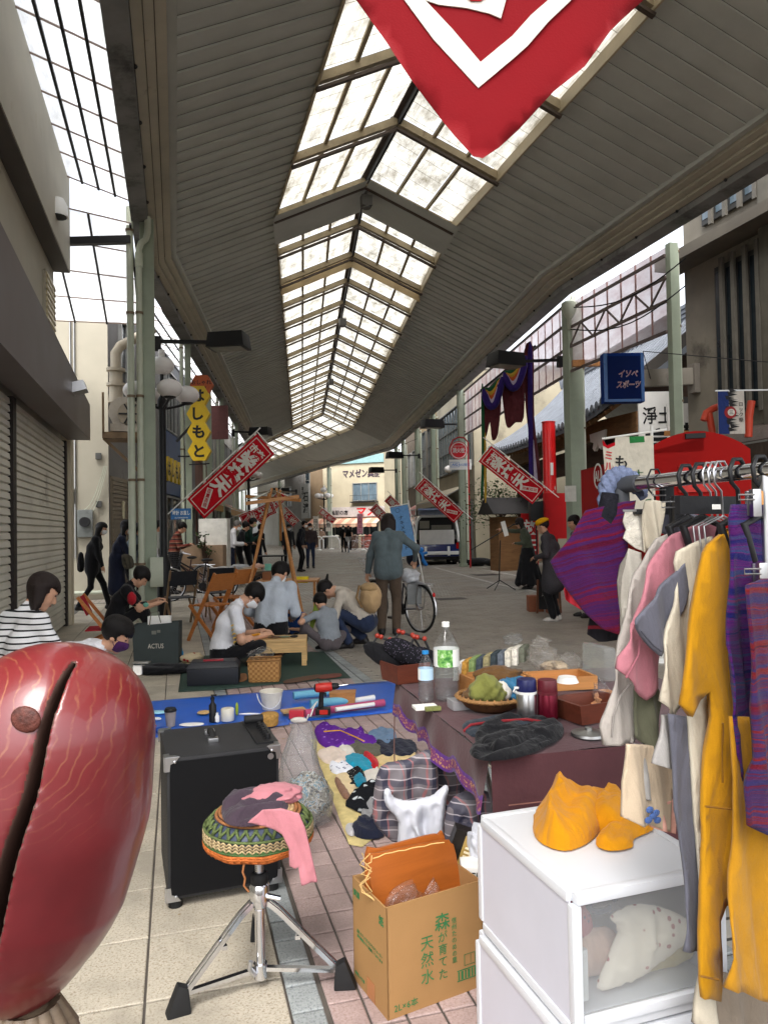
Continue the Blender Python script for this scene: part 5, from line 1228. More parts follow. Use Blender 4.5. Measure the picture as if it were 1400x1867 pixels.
for s in(0.15,0.85):
 b=MB();w0=a+ux*Lx*s+uy*0.5;b.cyl(w0+Vector((0,0,0.3))-ux*0.1,w0+Vector((0,0,0.3))+ux*0.1,0.3,18);b.build('wheel',m_rubber,ct,40)
mb_=thing('milk_banner','cream banner with hand painted red and black kana by the red cart','banner',W(1140,1000,7.6).to_tuple()[:2]+(0,))
c=W(1141,862,7.6);b=MB();b.prism(trace([(1098,802),(1106,812),(1121,806),(1122,797),(1190,794),(1196,930),(1108,930)],c,fx,zz),c,fx,zz,0.006);b.build('cloth',cloth((226,218,200)),mb_)
b=MB();b.prism(trace([(1098,802),(1106,812),(1121,806),(1121,812),(1108,818),(1099,812)],c,fx,zz),c-fy*0.004,fx,zz,0.002);b.build('red_corner',m_redcloth,mb_)
b=MB();b.prism(trace([(1147,796),(1174,795),(1175,806),(1148,808)],c,fx,zz),c-fy*0.004,fx,zz,0.002);b.build('green_label',cloth((50,130,70)),mb_)
text('ミルク',W(1110,852,7.6)-fy*0.004,fx,zz,0.11,M((200,40,50),0.8),mb_,vertical=True,bold=0.01)
text('もち',W(1133,858,7.6)-fy*0.004,fx,zz,0.15,m_ink,mb_,vertical=True,bold=0.02)
b=MB();b.beam(c-fx*0.03-fy*0.01+Vector((0.17,0,-0.30)),c-fx*0.03-fy*0.01+Vector((0.27,-0.08,-0.28)),0.02,0.01);b.beam(W(1156,862,7.59),W(1172,861,7.59),0.02,0.006);b.beam(W(1164,856,7.59),W(1165,868,7.59),0.02,0.006);b.build('green_cross',cloth((50,110,70)),mb_)
b=MB();b.tube([W(1097,800,7.62),W(1215,783,7.62)],0.012,8);q=W(1188,790,7.62);b.tube([Vector((q.x,q.y,0)),Vector((q.x,q.y,q.z+0.08))],0.015,8);b.lathe([(0.22,0),(0.22,0.05),(0.02,0.08)],(q.x,q.y,0),14);b.build('banner_pole',m_whitep,mb_,40)
# hydrant sign
hs_=thing('hydrant_sign','round red fire hydrant sign over a white advertising plate','sign',W(845,1000,26).to_tuple()[:2]+(0,))
c=W(836,821,26);ring=Matrix((fx,zz,-fy)).transposed().to_4x4()
b=MB();b.lathe([(0.32,0),(0.32,0.02),(0.0,0.02)],(0,0,0),32,M=ring);b.xf(Matrix.Translation(c));d1=b.build('disc',M((206,26,40),0.35),hs_,40)
b=MB();b.lathe([(0.295,0.022),(0.295,0.026),(0.265,0.026),(0.265,0.022)],(0,0,0),32,M=ring,cap=False);b.xf(Matrix.Translation(c));b.build('white_ring',m_white,d1)
text('消火栓',c-fy*0.022,fx,zz,0.2,m_white,d1,bold=0.02,wmax=0.45);text('FIRE HYDRANT',c-fy*0.022+zz*0.15,fx,zz,0.05,m_white,d1)
b=MB();b.obox(W(839,847,26),fx*0.40,fy*0.012,zz*0.18);p2=b.build('plate',m_white,hs_)
text('AIG',W(829,847,26)-fy*0.013,fx,zz,0.13,M((40,110,190),0.5),p2,bold=0.02);text('AIG損保',W(846,847,26)-fy*0.013,fx,zz,0.11,M((40,110,190),0.5),p2)
bx=MB();o=W(829,847,26)-fy*0.014
for q_,s_ in((zz*0.085,(0.15,0.006)),(-zz*0.085,(0.15,0.006)),(fx*0.15,(0.006,0.09)),(-fx*0.15,(0.006,0.09))):bx.obox(o+q_,fx*s_[0],fy*0.002,zz*s_[1])
bx.build('logo_frame',M((40,110,190),0.5),p2)
b=MB();q=W(857,1000,26);b.tube([Vector((q.x,q.y,0)),Vector((q.x,q.y,3.7)),W(853,806,26),W(846,798,26),W(836,797,26),W(826,802,26),W(820,815,26),W(820,828,26)],0.03,8);b.build('sign_post',M((170,40,44),0.5),hs_,40)
# red festival banners on slanted poles
def banner(label,top,along,cross,L=1.5,Wd=0.43,mirrored=False,pole=(0.25,0.35),detail=True):
 """top = middle of the upper short edge; along runs from the top to the foot of the writing"""
 top,a,c=Vector(top),Vector(along).normalized(),Vector(cross);c=(c-a*c.dot(a)).normalized();n=a.cross(c).normalized()
 if n.dot(Vector(_FH))>0:n=-n
 t=thing('festival_banner',label,'banner',top,group='red festival banners on slanted poles')
 rs=random.Random(int(top.x*97));P=lambda s,x,l=0.0:top+a*s*L+c*x*Wd+n*(l+0.012*math.sin(s*7+x*2+top.x))
 b=MB();ns,nc=12,5
 v=[P(i/ns,j/nc-0.5)for i in range(ns+1)for j in range(nc+1)]+[P(i/ns,j/nc-0.5,-0.004)for i in range(ns+1)for j in range(nc+1)];N=(ns+1)*(nc+1);f=[]
 for i in range(ns):
  for j in range(nc):q=(i*(nc+1)+j,i*(nc+1)+j+1,(i+1)*(nc+1)+j+1,(i+1)*(nc+1)+j);f+=[q,tuple(x+N for x in reversed(q))]
 b.add(v,f);cl=b.build('cloth',m_redcloth,t,60)
 b=MB()
 def strip(s0,x0,s1,x1,w):
  m_=8
  for k in range(m_):
   sa,sb,xa,xb=s0+(s1-s0)*k/m_,s0+(s1-s0)*(k+1)/m_,x0+(x1-x0)*k/m_,x0+(x1-x0)*(k+1)/m_
   if abs(s1-s0)>1e-3:b.quad(P(sa,xa-w/Wd,.004),P(sa,xa+w/Wd,.004),P(sb,xb+w/Wd,.004),P(sb,xb-w/Wd,.004))
   else:b.quad(P(sa-w/L,xa,.004),P(sa+w/L,xa,.004),P(sb+w/L,xb,.004),P(sb-w/L,xb,.004))
 e=0.40;strip(0.03,-e,0.97,-e,0.006);strip(0.03,e,0.97,e,0.006);strip(0.03,-e,0.03,e,0.006);strip(0.97,-e,0.97,e,0.006);b.build('border_line',m_wcloth,cl)
 up=-a;right=up.cross(n);right=right if not mirrored else-right
 if not mirrored and right.cross(up).dot(n)<0:right=-right
 lf=0.018*(-1 if mirrored else 1)
 text('楽市',top+a*L*0.12,right,up,0.145,m_wcloth,cl,bold=0.03,lift=lf)
 text('栄楽天',top+a*L*0.46,right,up,0.285,m_wcloth,cl,vertical=True,bold=0.05,lift=lf)
 bq=MB();o=top+a*L*0.83+n*0.016;d1=(a*0.9+c*0.5).normalized();d2=n.cross(d1)
 bq.obox(o,d1*0.17,d2*0.05,n*0.001);bq.build('title_block',m_wcloth,cl);text('百貫百目',o+n*0.003,d2 if d2.cross(-d1).dot(n)*(-1 if mirrored else 1)>0 else-d2,-d1,0.075,m_redcloth,cl,vertical=True,bold=0.02,lift=lf*0.3)
 sd_=c if c.z>0 else-c;p0,p1=top-a*pole[0]+sd_*(Wd/2+0.035),top+a*(L+pole[1])+sd_*(Wd/2+0.035)
 b=MB();b.cyl(p0,p1,0.011,8);b.cyl(top-a*0.02+sd_*(Wd/2+0.035),top-a*0.02-sd_*(Wd/2+0.03),0.008,8);b.build('pole',m_whitep,t,40)
 b=MB()
 for k in range(5):q=top+a*L*(0.02+0.24*k)+sd_*Wd/2;b.obox(q+sd_*0.02,a*0.02,sd_*0.022,n*0.012)
 b.build('loops',m_wcloth,t)
def bn(label,uv_top,uv_bot,d0,d1,flip=False,**k):
 p,q=W(*uv_top,d0),W(*uv_bot,d1);al_=(q-p);al_n=al_.normalized();cr=al_n.cross(Vector(_FH));banner(label,p,al_,cr,L=al_.length,mirrored=flip,**k)
bn('large tilted red banner on the tall lamp, its writing seen from behind',(485,809),(357,928),11.6,11.9,True,pole=(0.1,0.42))
bn('red banner slanting in front of the temple drapery by the red column',(884,827),(982,905),15.6,15.6)
bn('red banner slanting above the open white van',(765,881),(836,944),22.5,22.5)
bn('red banner left of the blue upright flag, behind the grey sweater',(680,924),(722,966),33,33)
bn('red banner high behind the blue upright flag',(706,908),(744,945),37,37)
bn('small far red banner in front of the stone merchant sign',(584,931),(610,951),52,52)
bn('red banner behind the easel canopy legs, left one',(500,925),(440,950),27,27,True)
bn('red banner behind the easel canopy, right and higher',(518,900),(470,948),30,30,True)
bn('narrow far red banner right of the easel top',(515,930),(540,955),36,36)
def nobori(label,u0,u1,v0,v1,d,mat,txt,tm,sz,tilt=0.0,ring=True):
 c=W((u0+u1)/2,(v0+v1)/2,d);w_=(u1-u0)*PXM(d);h_=(v1-v0)*PXM(d);up=(zz+fx*tilt).normalized();rt_=(fx-up*fx.dot(up)).normalized()
 t=thing('upright_flag',label,'flag',(c.x,c.y,0));b=MB();b.obox(c,rt_*w_/2,fy*0.004,up*h_/2);cl=b.build('cloth',mat,t)
 q=c+rt_*(w_/2+0.03);top_=q+up*(h_/2+0.1);k=q.z/up.z;b=MB();b.tube([q-up*k,top_],0.014,8);b.tube([top_-up*0.08,top_-up*0.08-rt_*(w_+0.05)],0.010,8);b.lathe([(0.2,0),(0.2,0.06),(0.03,0.1)],q-up*k,12);b.build('pole',m_whitep,t,40)
 text(txt,c-fy*0.005-up*h_*0.04,rt_,up,sz,tm,cl,vertical=True,bold=0.01)
 return t,c,rt_,up,h_
t,c,rt_,up,h_=nobori('pale blue upright flag with black katakana by the grey sweater',719,752,922,1014,17.5,cloth((112,160,212)),'ナキメキボート',m_ink,0.115,-0.17)
b=MB();b.lathe([(0.055,0),(0.055,0.003),(0.047,0.003),(0.047,0)],(0,0,0),20,M=Matrix((rt_,up,-fy)).transposed().to_4x4(),cap=False);b.xf(Matrix.Translation(c-fy*0.005+up*h_*0.42-rt_*0.05));b.build('ring_mark',m_ink,t)
nobori('white flag with a red disc and black characters at the far left shops',571,580,942,976,52,m_wcloth,'田辺大',m_ink,0.34)
nobori('white flag with black characters beside the far globe lamp',594,603,935,969,55,m_wcloth,'鮮魚',m_ink,0.4)
nobori('pink and white flag in front of the ochre shop',651,661,937,973,50,cloth((236,176,196)),'大売出し',M((200,60,100),0.8),0.26)
hx=thing('hexagon_sign','column of yellow hexagons with black kana topped by an orange one','sign',W(357,765,18.5));hx_r=0.42
vs=[(367,704,'orange','おしゃれ\nの店'),(361,724,'y','は'),(361,757,'y','し'),(362,790,'y','も'),(363,825,'y','と')]
for k,(u,v,cc,ch)in enumerate(vs):
 c=W(u,v-3,18.5-0.02*k);b=MB();w_,h_=0.30,0.245;b.prism([(-w_*0.98,0),(-w_*0.52,-h_),(w_*0.52,-h_),(w_*0.98,0),(w_*0.52,h_),(-w_*0.52,h_)],c,fx,zz,0.16);p=b.build('letter_plate',m_yel if cc=='y' else M((176,84,40),0.5),hx)
 if cc=='y':text(ch,c,fx,zz,0.36,m_ink,p,bold=0.04)
 else:text('おしゃれ',c+zz*0.06,fx,zz,0.13,m_ink,p,bold=0.02);text('の店',c-zz*0.1,fx,zz,0.13,m_ink,p,bold=0.02)
b=MB();b.beam(W(322,805,18.6),W(352,772,18.5),0.05,0.05);b.beam(W(325,832,18.6),W(345,832,18.5),0.04,0.04);b.beam(W(345,847,18.5),W(382,845,18.5),0.03,0.03);b.build('bracket',m_dark,hx)
b=MB();b.obox(W(330,937,15.5),fx*0.21,fy*0.02,zz*0.115);o_=b.build('repair_sign',M((50,100,150),0.4));tag(o_,'small blue sign with white characters behind the tall black lamp','sign')
text('時計 お直し',W(331,935,15.5)-fy*0.021,fx,zz,0.1,m_white,o_,bold=0.01,wmax=0.36);text('ALTERATION',W(331,944,15.5)-fy*0.021,fx,zz,0.04,m_white,o_,wmax=0.28)
b=MB();q=W(415,745,26);b.obox(W(398,770,26),fx*0.35,fy*0.05,zz*0.6);tag(b.build('pink_board',M((130,84,82),0.6),None),'dull pink board jutting out beyond the yellow hexagons','panel')
# white and blue van with open tailgate
vn=W(797,1030,28.3);vn.z=0;vt=thing('van','small white and blue van parked tail towards us with its tailgate raised','van',vn,-math.atan2(SD[1][0],SD[1][1])-R(4),None)
m_vw=M((232,234,232),0.3,0,0.05,2,0.02,10,0.5,coat=0.4);m_vb=M((14,36,96),0.3,0,0.05,2,0.02,10,0.5,coat=0.5)
def loft(mb,secs,m=0,close=True):
 n=len(secs[0]);b0=len(mb.v);mb.v+=[tuple(p)for s in secs for p in s]
 for i in range(len(secs)-1):
  for k in range(n if close else n-1):mb.f.append((b0+i*n+k,b0+i*n+(k+1)%n,b0+(i+1)*n+(k+1)%n,b0+(i+1)*n+k));mb.m.append(m)
hw=0.86
lower=[(-hw,0.32),(-hw,0.62),(-hw,0.98),(hw,0.98),(hw,0.62),(hw,0.32)]
b=MB();loft(b,[[(x,y,z)for x,z in lower]for y in(0.0,0.05,3.0,3.3)],0);b.f.append(tuple(b.v.index(v)for v in b.v[-6:]));b.m.append(0)
b.box(-hw,hw,0,0.06,0.32,0.80);b.build('lower_body',m_vb,vt,bevel=0.02,local=True)
upp=[(-hw,0.985),(-hw*0.97,1.25),(-hw*0.88,1.75),(-hw*0.72,1.92),(hw*0.72,1.92),(hw*0.88,1.75),(hw*0.97,1.25),(hw,0.985)]
b=MB();loft(b,[[(x*(1 if y<2.4 else 0.95),y,z if y<2.4 else min(z,1.2))for x,z in upp]for y in(0.04,0.3,2.35,3.1)],0,False);b.build('upper_body',m_vw,vt,40,local=True)
b=MB()
for sg in(-1,1):
 b.tube([(sg*hw*0.99,0.0,0.9),(sg*hw*0.96,0.0,1.25),(sg*hw*0.87,0.02,1.72),(sg*hw*0.7,0.05,1.9)],0.055,8)
b.tube([(-hw*0.7,0.05,1.9),(hw*0.7,0.05,1.9)],0.05,8);b.build('tail_frame',m_vw,vt,40,local=True)
b=MB();b.box(-hw*0.8,hw*0.8,0.35,0.4,0.82,1.85);b.box(-hw*0.8,hw*0.8,0.05,0.35,0.80,0.83);b.build('cabin_lining',m_dark,vt,local=True)
b=MB();b.box(-hw*0.78,hw*0.80,0.02,0.06,0.80,1.36);b.build('counter_panel',m_white,vt,bevel=0.02,local=True)
b=MB();b.box(-hw*0.74,-hw*0.3,0.18,0.22,1.42,1.72);b.box(-hw*0.2,hw*0.7,0.2,0.3,1.37,1.55);b.build('shelf_crate',M((150,146,132),0.6),vt,local=True)
b=MB();b.add([(-hw*0.8,0.1,1.95),(hw*0.8,0.1,1.95),(hw*0.9,-0.8,2.12),(-hw*0.9,-0.8,2.12),(-hw*0.8,0.1,2.02),(hw*0.8,0.1,2.02),(hw*0.9,-0.8,2.18),(-hw*0.9,-0.8,2.18)],[(0,1,2,3),(7,6,5,4),(2,6,7,3),(0,3,7,4),(1,5,6,2)]);b.build('tailgate',M((110,130,168),0.3,coat=0.3),vt,local=True)
for sg in(-1,1):
 b=MB();b.cyl((sg*hw*0.92,0.1,1.75),(sg*hw*0.9,-0.6,2.08),0.012,6);b.build('gas_strut',m_dark,vt,local=True)
 for y in(0.75,2.55):
  b=MB();b.cyl((sg*(hw-0.17),y,0.29),(sg*(hw+0.01),y,0.29),0.29,24);w_=b.build('wheel',m_rubber,vt,40,local=True)
  b=MB();b.cyl((sg*(hw+0.01),y,0.29),(sg*(hw+0.02),y,0.29),0.17,18);b.build('rim',m_steel,w_,40,local=True)
 b=MB();b.box(sg*hw*0.965-0.012,sg*hw*0.965+0.012,0.5,1.25,1.15,1.6);b.box(sg*hw*0.965-0.012,sg*hw*0.965+0.012,1.4,2.2,1.15,1.6);b.build('side_window',m_glassd,vt,local=True)
 b=MB();b.box(sg*0.45-0.05,sg*0.45+0.05,-0.12,-0.04,0.36,0.72);b.build('overrider',m_vw,vt,bevel=0.02,local=True)
 b=MB();b.box(sg*0.80-0.05,sg*0.80+0.05,-0.02,0.0,0.62,0.86);b.build('tail_light',M((150,20,20),0.2),vt,local=True)
b=MB();b.box(-hw*0.98,hw*0.98,-0.10,0.02,0.40,0.53);b.build('bumper',m_vw,vt,bevel=0.025,local=True)
b=MB();b.box(-hw*0.9,hw*0.9,0.1,3.1,0.2,0.33);b.build('chassis',m_black,vt,local=True)
S_=SDF();
for p_,q_,r_ in(((0,0,.42),(0,0,.60),.12),((0,0,.80),(0,0,.82),.13),((-.05,0,.6),(-.24,0,.52),.07),((.05,0,.6),(.22,0,.66),.07),((-.04,0,.40),(-.14,-.02,.08),.08),((.04,0,.40),(.2,0,.10),.08)):S_.cap(p_,q_,r_,r_*0.95,0,0.03)
v,f,_=S_.mesh(0.025);v[:,1]*=0.55;q=W(767,1030,27.2);v=v*np.array((1,1,0.78))+np.array((q.x,q.y,0));tag(mkobj('blue_figure',v,[tuple(int(i)for i in x)for x in f],M((36,120,200),0.4),None,None,180),'sky blue faceless figure standee at the left rear corner of the van','standee')
for k,(u,w_,h_)in enumerate(((755,0.5,0.62),(866,1.2,0.3),(900,0.9,0.25))):
 q=W(u,1030,27);lump((q.x,q.y,h_/2),(w_/2,0.3,h_/2),'equipment_bag',m_blackc if k else m_navy,None,11+k,0.12,3,floor=0.0);tag(bpy.data.objects['equipment_bag' if not k else 'equipment_bag.%03d'%k],['dark blue tub left of the blue figure','black kit bag on the ground right of the van','flat black case before the red column'][k],'bag')
 # foreground
Z1=Vector((0,0,1));FX=Vector((_RR[0],_RR[1],0)).normalized();FY=Vector((_FH[0],_FH[1],0)).normalized()
def face_on(pix,d,ctr=None):
 """outline in the upright plane facing the camera at depth d"""
 u,v=ctr or(sum(p[0]for p in pix)/len(pix),sum(p[1]for p in pix)/len(pix));o=W(u,v,d);return trace(pix,o,FX,Z1),o
def soft(name,label,cat,pix,d,T,mat,parent=None,group=None,**k):
 pl_,o=face_on(pix,d);ob=puff(pl_,o,FX,Z1,T,name,mat,parent,**k)
 return tag(ob,label,cat,group)
def flatcloth(name,label,cat,pix,mat,T=0.025,z=0.012,parent=None,group=None,**k):
 pts=[G(u,v,z)for u,v in pix];c=sum(pts,Vector())/len(pts);k.setdefault('fw',0.07);k.setdefault('fold',0.45)
 ob=puff([(p.x-c.x,p.y-c.y)for p in pts],(c.x,c.y,z),(1,0,0),(0,1,0),T,name,mat,parent,flat=True,**k)
 return tag(ob,label,cat,group)
m_clear=emit_free_clear('clear_bag',(0.97,0.98,0.98),1.45,0.10,0.03,0.9)
m_clear2=emit_free_clear('clear_bottle',(0.97,0.98,0.98),1.45,0.04,0.03,0.0)
m_water=emit_free_clear('water_bottle',(0.94,0.96,0.96),1.33,0.05,0.05,0.5)
m_frost=M((198,198,208),0.4,0,0.04,3,0.03,20,0.45)
m_frostc=emit_free_clear('drawer_front',(0.88,0.90,0.91),1.25,0.30,0.20,0.0,(0.9,0.9,0.9))
def mokugyo():
 t=thing('wooden_fish_drum','large glossy red lacquered wooden drum with a long dark slit','wooden drum',W(70,1832,0.98))
 d0=1.02;px=PXM(d0);o=W(85,1500,d0)
 def L(u,v,y=0.0):q=trace([(u,v)],o,FX,Z1)[0];return np.array((q[0],y,q[1]))
 S=SDF()
 S.cap(L(96,1350),L(72,1480),178*px,178*px,0,0.05);S.cap(L(72,1480),L(52,1620),176*px,152*px,0,0.05);S.cap(L(52,1620),L(30,1720),150*px,112*px,0,0.06)
 crack=[(163,1200),(160,1240),(150,1330),(140,1390),(122,1450),(98,1540),(72,1640),(48,1720),(20,1815),(5,1860)];cp=[L(*c)for c in crack]
 wd_=[2,5,7,8,9,10,11,12,13,14]
 def cut(X,Y,Zq):
  dm=None
  for(a,b,w0,w1)in zip(cp[:-1],cp[1:],wd_[:-1],wd_[1:]):
   dx,dz=b[0]-a[0],b[2]-a[2];tt=np.clip(((X-a[0])*dx+(Zq-a[2])*dz)/(dx*dx+dz*dz),0,1)
   q=np.sqrt((X-a[0]-tt*dx)**2+(Zq-a[2]-tt*dz)**2)-(w0+(w1-w0)*tt)*px;dm=q if dm is None else np.minimum(dm,q)
  slit=np.maximum(dm+0*Y,Y-0.02)
  k=L(47,1312);knot=np.sqrt(((X-k[0])/(22*px))**2+((Zq-k[2])/(18*px))**2)-1;kn=np.maximum(knot*0.016+0*Y,np.abs(Y+0.128)-0.02)
  return np.maximum(-slit,-kn)
 v,f,_=S.mesh(0.0036,cut=cut,wob=0.002,seed=4)
 for _i in range(4):
  acc=np.zeros_like(v);cn=np.zeros(len(v))
  for a_,b_ in((0,1),(1,2),(2,3),(3,0)):np.add.at(acc,f[:,a_],v[f[:,b_]]);np.add.at(cn,f[:,a_],1);np.add.at(acc,f[:,b_],v[f[:,a_]]);np.add.at(cn,f[:,b_],1)
  v=0.4*v+0.6*acc/np.maximum(cn,1)[:,None]
 Mo=np.array(o);v=Mo+v[:,:1]*np.array(FX)+v[:,1:2]*np.array(FY)+v[:,2:3]*np.array(Z1)
 tt=NT('red_lacquer');vec=tt.co('Object',(1,1,1))
 wv=tt.n('ShaderNodeTexWave',wave_type='RINGS',rings_direction='SPHERICAL',wave_profile='SIN');wv.inputs['Scale'].default_value=36;wv.inputs['Distortion'].default_value=7;wv.inputs['Detail'].default_value=3;wv.inputs['Detail Scale'].default_value=0.5
 mp=tt.n('ShaderNodeMapping');kk=Vector(o)+FX*L(47,1312)[0]+Z1*L(47,1312)[2]-FY*0.05-Vector(t.location);mp.inputs['Location'].default_value=tuple(-x for x in kk);tc=tt.n('ShaderNodeTexCoord');tt.l(tc.outputs['Object'],mp.inputs[0]);tt.l(mp.outputs[0],wv.inputs['Vector'])
 line=tt.ramp(wv.outputs['Fac'],[(0.90,(0,0,0)),(0.99,(0.32,0.32,0.32))])
 sp=tt.n('ShaderNodeSeparateXYZ');tt.l(tc.outputs['Object'],sp.inputs[0]);hz=tt.math('MULTIPLY',tt.math('SUBTRACT',sp.outputs[2],0.22),5.0,True)
 worn=tt.math('MULTIPLY',tt.math('MULTIPLY',line,hz),tt.ramp(tt.noise(vec,16,5,0.7),[(0.42,(0,0,0)),(0.62,(1,1,1))]))
 base=tt.mix(tt.ramp(tt.noise(vec,5,5),[(0.3,(0,0,0)),(0.7,(1,1,1))]),(84,15,22),(112,28,34))
 base=tt.mix(tt.math('MULTIPLY',hz,0.35),base,(118,44,40))
 c=tt.mix(worn,base,(176,130,84));scr=tt.noise(tt.co('Object',(40,40,4)),6,3);c=tt.mix(tt.ramp(scr,[(0.68,(0,0,0)),(0.75,(0.5,0.5,0.5))]),c,(110,34,36))
 ml=tt.bsdf(c,tt.math('ADD',tt.math('MULTIPLY',tt.noise(vec,9,4),0.25),0.22),0,tt.bump(tt.noise(vec,30,4),0.10,0.004),0.5,coat=0.4)
 mdk=M((72,50,42),0.7,0,0.3,20,0.3,60)
 fa=[tuple(int(i)for i in q)for q in f];loc=v-Mo
 lx,ly,lz=loc@np.array(FX),loc@np.array(FY),loc@np.array(Z1)
 cc=cut(lx,ly,lz);near=cc>-0.004
 mi=[1 if all(near[i]for i in q)else 0 for q in fa]
 mkobj('drum_body',v,fa,[ml,mdk],mi,t,180)
 b=MB();kk_=W(47,1312,0.893);b.ball((0,0,0),(0.019,0.006,0.016),18,8);b.xf(Matrix((FX,FY,Z1)).transposed().to_4x4()@Matrix.Rotation(0.35,4,'Y'));b.xf(Matrix.Translation(kk_));b.build('knot',M((84,44,36),0.6,0,0.5,90,0.6,150),t,180)
 st_=thing('drum_stand','carved brown wooden stand under the red drum','stand',W(55,1832,0.98)-Z1*W(55,1832,0.98).z)
 c0=W(55,1850,1.0);b=MB()
 for k in range(14):
  a=k*2*math.pi/14;b.tube([c0+Vector((math.cos(a)*0.030,math.sin(a)*0.030,0.012)),c0+Vector((math.cos(a)*0.05,math.sin(a)*0.05,-0.03)),c0+Vector((math.cos(a)*0.045,math.sin(a)*0.045,-0.10))],[0.010,0.014,0.010],6)
 b.ball(c0-Z1*0.02,(0.042,0.042,0.035),14,8);b.build('carved_knob',wood((122,104,84),(4,4,30)),st_,60)
 b=MB();b.lathe([(0.17,0),(0.17,0.03),(0.05,0.06),(0.035,0.3),(0.05,c0.z-0.1),(0.04,c0.z-0.05)],(c0.x,c0.y,0),16);b.build('column',m_woodd,st_,50)
 b=MB();p=W(0,1780,1.0);b.cyl(Vector((p.x,p.y,0)),Vector((p.x,p.y,p.z)),0.02,10);b.build('side_post',m_oldwood,st_,40)
mokugyo()
fl=thing('near_flag','big red flag corner with a white chevron hanging close overhead','flag',W(880,288,1.15))
fp_=[(880,288),(848,268),(805,218),(748,142),(702,72),(650,0),(575,-120),(700,-420),(1000,-560),(1330,-150),(1172,0),(1112,56),(1066,120),(1010,165),(945,236)]
pl_,o=face_on(fp_,1.15,(880,288));puff(pl_,o,FX,Z1,0.006,'cloth',M((122,5,16),0.85,0,0.10,3,0.15,300,0.15,dirt=((104,4,14),2.0,0.55),sheen=0.1),fl,sm=2,fold=0.3,fw=0.16,res=0.02)
b=MB();oo=W(880,288,1.15)-FY*0.006
def pr(mb,pix,off=0.0):mb.prism(trace(pix,W(880,288,1.15)-FY*0.006,FX,Z1),oo-FY*off,FX,Z1,0.002)
pr(b,[(655,-120),(700,-60),(737,-2),(790,70),(872,159),(876,112),(825,52),(776,0),(730,-70),(700,-140)]);pr(b,[(872,159),(935,106),(962,82),(1000,38),(1042,-2),(1100,-70),(1060,-70),(1000,-2),(968,26),(934,64),(876,112)])
pr(b,[(770,-60),(776,0),(800,8),(850,14),(892,24),(913,33),(922,0),(935,-60)],0.001);b.build('white_print',m_wcloth,fl)
b=MB();pr(b,[(848,-30),(846,-8),(858,3),(876,3),(890,-8),(888,-30)],0.004);b.build('red_print',m_redcloth,fl)
b=MB();b.cyl(W(560,-130,1.12),W(1010,-570,1.12),0.012,8);b.build('pole',m_whitep,fl,40)
a0,a1=Vector((-0.045,2.86,0)),Vector((0.374,2.89,0));ax=(a1-a0).normalized();ay=Vector((-ax.y,ax.x,0));w_=0.425
am=thing('bass_amplifier','tall black bass amplifier cabinet with metal corners behind the crochet stool','amplifier',a0,math.atan2(ax.y,ax.x))
m_vinyl=M((34,34,36),0.55,0,0.15,4,0.5,420,0.4,name='black_vinyl');m_grille=M((15,15,17),0.9,0,0.1,4,0.4,500,0.2)
H0,H1,DP_=0.035,0.56,0.43
b=MB();b.box(0,w_,0,DP_,H0,H1);b.build('cabinet',m_vinyl,am,bevel=0.012,local=True)
b=MB();b.box(0.012,w_-0.012,-0.004,0.004,H0+0.014,H1-0.014);b.build('grille_cloth',m_grille,am,local=True)
for x in(0,w_):
 for z in(H0,H1):
  for y in(0,DP_):
   sx,sz,sy=(1 if x==0 else-1),(1 if z==H0 else-1),(1 if y==0 else-1)
   if y>0 and z==H0:continue
   b=MB();e=0.052;y0=y-0.008*sy if y==0 else y+0.004
   pts=[(0,0),(e,0),(e*0.72,e*0.35),(e*0.35,e*0.5),(e*0.3,e),(0,e)]
   b.prism([(x-0.004*sx+p*sx,z-0.004*sz+q*sz)for p,q in pts],(0,-0.006 if y==0 else DP_+0.006,0),(1,0,0),(0,0,1),0.004)
   if z==H1:b.prism([(x-0.004*sx+p*sx,(-0.004 if y==0 else DP_+0.004)+q*sy)for p,q in pts],(0,0,H1+0.005),(1,0,0),(0,1,0),0.004)
   b.prism([((-0.004 if y==0 else DP_+0.004)+p*sy,z-0.004*sz+q*sz)for p,q in pts],(x-0.005*sx,0,0),(0,1,0),(0,0,1),0.004)
   b.ball((x+0.03*sx,-0.007 if y==0 else DP_+0.007,z+0.014*sz),(0.006,0.004,0.006),8,5);b.build('corner_guard',m_steel,am,local=True)
b=MB();b.tube([(0.19,0.16,H1+0.004),(0.19,0.18,H1+0.02),(0.19,0.22,H1+0.026),(0.19,0.26,H1+0.02),(0.19,0.28,H1+0.004)],0.013,8);hd=b.build('handle',m_rubber,am,40,local=True)
b=MB();b.box(0.17,0.21,0.14,0.175,H1,H1+0.018);b.box(0.17,0.21,0.265,0.30,H1,H1+0.018);b.build('handle_cap',m_steel,hd,bevel=0.004,local=True)
b=MB();b.box(0.345,0.432,0.05,0.41,H1-0.002,H1+0.006);pn=b.build('control_panel',M((30,30,32),0.35,0.3),am,bevel=0.002,local=True)
for k in range(7):
 b=MB();b.cyl((0.40,0.10+k*0.032,H1+0.005),(0.40,0.10+k*0.032,H1+0.024),0.010,10);b.cyl((0.40,0.10+k*0.032,H1+0.005),(0.40,0.10+k*0.032,H1+0.008),0.013,10);b.build('knob',m_black,pn,40,local=True)
b=MB();b.tube([(0.35,0.37,H1+0.02),(0.43,0.37,H1+0.02)],0.018,10);b.build('recess_grip',m_rubber,am,40,local=True)
b=MB();b.cyl((0.39,-0.006,H1-0.035),(0.39,-0.009,H1-0.035),0.012,12);b.build('rivet',m_steel,am,40,local=True)
for x in(0.03,w_-0.03):
 for y in(0.03,DP_-0.04):
  b=MB();b.cyl((x,y,0),(x,y,H0+0.003),0.026,12);b.build('foot',m_rubber,am,40,local=True)
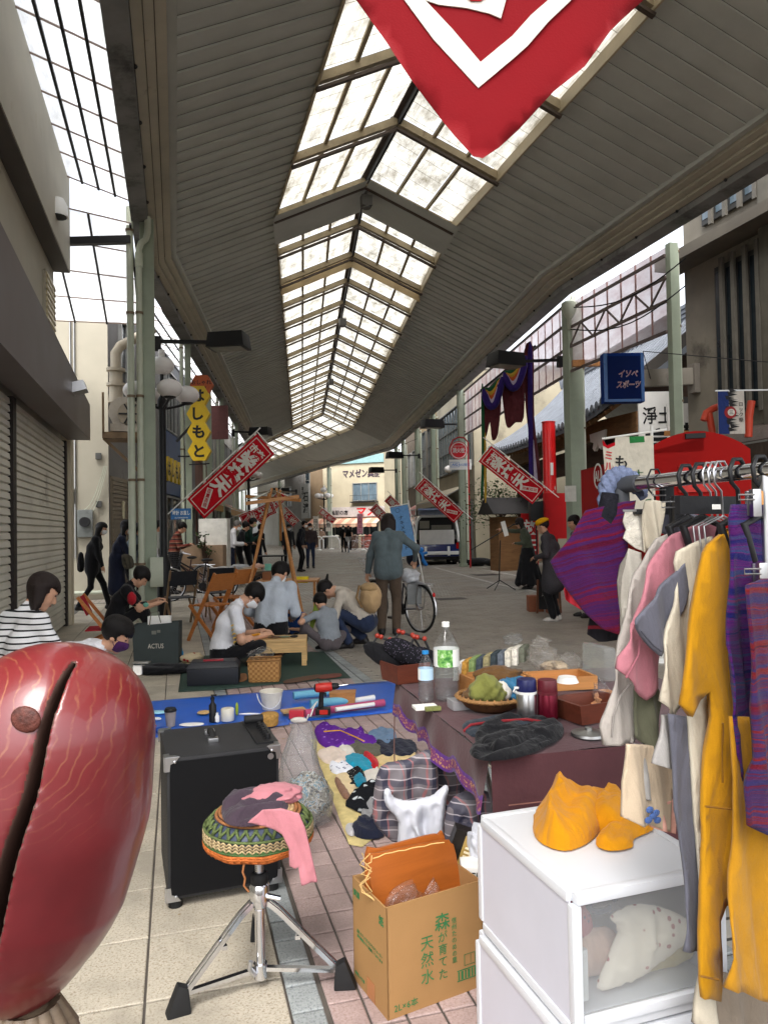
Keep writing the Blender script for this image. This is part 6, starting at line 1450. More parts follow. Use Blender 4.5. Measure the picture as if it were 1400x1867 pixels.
sc0=Vector((0.235,2.30,0));stl=thing('drum_stool','chrome drum stool wearing a striped crochet seat cover','stool',sc0)
m_cr=[M((176,148,110),0.9,0,0.25,60,0.8,160,0.1),M((142,96,62),0.9,0,0.25,60,0.8,160,0.1),M((88,100,62),0.9,0,0.25,60,0.8,160,0.1),M((172,152,116),0.9,0,0.25,60,0.8,160,0.1),M((72,96,58),0.9,0,0.25,60,0.8,160,0.1),M((176,98,50),0.9,0,0.25,60,0.8,160,0.1)]
zt=0.535;prof=[(0.02,zt+0.012),(0.06,zt+0.012),(0.105,zt+0.008),(0.125,zt+0.002),(0.146,zt-0.012),(0.160,zt-0.030),(0.168,zt-0.050),(0.168,zt-0.075),(0.164,zt-0.090),(0.156,zt-0.108),(0.120,zt-0.112),(0.05,zt-0.112)]
b=MB();b.lathe(prof,(0,0,0),48);b.build('cushion',M((58,66,84),0.5,0,0.1,6),stl,180,True)
def yarn(name,r0,z0,r1,z1,n,amp,th,mat,loops=2.0):
 b=MB();N=n*6;pts=[]
 for k in range(N):
  a=2*math.pi*k/N;s=0.5+0.5*math.sin(a*n);j=amp*math.sin(a*n*2)
  r=r0+(r1-r0)*s+0.004;z=z0+(z1-z0)*s;pts.append((r*math.cos(a+j/r),r*math.sin(a+j/r),z))
 b.tube(pts,th,5,closed=True);return b
spi=MB();
for k in range(9):
 r=0.018+0.0115*k;spi.tube([(r*math.cos(a),r*math.sin(a),zt+0.016-0.00005*k*k*2)for a in np.linspace(0,6.283,28)[:-1]],0.0062,6,closed=True)
spi.build('crochet_top',m_cr[0],stl,180,True)
sp2=MB();[sp2.tube([(r*math.cos(a),r*math.sin(a),z)for a in np.linspace(0,6.283,40)[:-1]],0.006,6,closed=True)for r,z in((0.122,zt+0.010),(0.133,zt+0.003))];sp2.build('crochet_ring',m_cr[1],stl,180,True)
b=yarn('a',0.137,zt+0.001,0.166,zt-0.034,30,0.006,0.0052,0);b.tube([(0.171*math.cos(a),0.171*math.sin(a),zt-0.036)for a in np.linspace(0,6.283,48)[:-1]],0.005,6,closed=True);b.build('green_openwork',m_cr[2],stl,180,True)
b=MB()
for k in range(3):bb_=yarn('b',0.170,zt-0.040-0.011*k,0.170,zt-0.053-0.011*k,52,0.002,0.0032,0);b.add(bb_.v,bb_.f)
b.build('beige_openwork',m_cr[3],stl,180,True)
b=MB();[b.tube([(0.172*math.cos(a),0.172*math.sin(a),z)for a in np.linspace(0,6.283,48)[:-1]],0.0048,6,closed=True)for z in(zt-0.073,zt-0.081)];b.build('green_rows',m_cr[4],stl,180,True)
b=MB();[b.tube([(r*math.cos(a),r*math.sin(a),z+0.003*math.sin(a*9))for a in np.linspace(0,6.283,60)[:-1]],0.0055,6,closed=True)for r,z in((0.172,zt-0.090),(0.171,zt-0.099),(0.167,zt-0.108),(0.160,zt-0.114))];bb_=yarn('c',0.171,zt-0.088,0.165,zt-0.112,44,0.002,0.0035,0);b.add(bb_.v,bb_.f);b.build('orange_hem',m_cr[5],stl,180,True)
b=MB();b.tube([(-0.06,-0.155,zt-0.11),(-0.065,-0.157,zt-0.14),(-0.058,-0.157,zt-0.165),(-0.062,-0.157,zt-0.19),(-0.048,-0.157,zt-0.215)],0.0035,6);b.build('yarn_tail',M((150,96,56),0.9),stl,60,True)
b=MB();b.cyl((0,0,0.34),(0,0,zt-0.085),0.011,12)
for k in range(16):b.cyl((0,0,0.35+k*0.006),(0,0,0.353+k*0.006),0.0135,12)
b.build('threaded_rod',m_steel,stl,40,True)
b=MB();b.lathe([(0.022,0.315),(0.026,0.32),(0.026,0.345),(0.022,0.35)],n=16);b.build('sleeve',m_rubber,stl,40,True)
b=MB();b.lathe([(0.027,0.25),(0.030,0.255),(0.030,0.312),(0.026,0.318)],n=16);b.cyl((0.02,-0.02,0.285),(0.06,-0.03,0.275),0.008,8);b.build('collar',m_chrome,stl,40,True)
b=MB();b.cyl((0,0,0.035),(0,0,0.26),0.0155,14);b.cyl((0,0,0.03),(0,0,0.075),0.021,14);b.cyl((0,0,0.225),(0,0,0.24),0.0168,14,0);b.build('stem',m_chrome,stl,40,True)
b=MB();b.tube([(-0.018,-0.02,0.05),(-0.035,-0.02,0.075),(-0.03,-0.02,0.095)],0.008,8);b.build('wing_screw',m_steel,stl,40,True)
for k,(fx_,fy_)in enumerate(((-0.245,-0.05),(0.25,-0.075),(0.02,0.285))):
 d=Vector((fx_,fy_,0));L_=d.length;d=d/L_;s_=Vector((-d.y,d.x,0))
 b=MB()
 for q in(-0.011,0.011):b.beam(d*0.025+s_*q+Z1*0.262,d*0.06+s_*q+Z1*0.235,0.006,0.014);b.beam(d*0.06+s_*q+Z1*0.235,d*(L_-0.01)+s_*q+Z1*0.045,0.006,0.014)
 b.obox(d*(L_*0.45)+Z1*0.155,d*0.008,s_*0.012,Z1*0.006);lg=b.build('leg',m_chrome,stl,local=True)
 b=MB();b.beam(d*0.018+Z1*0.058,d*(L_-0.03)+Z1*0.052,0.016,0.012);b.build('brace',m_chrome,lg,local=True)
 b=MB();q=d*(L_+0.005);b.add([(q+d*x+s_*y+Z1*z)for x,y,z in((-0.035,-0.018,0.07),(-0.005,-0.016,0.085),(0.03,-0.022,0.0),(-0.04,-0.026,0.0),(-0.035,0.018,0.07),(-0.005,0.016,0.085),(0.03,0.022,0.0),(-0.04,0.026,0.0))],[(0,1,2,3),(7,6,5,4),(0,4,5,1),(1,5,6,2),(3,2,6,7),(0,3,7,4)]);b.build('rubber_foot',m_rubber,lg,bevel=0.008,local=True)
for o_ in[o for o in stl.children if o.name.split('.')[0]in('cushion','crochet_top','crochet_ring','green_openwork','beige_openwork','green_rows','orange_hem','yarn_tail')]:
 for v_ in o_.data.vertices:v_.co.z=zt+(v_.co.z-zt)*0.78;v_.co.x*=0.955;v_.co.y*=0.955
m_pinkc=cloth((188,122,130),0.08);m_plum=cloth((66,54,64),0.15,fold=0.5)
ps=thing('pink_scarf','pink cloth draped over the crochet stool and hanging down its side','scarf',sc0+Z1*zt)
lump(sc0+Vector((0.045,0.05,zt+0.028)),(0.085,0.075,0.020),'upper_fold',m_pinkc,ps,21,0.25,4,1.6)
pix=[(452,1500),(478,1478),(512,1474),(545,1484),(556,1510),(566,1550),(579,1606),(550,1612),(545,1578),(538,1582),(527,1580),(528,1545),(515,1520),(480,1506)]
pl_,o=face_on(pix,2.07);puff(pl_,o,FX,Z1,0.007,'hanging_end',m_pinkc,ps,drape=0.010,fold=0.4,fw=0.05,fdir=(0.35,-1),sm=1)
pc=[(404,1462),(412,1446),(430,1438),(470,1436),(500,1440),(522,1452),(524,1466),(500,1478),(470,1494),(430,1496),(408,1486)]
pp_=[G(u,v,zt+0.03)for u,v in pc];c=sum(pp_,Vector())/len(pp_);ob=puff([(p.x-c.x,p.y-c.y)for p in pp_],(c.x,c.y,zt+0.012),(1,0,0),(0,1,0),0.055,'plum_garment',m_plum,None,flat=True,fold=0.7,fw=0.06,fdir=(1,0.3),edge=0.05,seed=5);tag(ob,'crumpled plum brown garment lying on the crochet stool','garment')
b0,b1=Vector((0.565,2.035,0)),Vector((0.90,2.105,0));bx=(b1-b0).normalized();by=Vector((-bx.y,bx.x,0));wb,db,hb=0.335,0.225,0.318
cb=thing('cardboard_box','open brown water carton with green Japanese printing holding wooden boards','cardboard box',b0)
m_card=M((160,122,78),0.85,0,0.10,2.5,0.12,60,0.2,dirt=((160,120,76),3.0,0.62),name='cardboard')
def pan(mb,p,q,z0,z1,th=0.005):
 p,q=Vector(p),Vector(q);a=(q-p).normalized();n=Vector((-a.y,a.x,0));mb.obox((p+q)/2+Z1*(z0+z1)/2+n*th/2,(q-p)/2,n*th/2,Z1*(z1-z0)/2)
fr_=MB();pan(fr_,b0,b0+bx*wb,0,hb);fr_=fr_.build('front_panel',m_card,cb)
ls_=MB();pan(ls_,b0+by*db,b0,0,hb-0.002);ls_=ls_.build('side_panel',m_card,cb)
o_=MB();pan(o_,b0+bx*wb,b0+bx*wb+by*db,0,hb-0.002);o_.build('side_panel',m_card,cb);o_=MB();pan(o_,b0+bx*wb+by*db,b0+by*db,0,hb);o_.build('back_panel',m_card,cb)
o_=MB();o_.obox(b0+bx*wb/2+by*db/2+Z1*0.006,bx*(wb/2-0.006),by*(db/2-0.006),Z1*0.004);o_.build('bottom_panel',m_card,cb)
m_gr=M((52,112,66),0.85,0,0.2,30,0)
on=b0-by*0.0005
def bt(s,x,z,size,**k):text(s,on+bx*x+Z1*z,bx,Z1,size,m_gr,fr_,depth=0.0006,lift=0.0008,**k)
bt('森',0.187,0.232,0.054,bold=0.008);bt('が育てた',0.187,0.130,0.034,vertical=True);bt('天然水',0.133,0.132,0.046,vertical=True);bt('信州たのめの里',0.228,0.165,0.0185,vertical=True);bt('2L×6本',0.060,0.028,0.026)
b=MB();
for x0,x1,z0,z1 in((0.262,0.330,0.080,0.081),(0.262,0.330,0.112,0.113),(0.262,0.264,0.080,0.113),(0.285,0.286,0.084,0.110),(0.300,0.302,0.084,0.110),(0.312,0.313,0.084,0.110)):b.obox(on+bx*(x0+x1)/2+Z1*(z0+z1)/2-by*0.0007,bx*(x1-x0)/2,by*0.0004,Z1*(z1-z0)/2)
for x0 in(0.236,):
 for k in range(8):b.obox(on+bx*(x0+0.006+k*0.012)+Z1*0.055-by*0.0007,bx*(0.004 if k%2 else 0.0025),by*0.0004,Z1*0.012)
 for z in(0.04,0.07):b.obox(on+bx*0.283+Z1*z-by*0.0007,bx*0.047,by*0.0004,Z1*0.0012)
b.build('print_boxes',m_gr,fr_)
sx_=b0+by*db-bx*0.0005
def bs_(s,y,z,size,**k):text(s,sx_-by*y+Z1*z,-by,Z1,size,m_gr,ls_,depth=0.0006,lift=0.0008,**k)
bs_('資源',0.03,0.275,0.022,bold=0.02);bs_('紙',0.195,0.268,0.03,bold=0.02);bs_('品名 ナチュラルミネラルウォーター',0.115,0.165,0.012,wmax=0.17);bs_('賞味期限は下に記載してあります',0.115,0.150,0.010,wmax=0.17);bs_('保管上の注意',0.045,0.03,0.011)
b=MB();b.obox(sx_-by*0.12-bx*0.0006+Z1*0.03,by*0.025,bx*0.0004,Z1*0.028);b.build('tape',M((168,112,70),0.4),ls_)
m_board=wood((166,90,34),(2,2,14),0.22,0.4)
def board(label,px_,d,tilt,th=0.014):
 o=b0+bx*0.15+by*d+Z1*0.05;ayy=(Z1+by*tilt).normalized();pl_=trace(px_,o,bx,ayy);b=MB();b.prism(smooth_poly(pl_,2),o,bx,ayy,th);ob=b.build('wooden_board',m_board,None,bevel=0.002);tag(ob,label,'board','wooden boards standing in the carton');return o,ayy
board('orange stained wooden board standing foremost in the carton',[(672,1572),(690,1556),(805,1533),(822,1537),(832,1560),(852,1700),(850,1730),(700,1760),(690,1700)],0.085,0.16)
board('second wooden board behind the foremost one, rim only showing',[(668,1560),(690,1548),(780,1524),(800,1522),(812,1530),(830,1700),(690,1730)],0.115,0.16)
b=MB();rr=random.Random(4)
for s in range(3):
 pts=[W(668+rr.uniform(-14,12),1560+k*9+rr.uniform(-5,5),2.19)for k in range(9)]+[W(680+k*3,1640+k*4,2.18)for k in range(6)];b.tube(pts,0.0018,5)
b.tube([W(680,1566,2.19)]+[W(690+k*12,1561-k*2.6+rr.uniform(-2,2),2.19)for k in range(11)],0.0018,5);tag(b.build('string',M((206,170,110),0.9),None,60),'pale twine tied round the wooden boards in the carton','string')
def bag(name,label,c,r,seed,mat=None,amp=0.28,sub=4,freq=2.4,group=None,parent=None,**k):
 k.setdefault('sharp','ridge')
 ob=lump(c,r,name,mat or m_clear,parent,seed,amp,sub,freq,**k);return tag(ob,label,'plastic bag' if parent is None else None,group)if parent is None else ob
pix=[(696,1668),(704,1640),(716,1622),(733,1610),(752,1603),(758,1622),(772,1630),(780,1616),(790,1600),(797,1616),(789,1634),(800,1652),(806,1672),(760,1690),(716,1700)]
for k,off in enumerate((0.055,0.045)):o=b0+bx*0.12+by*off+Z1*0.3;ob=puff(trace([(u+k*5,v+k*8)for u,v in pix],o,bx,Z1),o,bx,Z1,0.02,'plastic_film',m_clear,None,sm=1,fold=0.9,fw=0.03,fdir=(0.8,1),edge=0.02,res=0.005,seed=k);tag(ob,['crinkled clear film in front of the boards in the carton','second layer of crinkled clear film just inside the carton front'][k],'plastic film','clear film in the carton')
zt_=0.62;q0,q1,q2=G(1043,1636,zt_),G(878,1485,zt_),G(1235,1598,zt_)
dx_=(q2-q0);dx_.z=0;dx_.normalize();dy_=Vector((-dx_.y,dx_.x,0));LDY=(q1-q0).length;LDX=0.40
m_wplas=M((206,208,212),0.35,0,0.03,3,0.02,20,0.5,name='white_plastic')
def drawer(label,o,h,group='stacked clear drawers'):
 t=thing('storage_drawer',label,'drawer box',o,group=group);P=lambda x,y,z:o+dx_*x+dy_*y+Z1*z
 def bar(nm,p,q,w):b=MB();b.beam(p,q,w,w);return b.build(nm,m_wplas,t,bevel=w*0.3)
 e=0.012
 for z,nm in((h-e,'top_frame'),(e,'bottom_frame')):
  for p,q in(((e,e),(LDX-e,e)),((e,LDY-e),(LDX-e,LDY-e)),((e,0.024),(e,LDY-0.024)),((LDX-e,0.024),(LDX-e,LDY-0.024))):bar(nm,P(p[0],p[1],z),P(q[0],q[1],z),0.024)
 for x in(e,LDX-e):
  for y in(e,LDY-e):bar('corner_post',P(x,y,0.024),P(x,y,h-0.024),0.0235)
 b=MB();b.obox(P(LDX/2,LDY/2,h-0.006),dx_*(LDX/2-0.02),dy_*(LDY/2-0.02),Z1*0.003);b.build('lid',m_wplas,t)
 for x in(0.006,LDX-0.006):b=MB();b.obox(P(x,LDY/2,h/2),dx_*0.0015,dy_*(LDY/2-0.02),Z1*(h/2-0.02));b.build('side_wall',m_frost,t)
 b=MB();b.obox(P(LDX/2,LDY-0.006,h/2),dx_*(LDX/2-0.02),dy_*0.0015,Z1*(h/2-0.02));b.build('back_wall',m_frost,t)
 b=MB();b.obox(P(LDX/2,0.006,h/2+0.012),dx_*(LDX/2-0.02),dy_*0.0015,Z1*(h/2-0.036));b.build('drawer_front',m_frostc,t)
 b=MB();b.obox(P(LDX/2,0.000,0.034),dx_*(LDX/2-0.024),dy_*0.008,Z1*0.010);b.build('pull',m_wplas,t,bevel=0.003)
 b=MB();b.obox(P(LDX/2,LDY/2,0.03),dx_*(LDX/2-0.02),dy_*(LDY/2-0.02),Z1*0.003);b.build('tray',m_wplas,t)
 return P
hu=0.30
PU=drawer('upper white storage drawer with fabrics behind its clear front',q0-Z1*hu,hu)
PLw=drawer('lower white storage drawer, only its top edge in view',q0-Z1*(zt_-0.008)-dx_*0.012-dy_*0.0,hu+0.005)
def dots(base,spot,sc_=38):
 t=NT('dotted');v=t.co('Object');vo=t.n('ShaderNodeTexVoronoi');vo.inputs['Scale'].default_value=sc_;t.l(v,vo.inputs['Vector'])
 c=t.mix(t.ramp(vo.outputs['Distance'],[(0.18,(1,1,1)),(0.24,(0,0,0))]),base,spot);return t.bsdf(c,0.9,0,t.bump(t.noise(v,60),0.3,0.003),0.1)
m_dots=dots((236,224,204),(176,96,96));m_floral=dots((190,96,104),(90,60,90),60)
def pld(nm,label,poly,z,T,mat,yoff,seed):
 o=PU(0,yoff,0);ob=puff(poly,o,dx_,Z1,T,nm,mat,None,fold=0.35,fw=0.06,seed=seed);tag(ob,label,'fabric','fabrics inside the upper drawer')
pld('folded_fabric','cream folded cloth with red dots at the front of the upper drawer',[(0.10,0.05),(0.16,0.16),(0.14,0.2),(0.22,0.215),(0.33,0.17),(0.36,0.12),(0.24,0.06),(0.17,0.045)],0,0.05,m_dots,0.07,2)
pld('folded_fabric','dusty red patterned cloth at the left inside the upper drawer',[(0.03,0.12),(0.03,0.2),(0.1,0.215),(0.13,0.17),(0.12,0.11)],0,0.05,m_floral,0.13,3)
pld('folded_fabric','peach cloth under the dotted one inside the upper drawer',[(0.07,0.05),(0.06,0.13),(0.16,0.15),(0.22,0.09),(0.30,0.045)],0,0.05,cloth((226,190,166)),0.12,4)
pld('folded_fabric','mustard and grey cloth low at the right inside the upper drawer',[(0.24,0.04),(0.27,0.09),(0.36,0.10),(0.38,0.045)],0,0.06,cloth((196,176,110)),0.10,5)
b=MB();c=PU(0.14,0.10,0.215);b.tube([c+dx_*0.035*math.cos(a)+Z1*0.018*math.sin(a)-dy_*0.0 for a in np.linspace(0,5.4,16)],0.007,6);tag(b.build('blue_band',cloth((60,76,104)),None,60),'blue looped band above the fabrics in the upper drawer','band')
b=MB();b.obox(PU(0.055,0.05,0.10),dx_*0.008,dy_*0.006,Z1*0.055);tag(b.build('white_clip',m_whitep,None,bevel=0.002),'white plastic strip standing in the upper drawer','clip')
m_ochre=cloth((206,124,8),0.08)
yb=thing('yellow_cloth_bundle','bright yellow cloth bag bundled on the white drawers','cloth bag',G(1050,1530,zt_))
def heapy(name,pix,T,seed,mat,par,z,**k):
 pts=[G(u,v,z)for u,v in pix];c=sum(pts,Vector())/len(pts);k.setdefault('fw',0.07)
 return puff([(p.x-c.x,p.y-c.y)for p in pts],(c.x,c.y,z),(1,0,0),(0,1,0),T,name,mat,par,flat=True,seed=seed,res=0.006,**k)
m_ochre2=cloth((204,136,12),0.08,fold=0.45)
for nm,pix,T_,sd2,ed,fo_,z_ in(('bundle',[(972,1518),(990,1540),(1030,1552),(1068,1540),(1094,1516),(1108,1490),(1090,1466),(1046,1456),(1000,1466),(976,1490)],.125,4,.055,.42,.002),('shoulder_fold',[(1046,1480),(1080,1462),(1120,1462),(1160,1482),(1162,1506),(1130,1518),(1090,1514),(1060,1502)],.09,7,.04,.5,.004),('loose_end',[(1086,1540),(1104,1518),(1142,1500),(1184,1500),(1190,1514),(1156,1530),(1152,1546),(1112,1552)],.045,8,.03,.7,.003)):
 pp_=[G(u,v,zt_+z_)for u,v in pix];c=sum(pp_,Vector())/len(pp_);puff([(p.x-c.x,p.y-c.y)for p in pp_],(c.x,c.y,zt_+z_),(1,0,0),(0,1,0),T_,nm,m_ochre2,yb,flat=True,fold=fo_,fw=.085,edge=ed,fdir=(.7,1),seed=sd2,res=.0055)
PA,PB=W(1133,884,1.72),W(1400,856,1.40);pd=(PB-PA).normalized()
rk=thing('clothes_rail','shiny steel garment rail with a dark grey corner joint','clothes rail',Vector((PA.x,PA.y,0)))
b=MB();b.cyl(PA,PA+pd*1.35,0.016,18);b.build('top_rail',m_chrome,rk,40)
m_dgrey=M((64,66,70),0.5,0,0.1,4)
b=MB();b.tube([PA+pd*0.05,PA,PA-Z1*0.01-pd*0.004,PA-Z1*0.11],0.020,14);b.build('corner_joint',m_dgrey,rk,40)
dn_=Vector((PA.x,PA.y,0));b=MB();b.cyl(PA+pd*0.36,dn_+pd*0.36+Z1*0.05,0.012,14);b.build('upright',m_steel,rk,40)
b=MB();b.cyl(dn_+pd*1.35+Z1*0.05,PA+pd*1.35,0.016,14);b.build('upright',m_steel,rk,40)
pl2=Vector((-pd.y,pd.x,0)).normalized()
for k in(0.36,1.35):
 b=MB();b.cyl(dn_+pd*k-pl2*0.25+Z1*0.04,dn_+pd*k+pl2*0.25+Z1*0.04,0.014,12);b.build('foot_bar',m_steel,rk,40)
gx=pd.cross(Z1).normalized();gx=gx if gx.dot(FX)<0 else-gx
def onrail(u):
 n=np.cross(_ray(u,800),_ray(u,900));p=np.array(PA)-_C;d=np.array(pd);return PA+pd*float(-(n@p)/(n@d))
def Z5(*pts):return[(980+x/2.667,820+y/2.667)for x,y in pts]
GARM='clothes hanging on the steel rail'
def garment(name,label,cat,u,pix,T,mat,fold=0.4,fw=0.06,off=0.0,group=GARM,axis=None,**k):
 k.setdefault('drape',0.016*fold/0.35);k.setdefault('sm',1);T=0.007 if T<0.08 else 0.012;k.setdefault('fdir',(0.12,1))
 p0=onrail(u);axx=axis or gx;
 pl_=trace(pix,p0+pd*off,axx,Z1);ob=puff(pl_,p0+pd*off,axx,Z1,T,name,mat,None,fold=fold,fw=fw,**k);return tag(ob,label,cat,group)
def knit(cols,P=0.05,axis=2,nz=0.03,rot=(0,0,0)):
 t=NT('knit');v=t.co('Object',(1,1,1),rot);sp=t.n('ShaderNodeSeparateXYZ');t.l(v,sp.inputs[0])
 a=t.math('ADD',sp.outputs[axis],t.math('MULTIPLY',t.noise(v,9,3),nz));s1=t.n('ShaderNodeTexNoise',noise_dimensions='1D');s1.inputs['Scale'].default_value=1/P;s1.inputs['Detail'].default_value=5;s1.inputs['Roughness'].default_value=0.75;t.l(a,s1.inputs['W'])
 n=len(cols);c=t.ramp(s1.outputs['Fac'],[(0.28+0.44*i/(n-1),cc)for i,cc in enumerate(cols)])
 fz=t.noise(t.co('Object',(1,1,3),rot),160,3,0.8);c=t.mix(0.5,c,t.mix(1.0,c,fz,'MULTIPLY'));return t.bsdf(c,0.95,0,t.bump(fz,0.7,0.004),0.1,sheen=0.08)
m_kn1=knit([(46,26,74),(96,14,44),(70,34,96),(124,18,40),(64,20,64)],0.06,rot=(0.2,0.15,0));m_kn2=knit([(36,12,84),(22,30,96),(92,22,100),(30,66,112),(120,36,84)],0.026);m_kn3=knit([(32,30,80),(108,18,28),(46,46,96),(130,30,24),(66,18,52)],0.05)
m_lin1=cloth((178,170,162),0.06);m_lin2=cloth((196,186,166),0.06);m_lin3=cloth((168,164,160),0.06);m_mus=cloth((184,130,16),0.08);m_rose=cloth((184,118,128),0.06);m_slate=cloth((96,96,106),0.08);m_oliv=cloth((92,92,74),0.08);m_peach=cloth((200,180,154),0.06)
ft_=-FY.cross(Z1)
garment('knit_poncho','purple and crimson striped knitted poncho at the far end of the rail','poncho',1150,Z5((480,245),(420,252),(320,275),(235,295),(160,420),(70,545),(105,620),(165,700),(240,800),(320,875),(395,900),(412,760),(430,560),(430,400),(470,300)),0.07,m_kn1,0.5,0.12,axis=-FX,fdir=(0.5,1))
garment('dark_knit','dark striped knitted hem showing below the purple poncho','knitwear',1152,Z5((255,820),(245,900),(300,935),(385,925),(395,860),(330,860)),0.06,stripes([(28,26,30),(120,34,44)],[0.03,0.008]),0.3,0.05,axis=-FX,off=-0.04)
garment('coral_knit','chunky coral red knit hanging left of the poncho hem','knitwear',1140,Z5((150,640),(128,680),(140,730),(200,775),(222,770),(190,700)),0.07,M((206,60,74),0.95,0,0.3,40,1.0,90,0.1),0.6,0.03,axis=-FX,off=-0.06)
b=MB();c=onrail(1130);ctl=[c-Z1*0.10-FX*0.025,c-FX*0.035-Z1*0.05,c-FX*0.03+Z1*0.0,c+Z1*0.022-FX*0.01,c+Z1*0.028+FX*0.015,c+Z1*0.012+FX*0.04,c-Z1*0.03+FX*0.05]
pts=[]
for a,q in zip(ctl[:-1],ctl[1:]):pts+=[a+(q-a)*k/5 for k in range(5)]
for s3 in range(3):b.tube([p+FY*0.013*math.sin(k*0.75+s3*2.09)+(Z1-FX)*0.7*0.013*math.cos(k*0.75+s3*2.09)for k,p in enumerate(pts)],0.012,7)
tag(b.build('wool_hank',M((110,120,146),0.95,0,0.35,60,1.0,120,0.1),None,60),'blue grey braided wool hank over the corner of the rail','yarn',GARM)
b=MB();b.tube([c-FX*0.03-Z1*0.02-FY*0.02,c-FX*0.038-Z1*0.07-FY*0.02,c-FX*0.03-Z1*0.12-FY*0.01],[0.02,0.025,0.02],8);tag(b.build('dark_wool',M((34,34,40),0.95,0,0.3,60,1,120,0.1),None,60),'dark wool tail hanging under the blue grey hank','yarn',GARM)
garment('knotted_scarf','off white textured scarf tied in a big knot','scarf',1172,Z5((425,300),(415,350),(430,390),(415,430),(470,480),(520,500),(530,450),(525,380),(520,310),(470,290)),0.075,M((216,210,196),0.95,0,0.2,40,1.0,200,0.1),0.55,0.05,axis=-FX)
garment('scarf_tail','grey and white scarf tails below the knotted scarf','scarf',1176,Z5((440,480),(410,560),(400,650),(420,800),(405,900),(430,860),(470,700),(500,560),(500,500)),0.03,stripes([(198,192,180),(60,60,66),(190,184,172),(150,144,134)],[0.05,0.02,0.04,0.03],0,noise=0.02),0.6,0.04,axis=-FX)
garment('linen_trousers','cream trousers clipped by their gathered waist','trousers',1205,Z5((525,250),(520,330),(525,420),(520,500),(580,470),(600,400),(615,255),(570,245)),0.05,m_lin2,0.5,0.03,axis=-FX,off=0.02)
garment('grey_trousers','slate grey trousers clipped beside the cream trousers','trousers',1225,Z5((620,290),(600,400),(640,420),(760,360),(830,340),(780,320),(680,300)),0.05,m_slate,0.4,0.04,off=-0.06)
garment('long_shirt','long pale grey shirt on the rail with its sleeve hanging lowest','shirt',1242,Z5((660,395),(580,430),(530,500),(480,620),(440,740),(410,880),(390,980),(350,1140),(335,1220),(318,1350),(330,1440),(400,1430),(470,1425),(485,1300),(500,1150),(560,900),(640,600)),0.07,m_lin1,0.35,0.07,off=-0.02)
garment('olive_shirt','olive shirt showing between the pale grey and the pink one','shirt',1246,Z5((480,1150),(485,1400),(540,1450),(585,1440),(600,1200),(560,1100)),0.05,m_oliv,0.4,0.05,off=0.0)
garment('pink_jacket','dusty pink linen jacket with a turned back cuff','jacket',1262,Z5((862,335),(760,370),(660,410),(610,450),(585,500),(545,590),(505,720),(470,830),(440,870),(410,950),(388,1010),(385,1065),(425,1110),(470,1170),(530,1220),(565,1190),(585,1160),(610,1000),(650,800),(760,560),(880,400)),0.07,m_rose,0.32,0.07,off=0.0)
garment('grey_overshirt','slate grey overshirt with its sleeve folded across the pink jacket','shirt',1285,Z5((740,510),(660,610),(590,690),(520,780),(464,845),(505,910),(560,975),(595,1005),(640,930),(690,800),(740,660),(770,560)),0.06,m_slate,0.3,0.08,off=0.015)
garment('white_blouse','off white linen blouse between the grey overshirt and the yellow dress','blouse',1300,Z5((838,420),(740,460),(690,495),(675,550),(690,600),(660,760),(620,900),(600,1000),(590,1080),(583,1220),(640,1280),(665,1295),(705,1230),(730,1140),(750,1000),(790,760),(840,560)),0.06,m_lin2,0.33,0.06,off=0.0)
garment('grey_trousers','long slate trousers hanging under the white blouse','trousers',1305,Z5((640,1285),(650,1420),(660,1560),(660,1750),(690,1870),(720,2100),(690,2430),(780,2440),(790,2200),(770,1870),(755,1600),(735,1300)),0.06,m_slate,0.3,0.07,off=0.01)
garment('cream_trousers','cream linen trousers just behind the yellow dress','trousers',1312,Z5((735,1290),(745,1450),(760,1650),(775,1870),(790,2300),(775,2800),(860,2850),(850,2300),(850,1870),(840,1500),(830,1190)),0.06,m_lin2,0.32,0.06,off=0.01)
garment('yellow_dress','long mustard yellow linen dress nearest on the rail','dress',1345,Z5((945,375),(890,410),(830,460),(805,500),(785,620),(765,780),(745,920),(715,1120),(702,1240),(740,1298),(800,1220),(838,1170),(850,1300),(835,1550),(812,1760),(808,1900),(800,2300),(785,2660),(880,2680),(900,2300),(1080,1900),(1080,1700),(1080,1450),(1080,1250),(1080,1000),(1080,700),(1060,420)),0.085,m_mus,0.34,0.08,off=0.0)
garment('mustard_skirt','darker mustard skirt behind the long yellow dress','skirt',1366,Z5((940,1300),(955,1600),(960,1900),(930,2300),(895,2610),(1000,2640),(1120,2700),(1300,2720),(1300,1300)),0.07,cloth((176,124,24),0.08),0.4,0.07,off=0.03)
garment('beige_skirt','beige hem showing under the mustard skirt','skirt',1366,Z5((785,2480),(770,2800),(1300,2900),(1300,2600),(900,2540)),0.06,cloth((140,126,110),0.08),0.4,0.09,off=-0.13)
garment('flower_shirt','cream shirt hem with a blue flower print above the yellow bundle','shirt',1238,Z5((430,1430),(415,1620),(418,1790),(500,1830),(540,1825),(660,1865),(672,1560),(560,1440)),0.05,m_peach,0.3,0.07,off=0.02)
garment('grey_hem','grey shirt hem over the flower print shirt','shirt',1246,Z5((470,1430),(465,1600),(480,1690),(560,1705),(570,1560),(545,1440)),0.05,m_lin3,0.3,0.06,off=0.0)
garment('pale_hem','pale grey linen hem left of the slate trousers','shirt',1290,Z5((600,1290),(575,1450),(567,1530),(655,1555),(665,1400),(650,1290)),0.05,m_lin3,0.3,0.06,off=0.0)
bf=MB();c=onrail(1238)+pd*0.02;pl_=trace([(1170,1475)],c,gx,Z1)[0];fo_=onplane(1178,1476,onrail(1238)+pd*(-0.03),np.cross(np.array(gx),(0,0,1)))
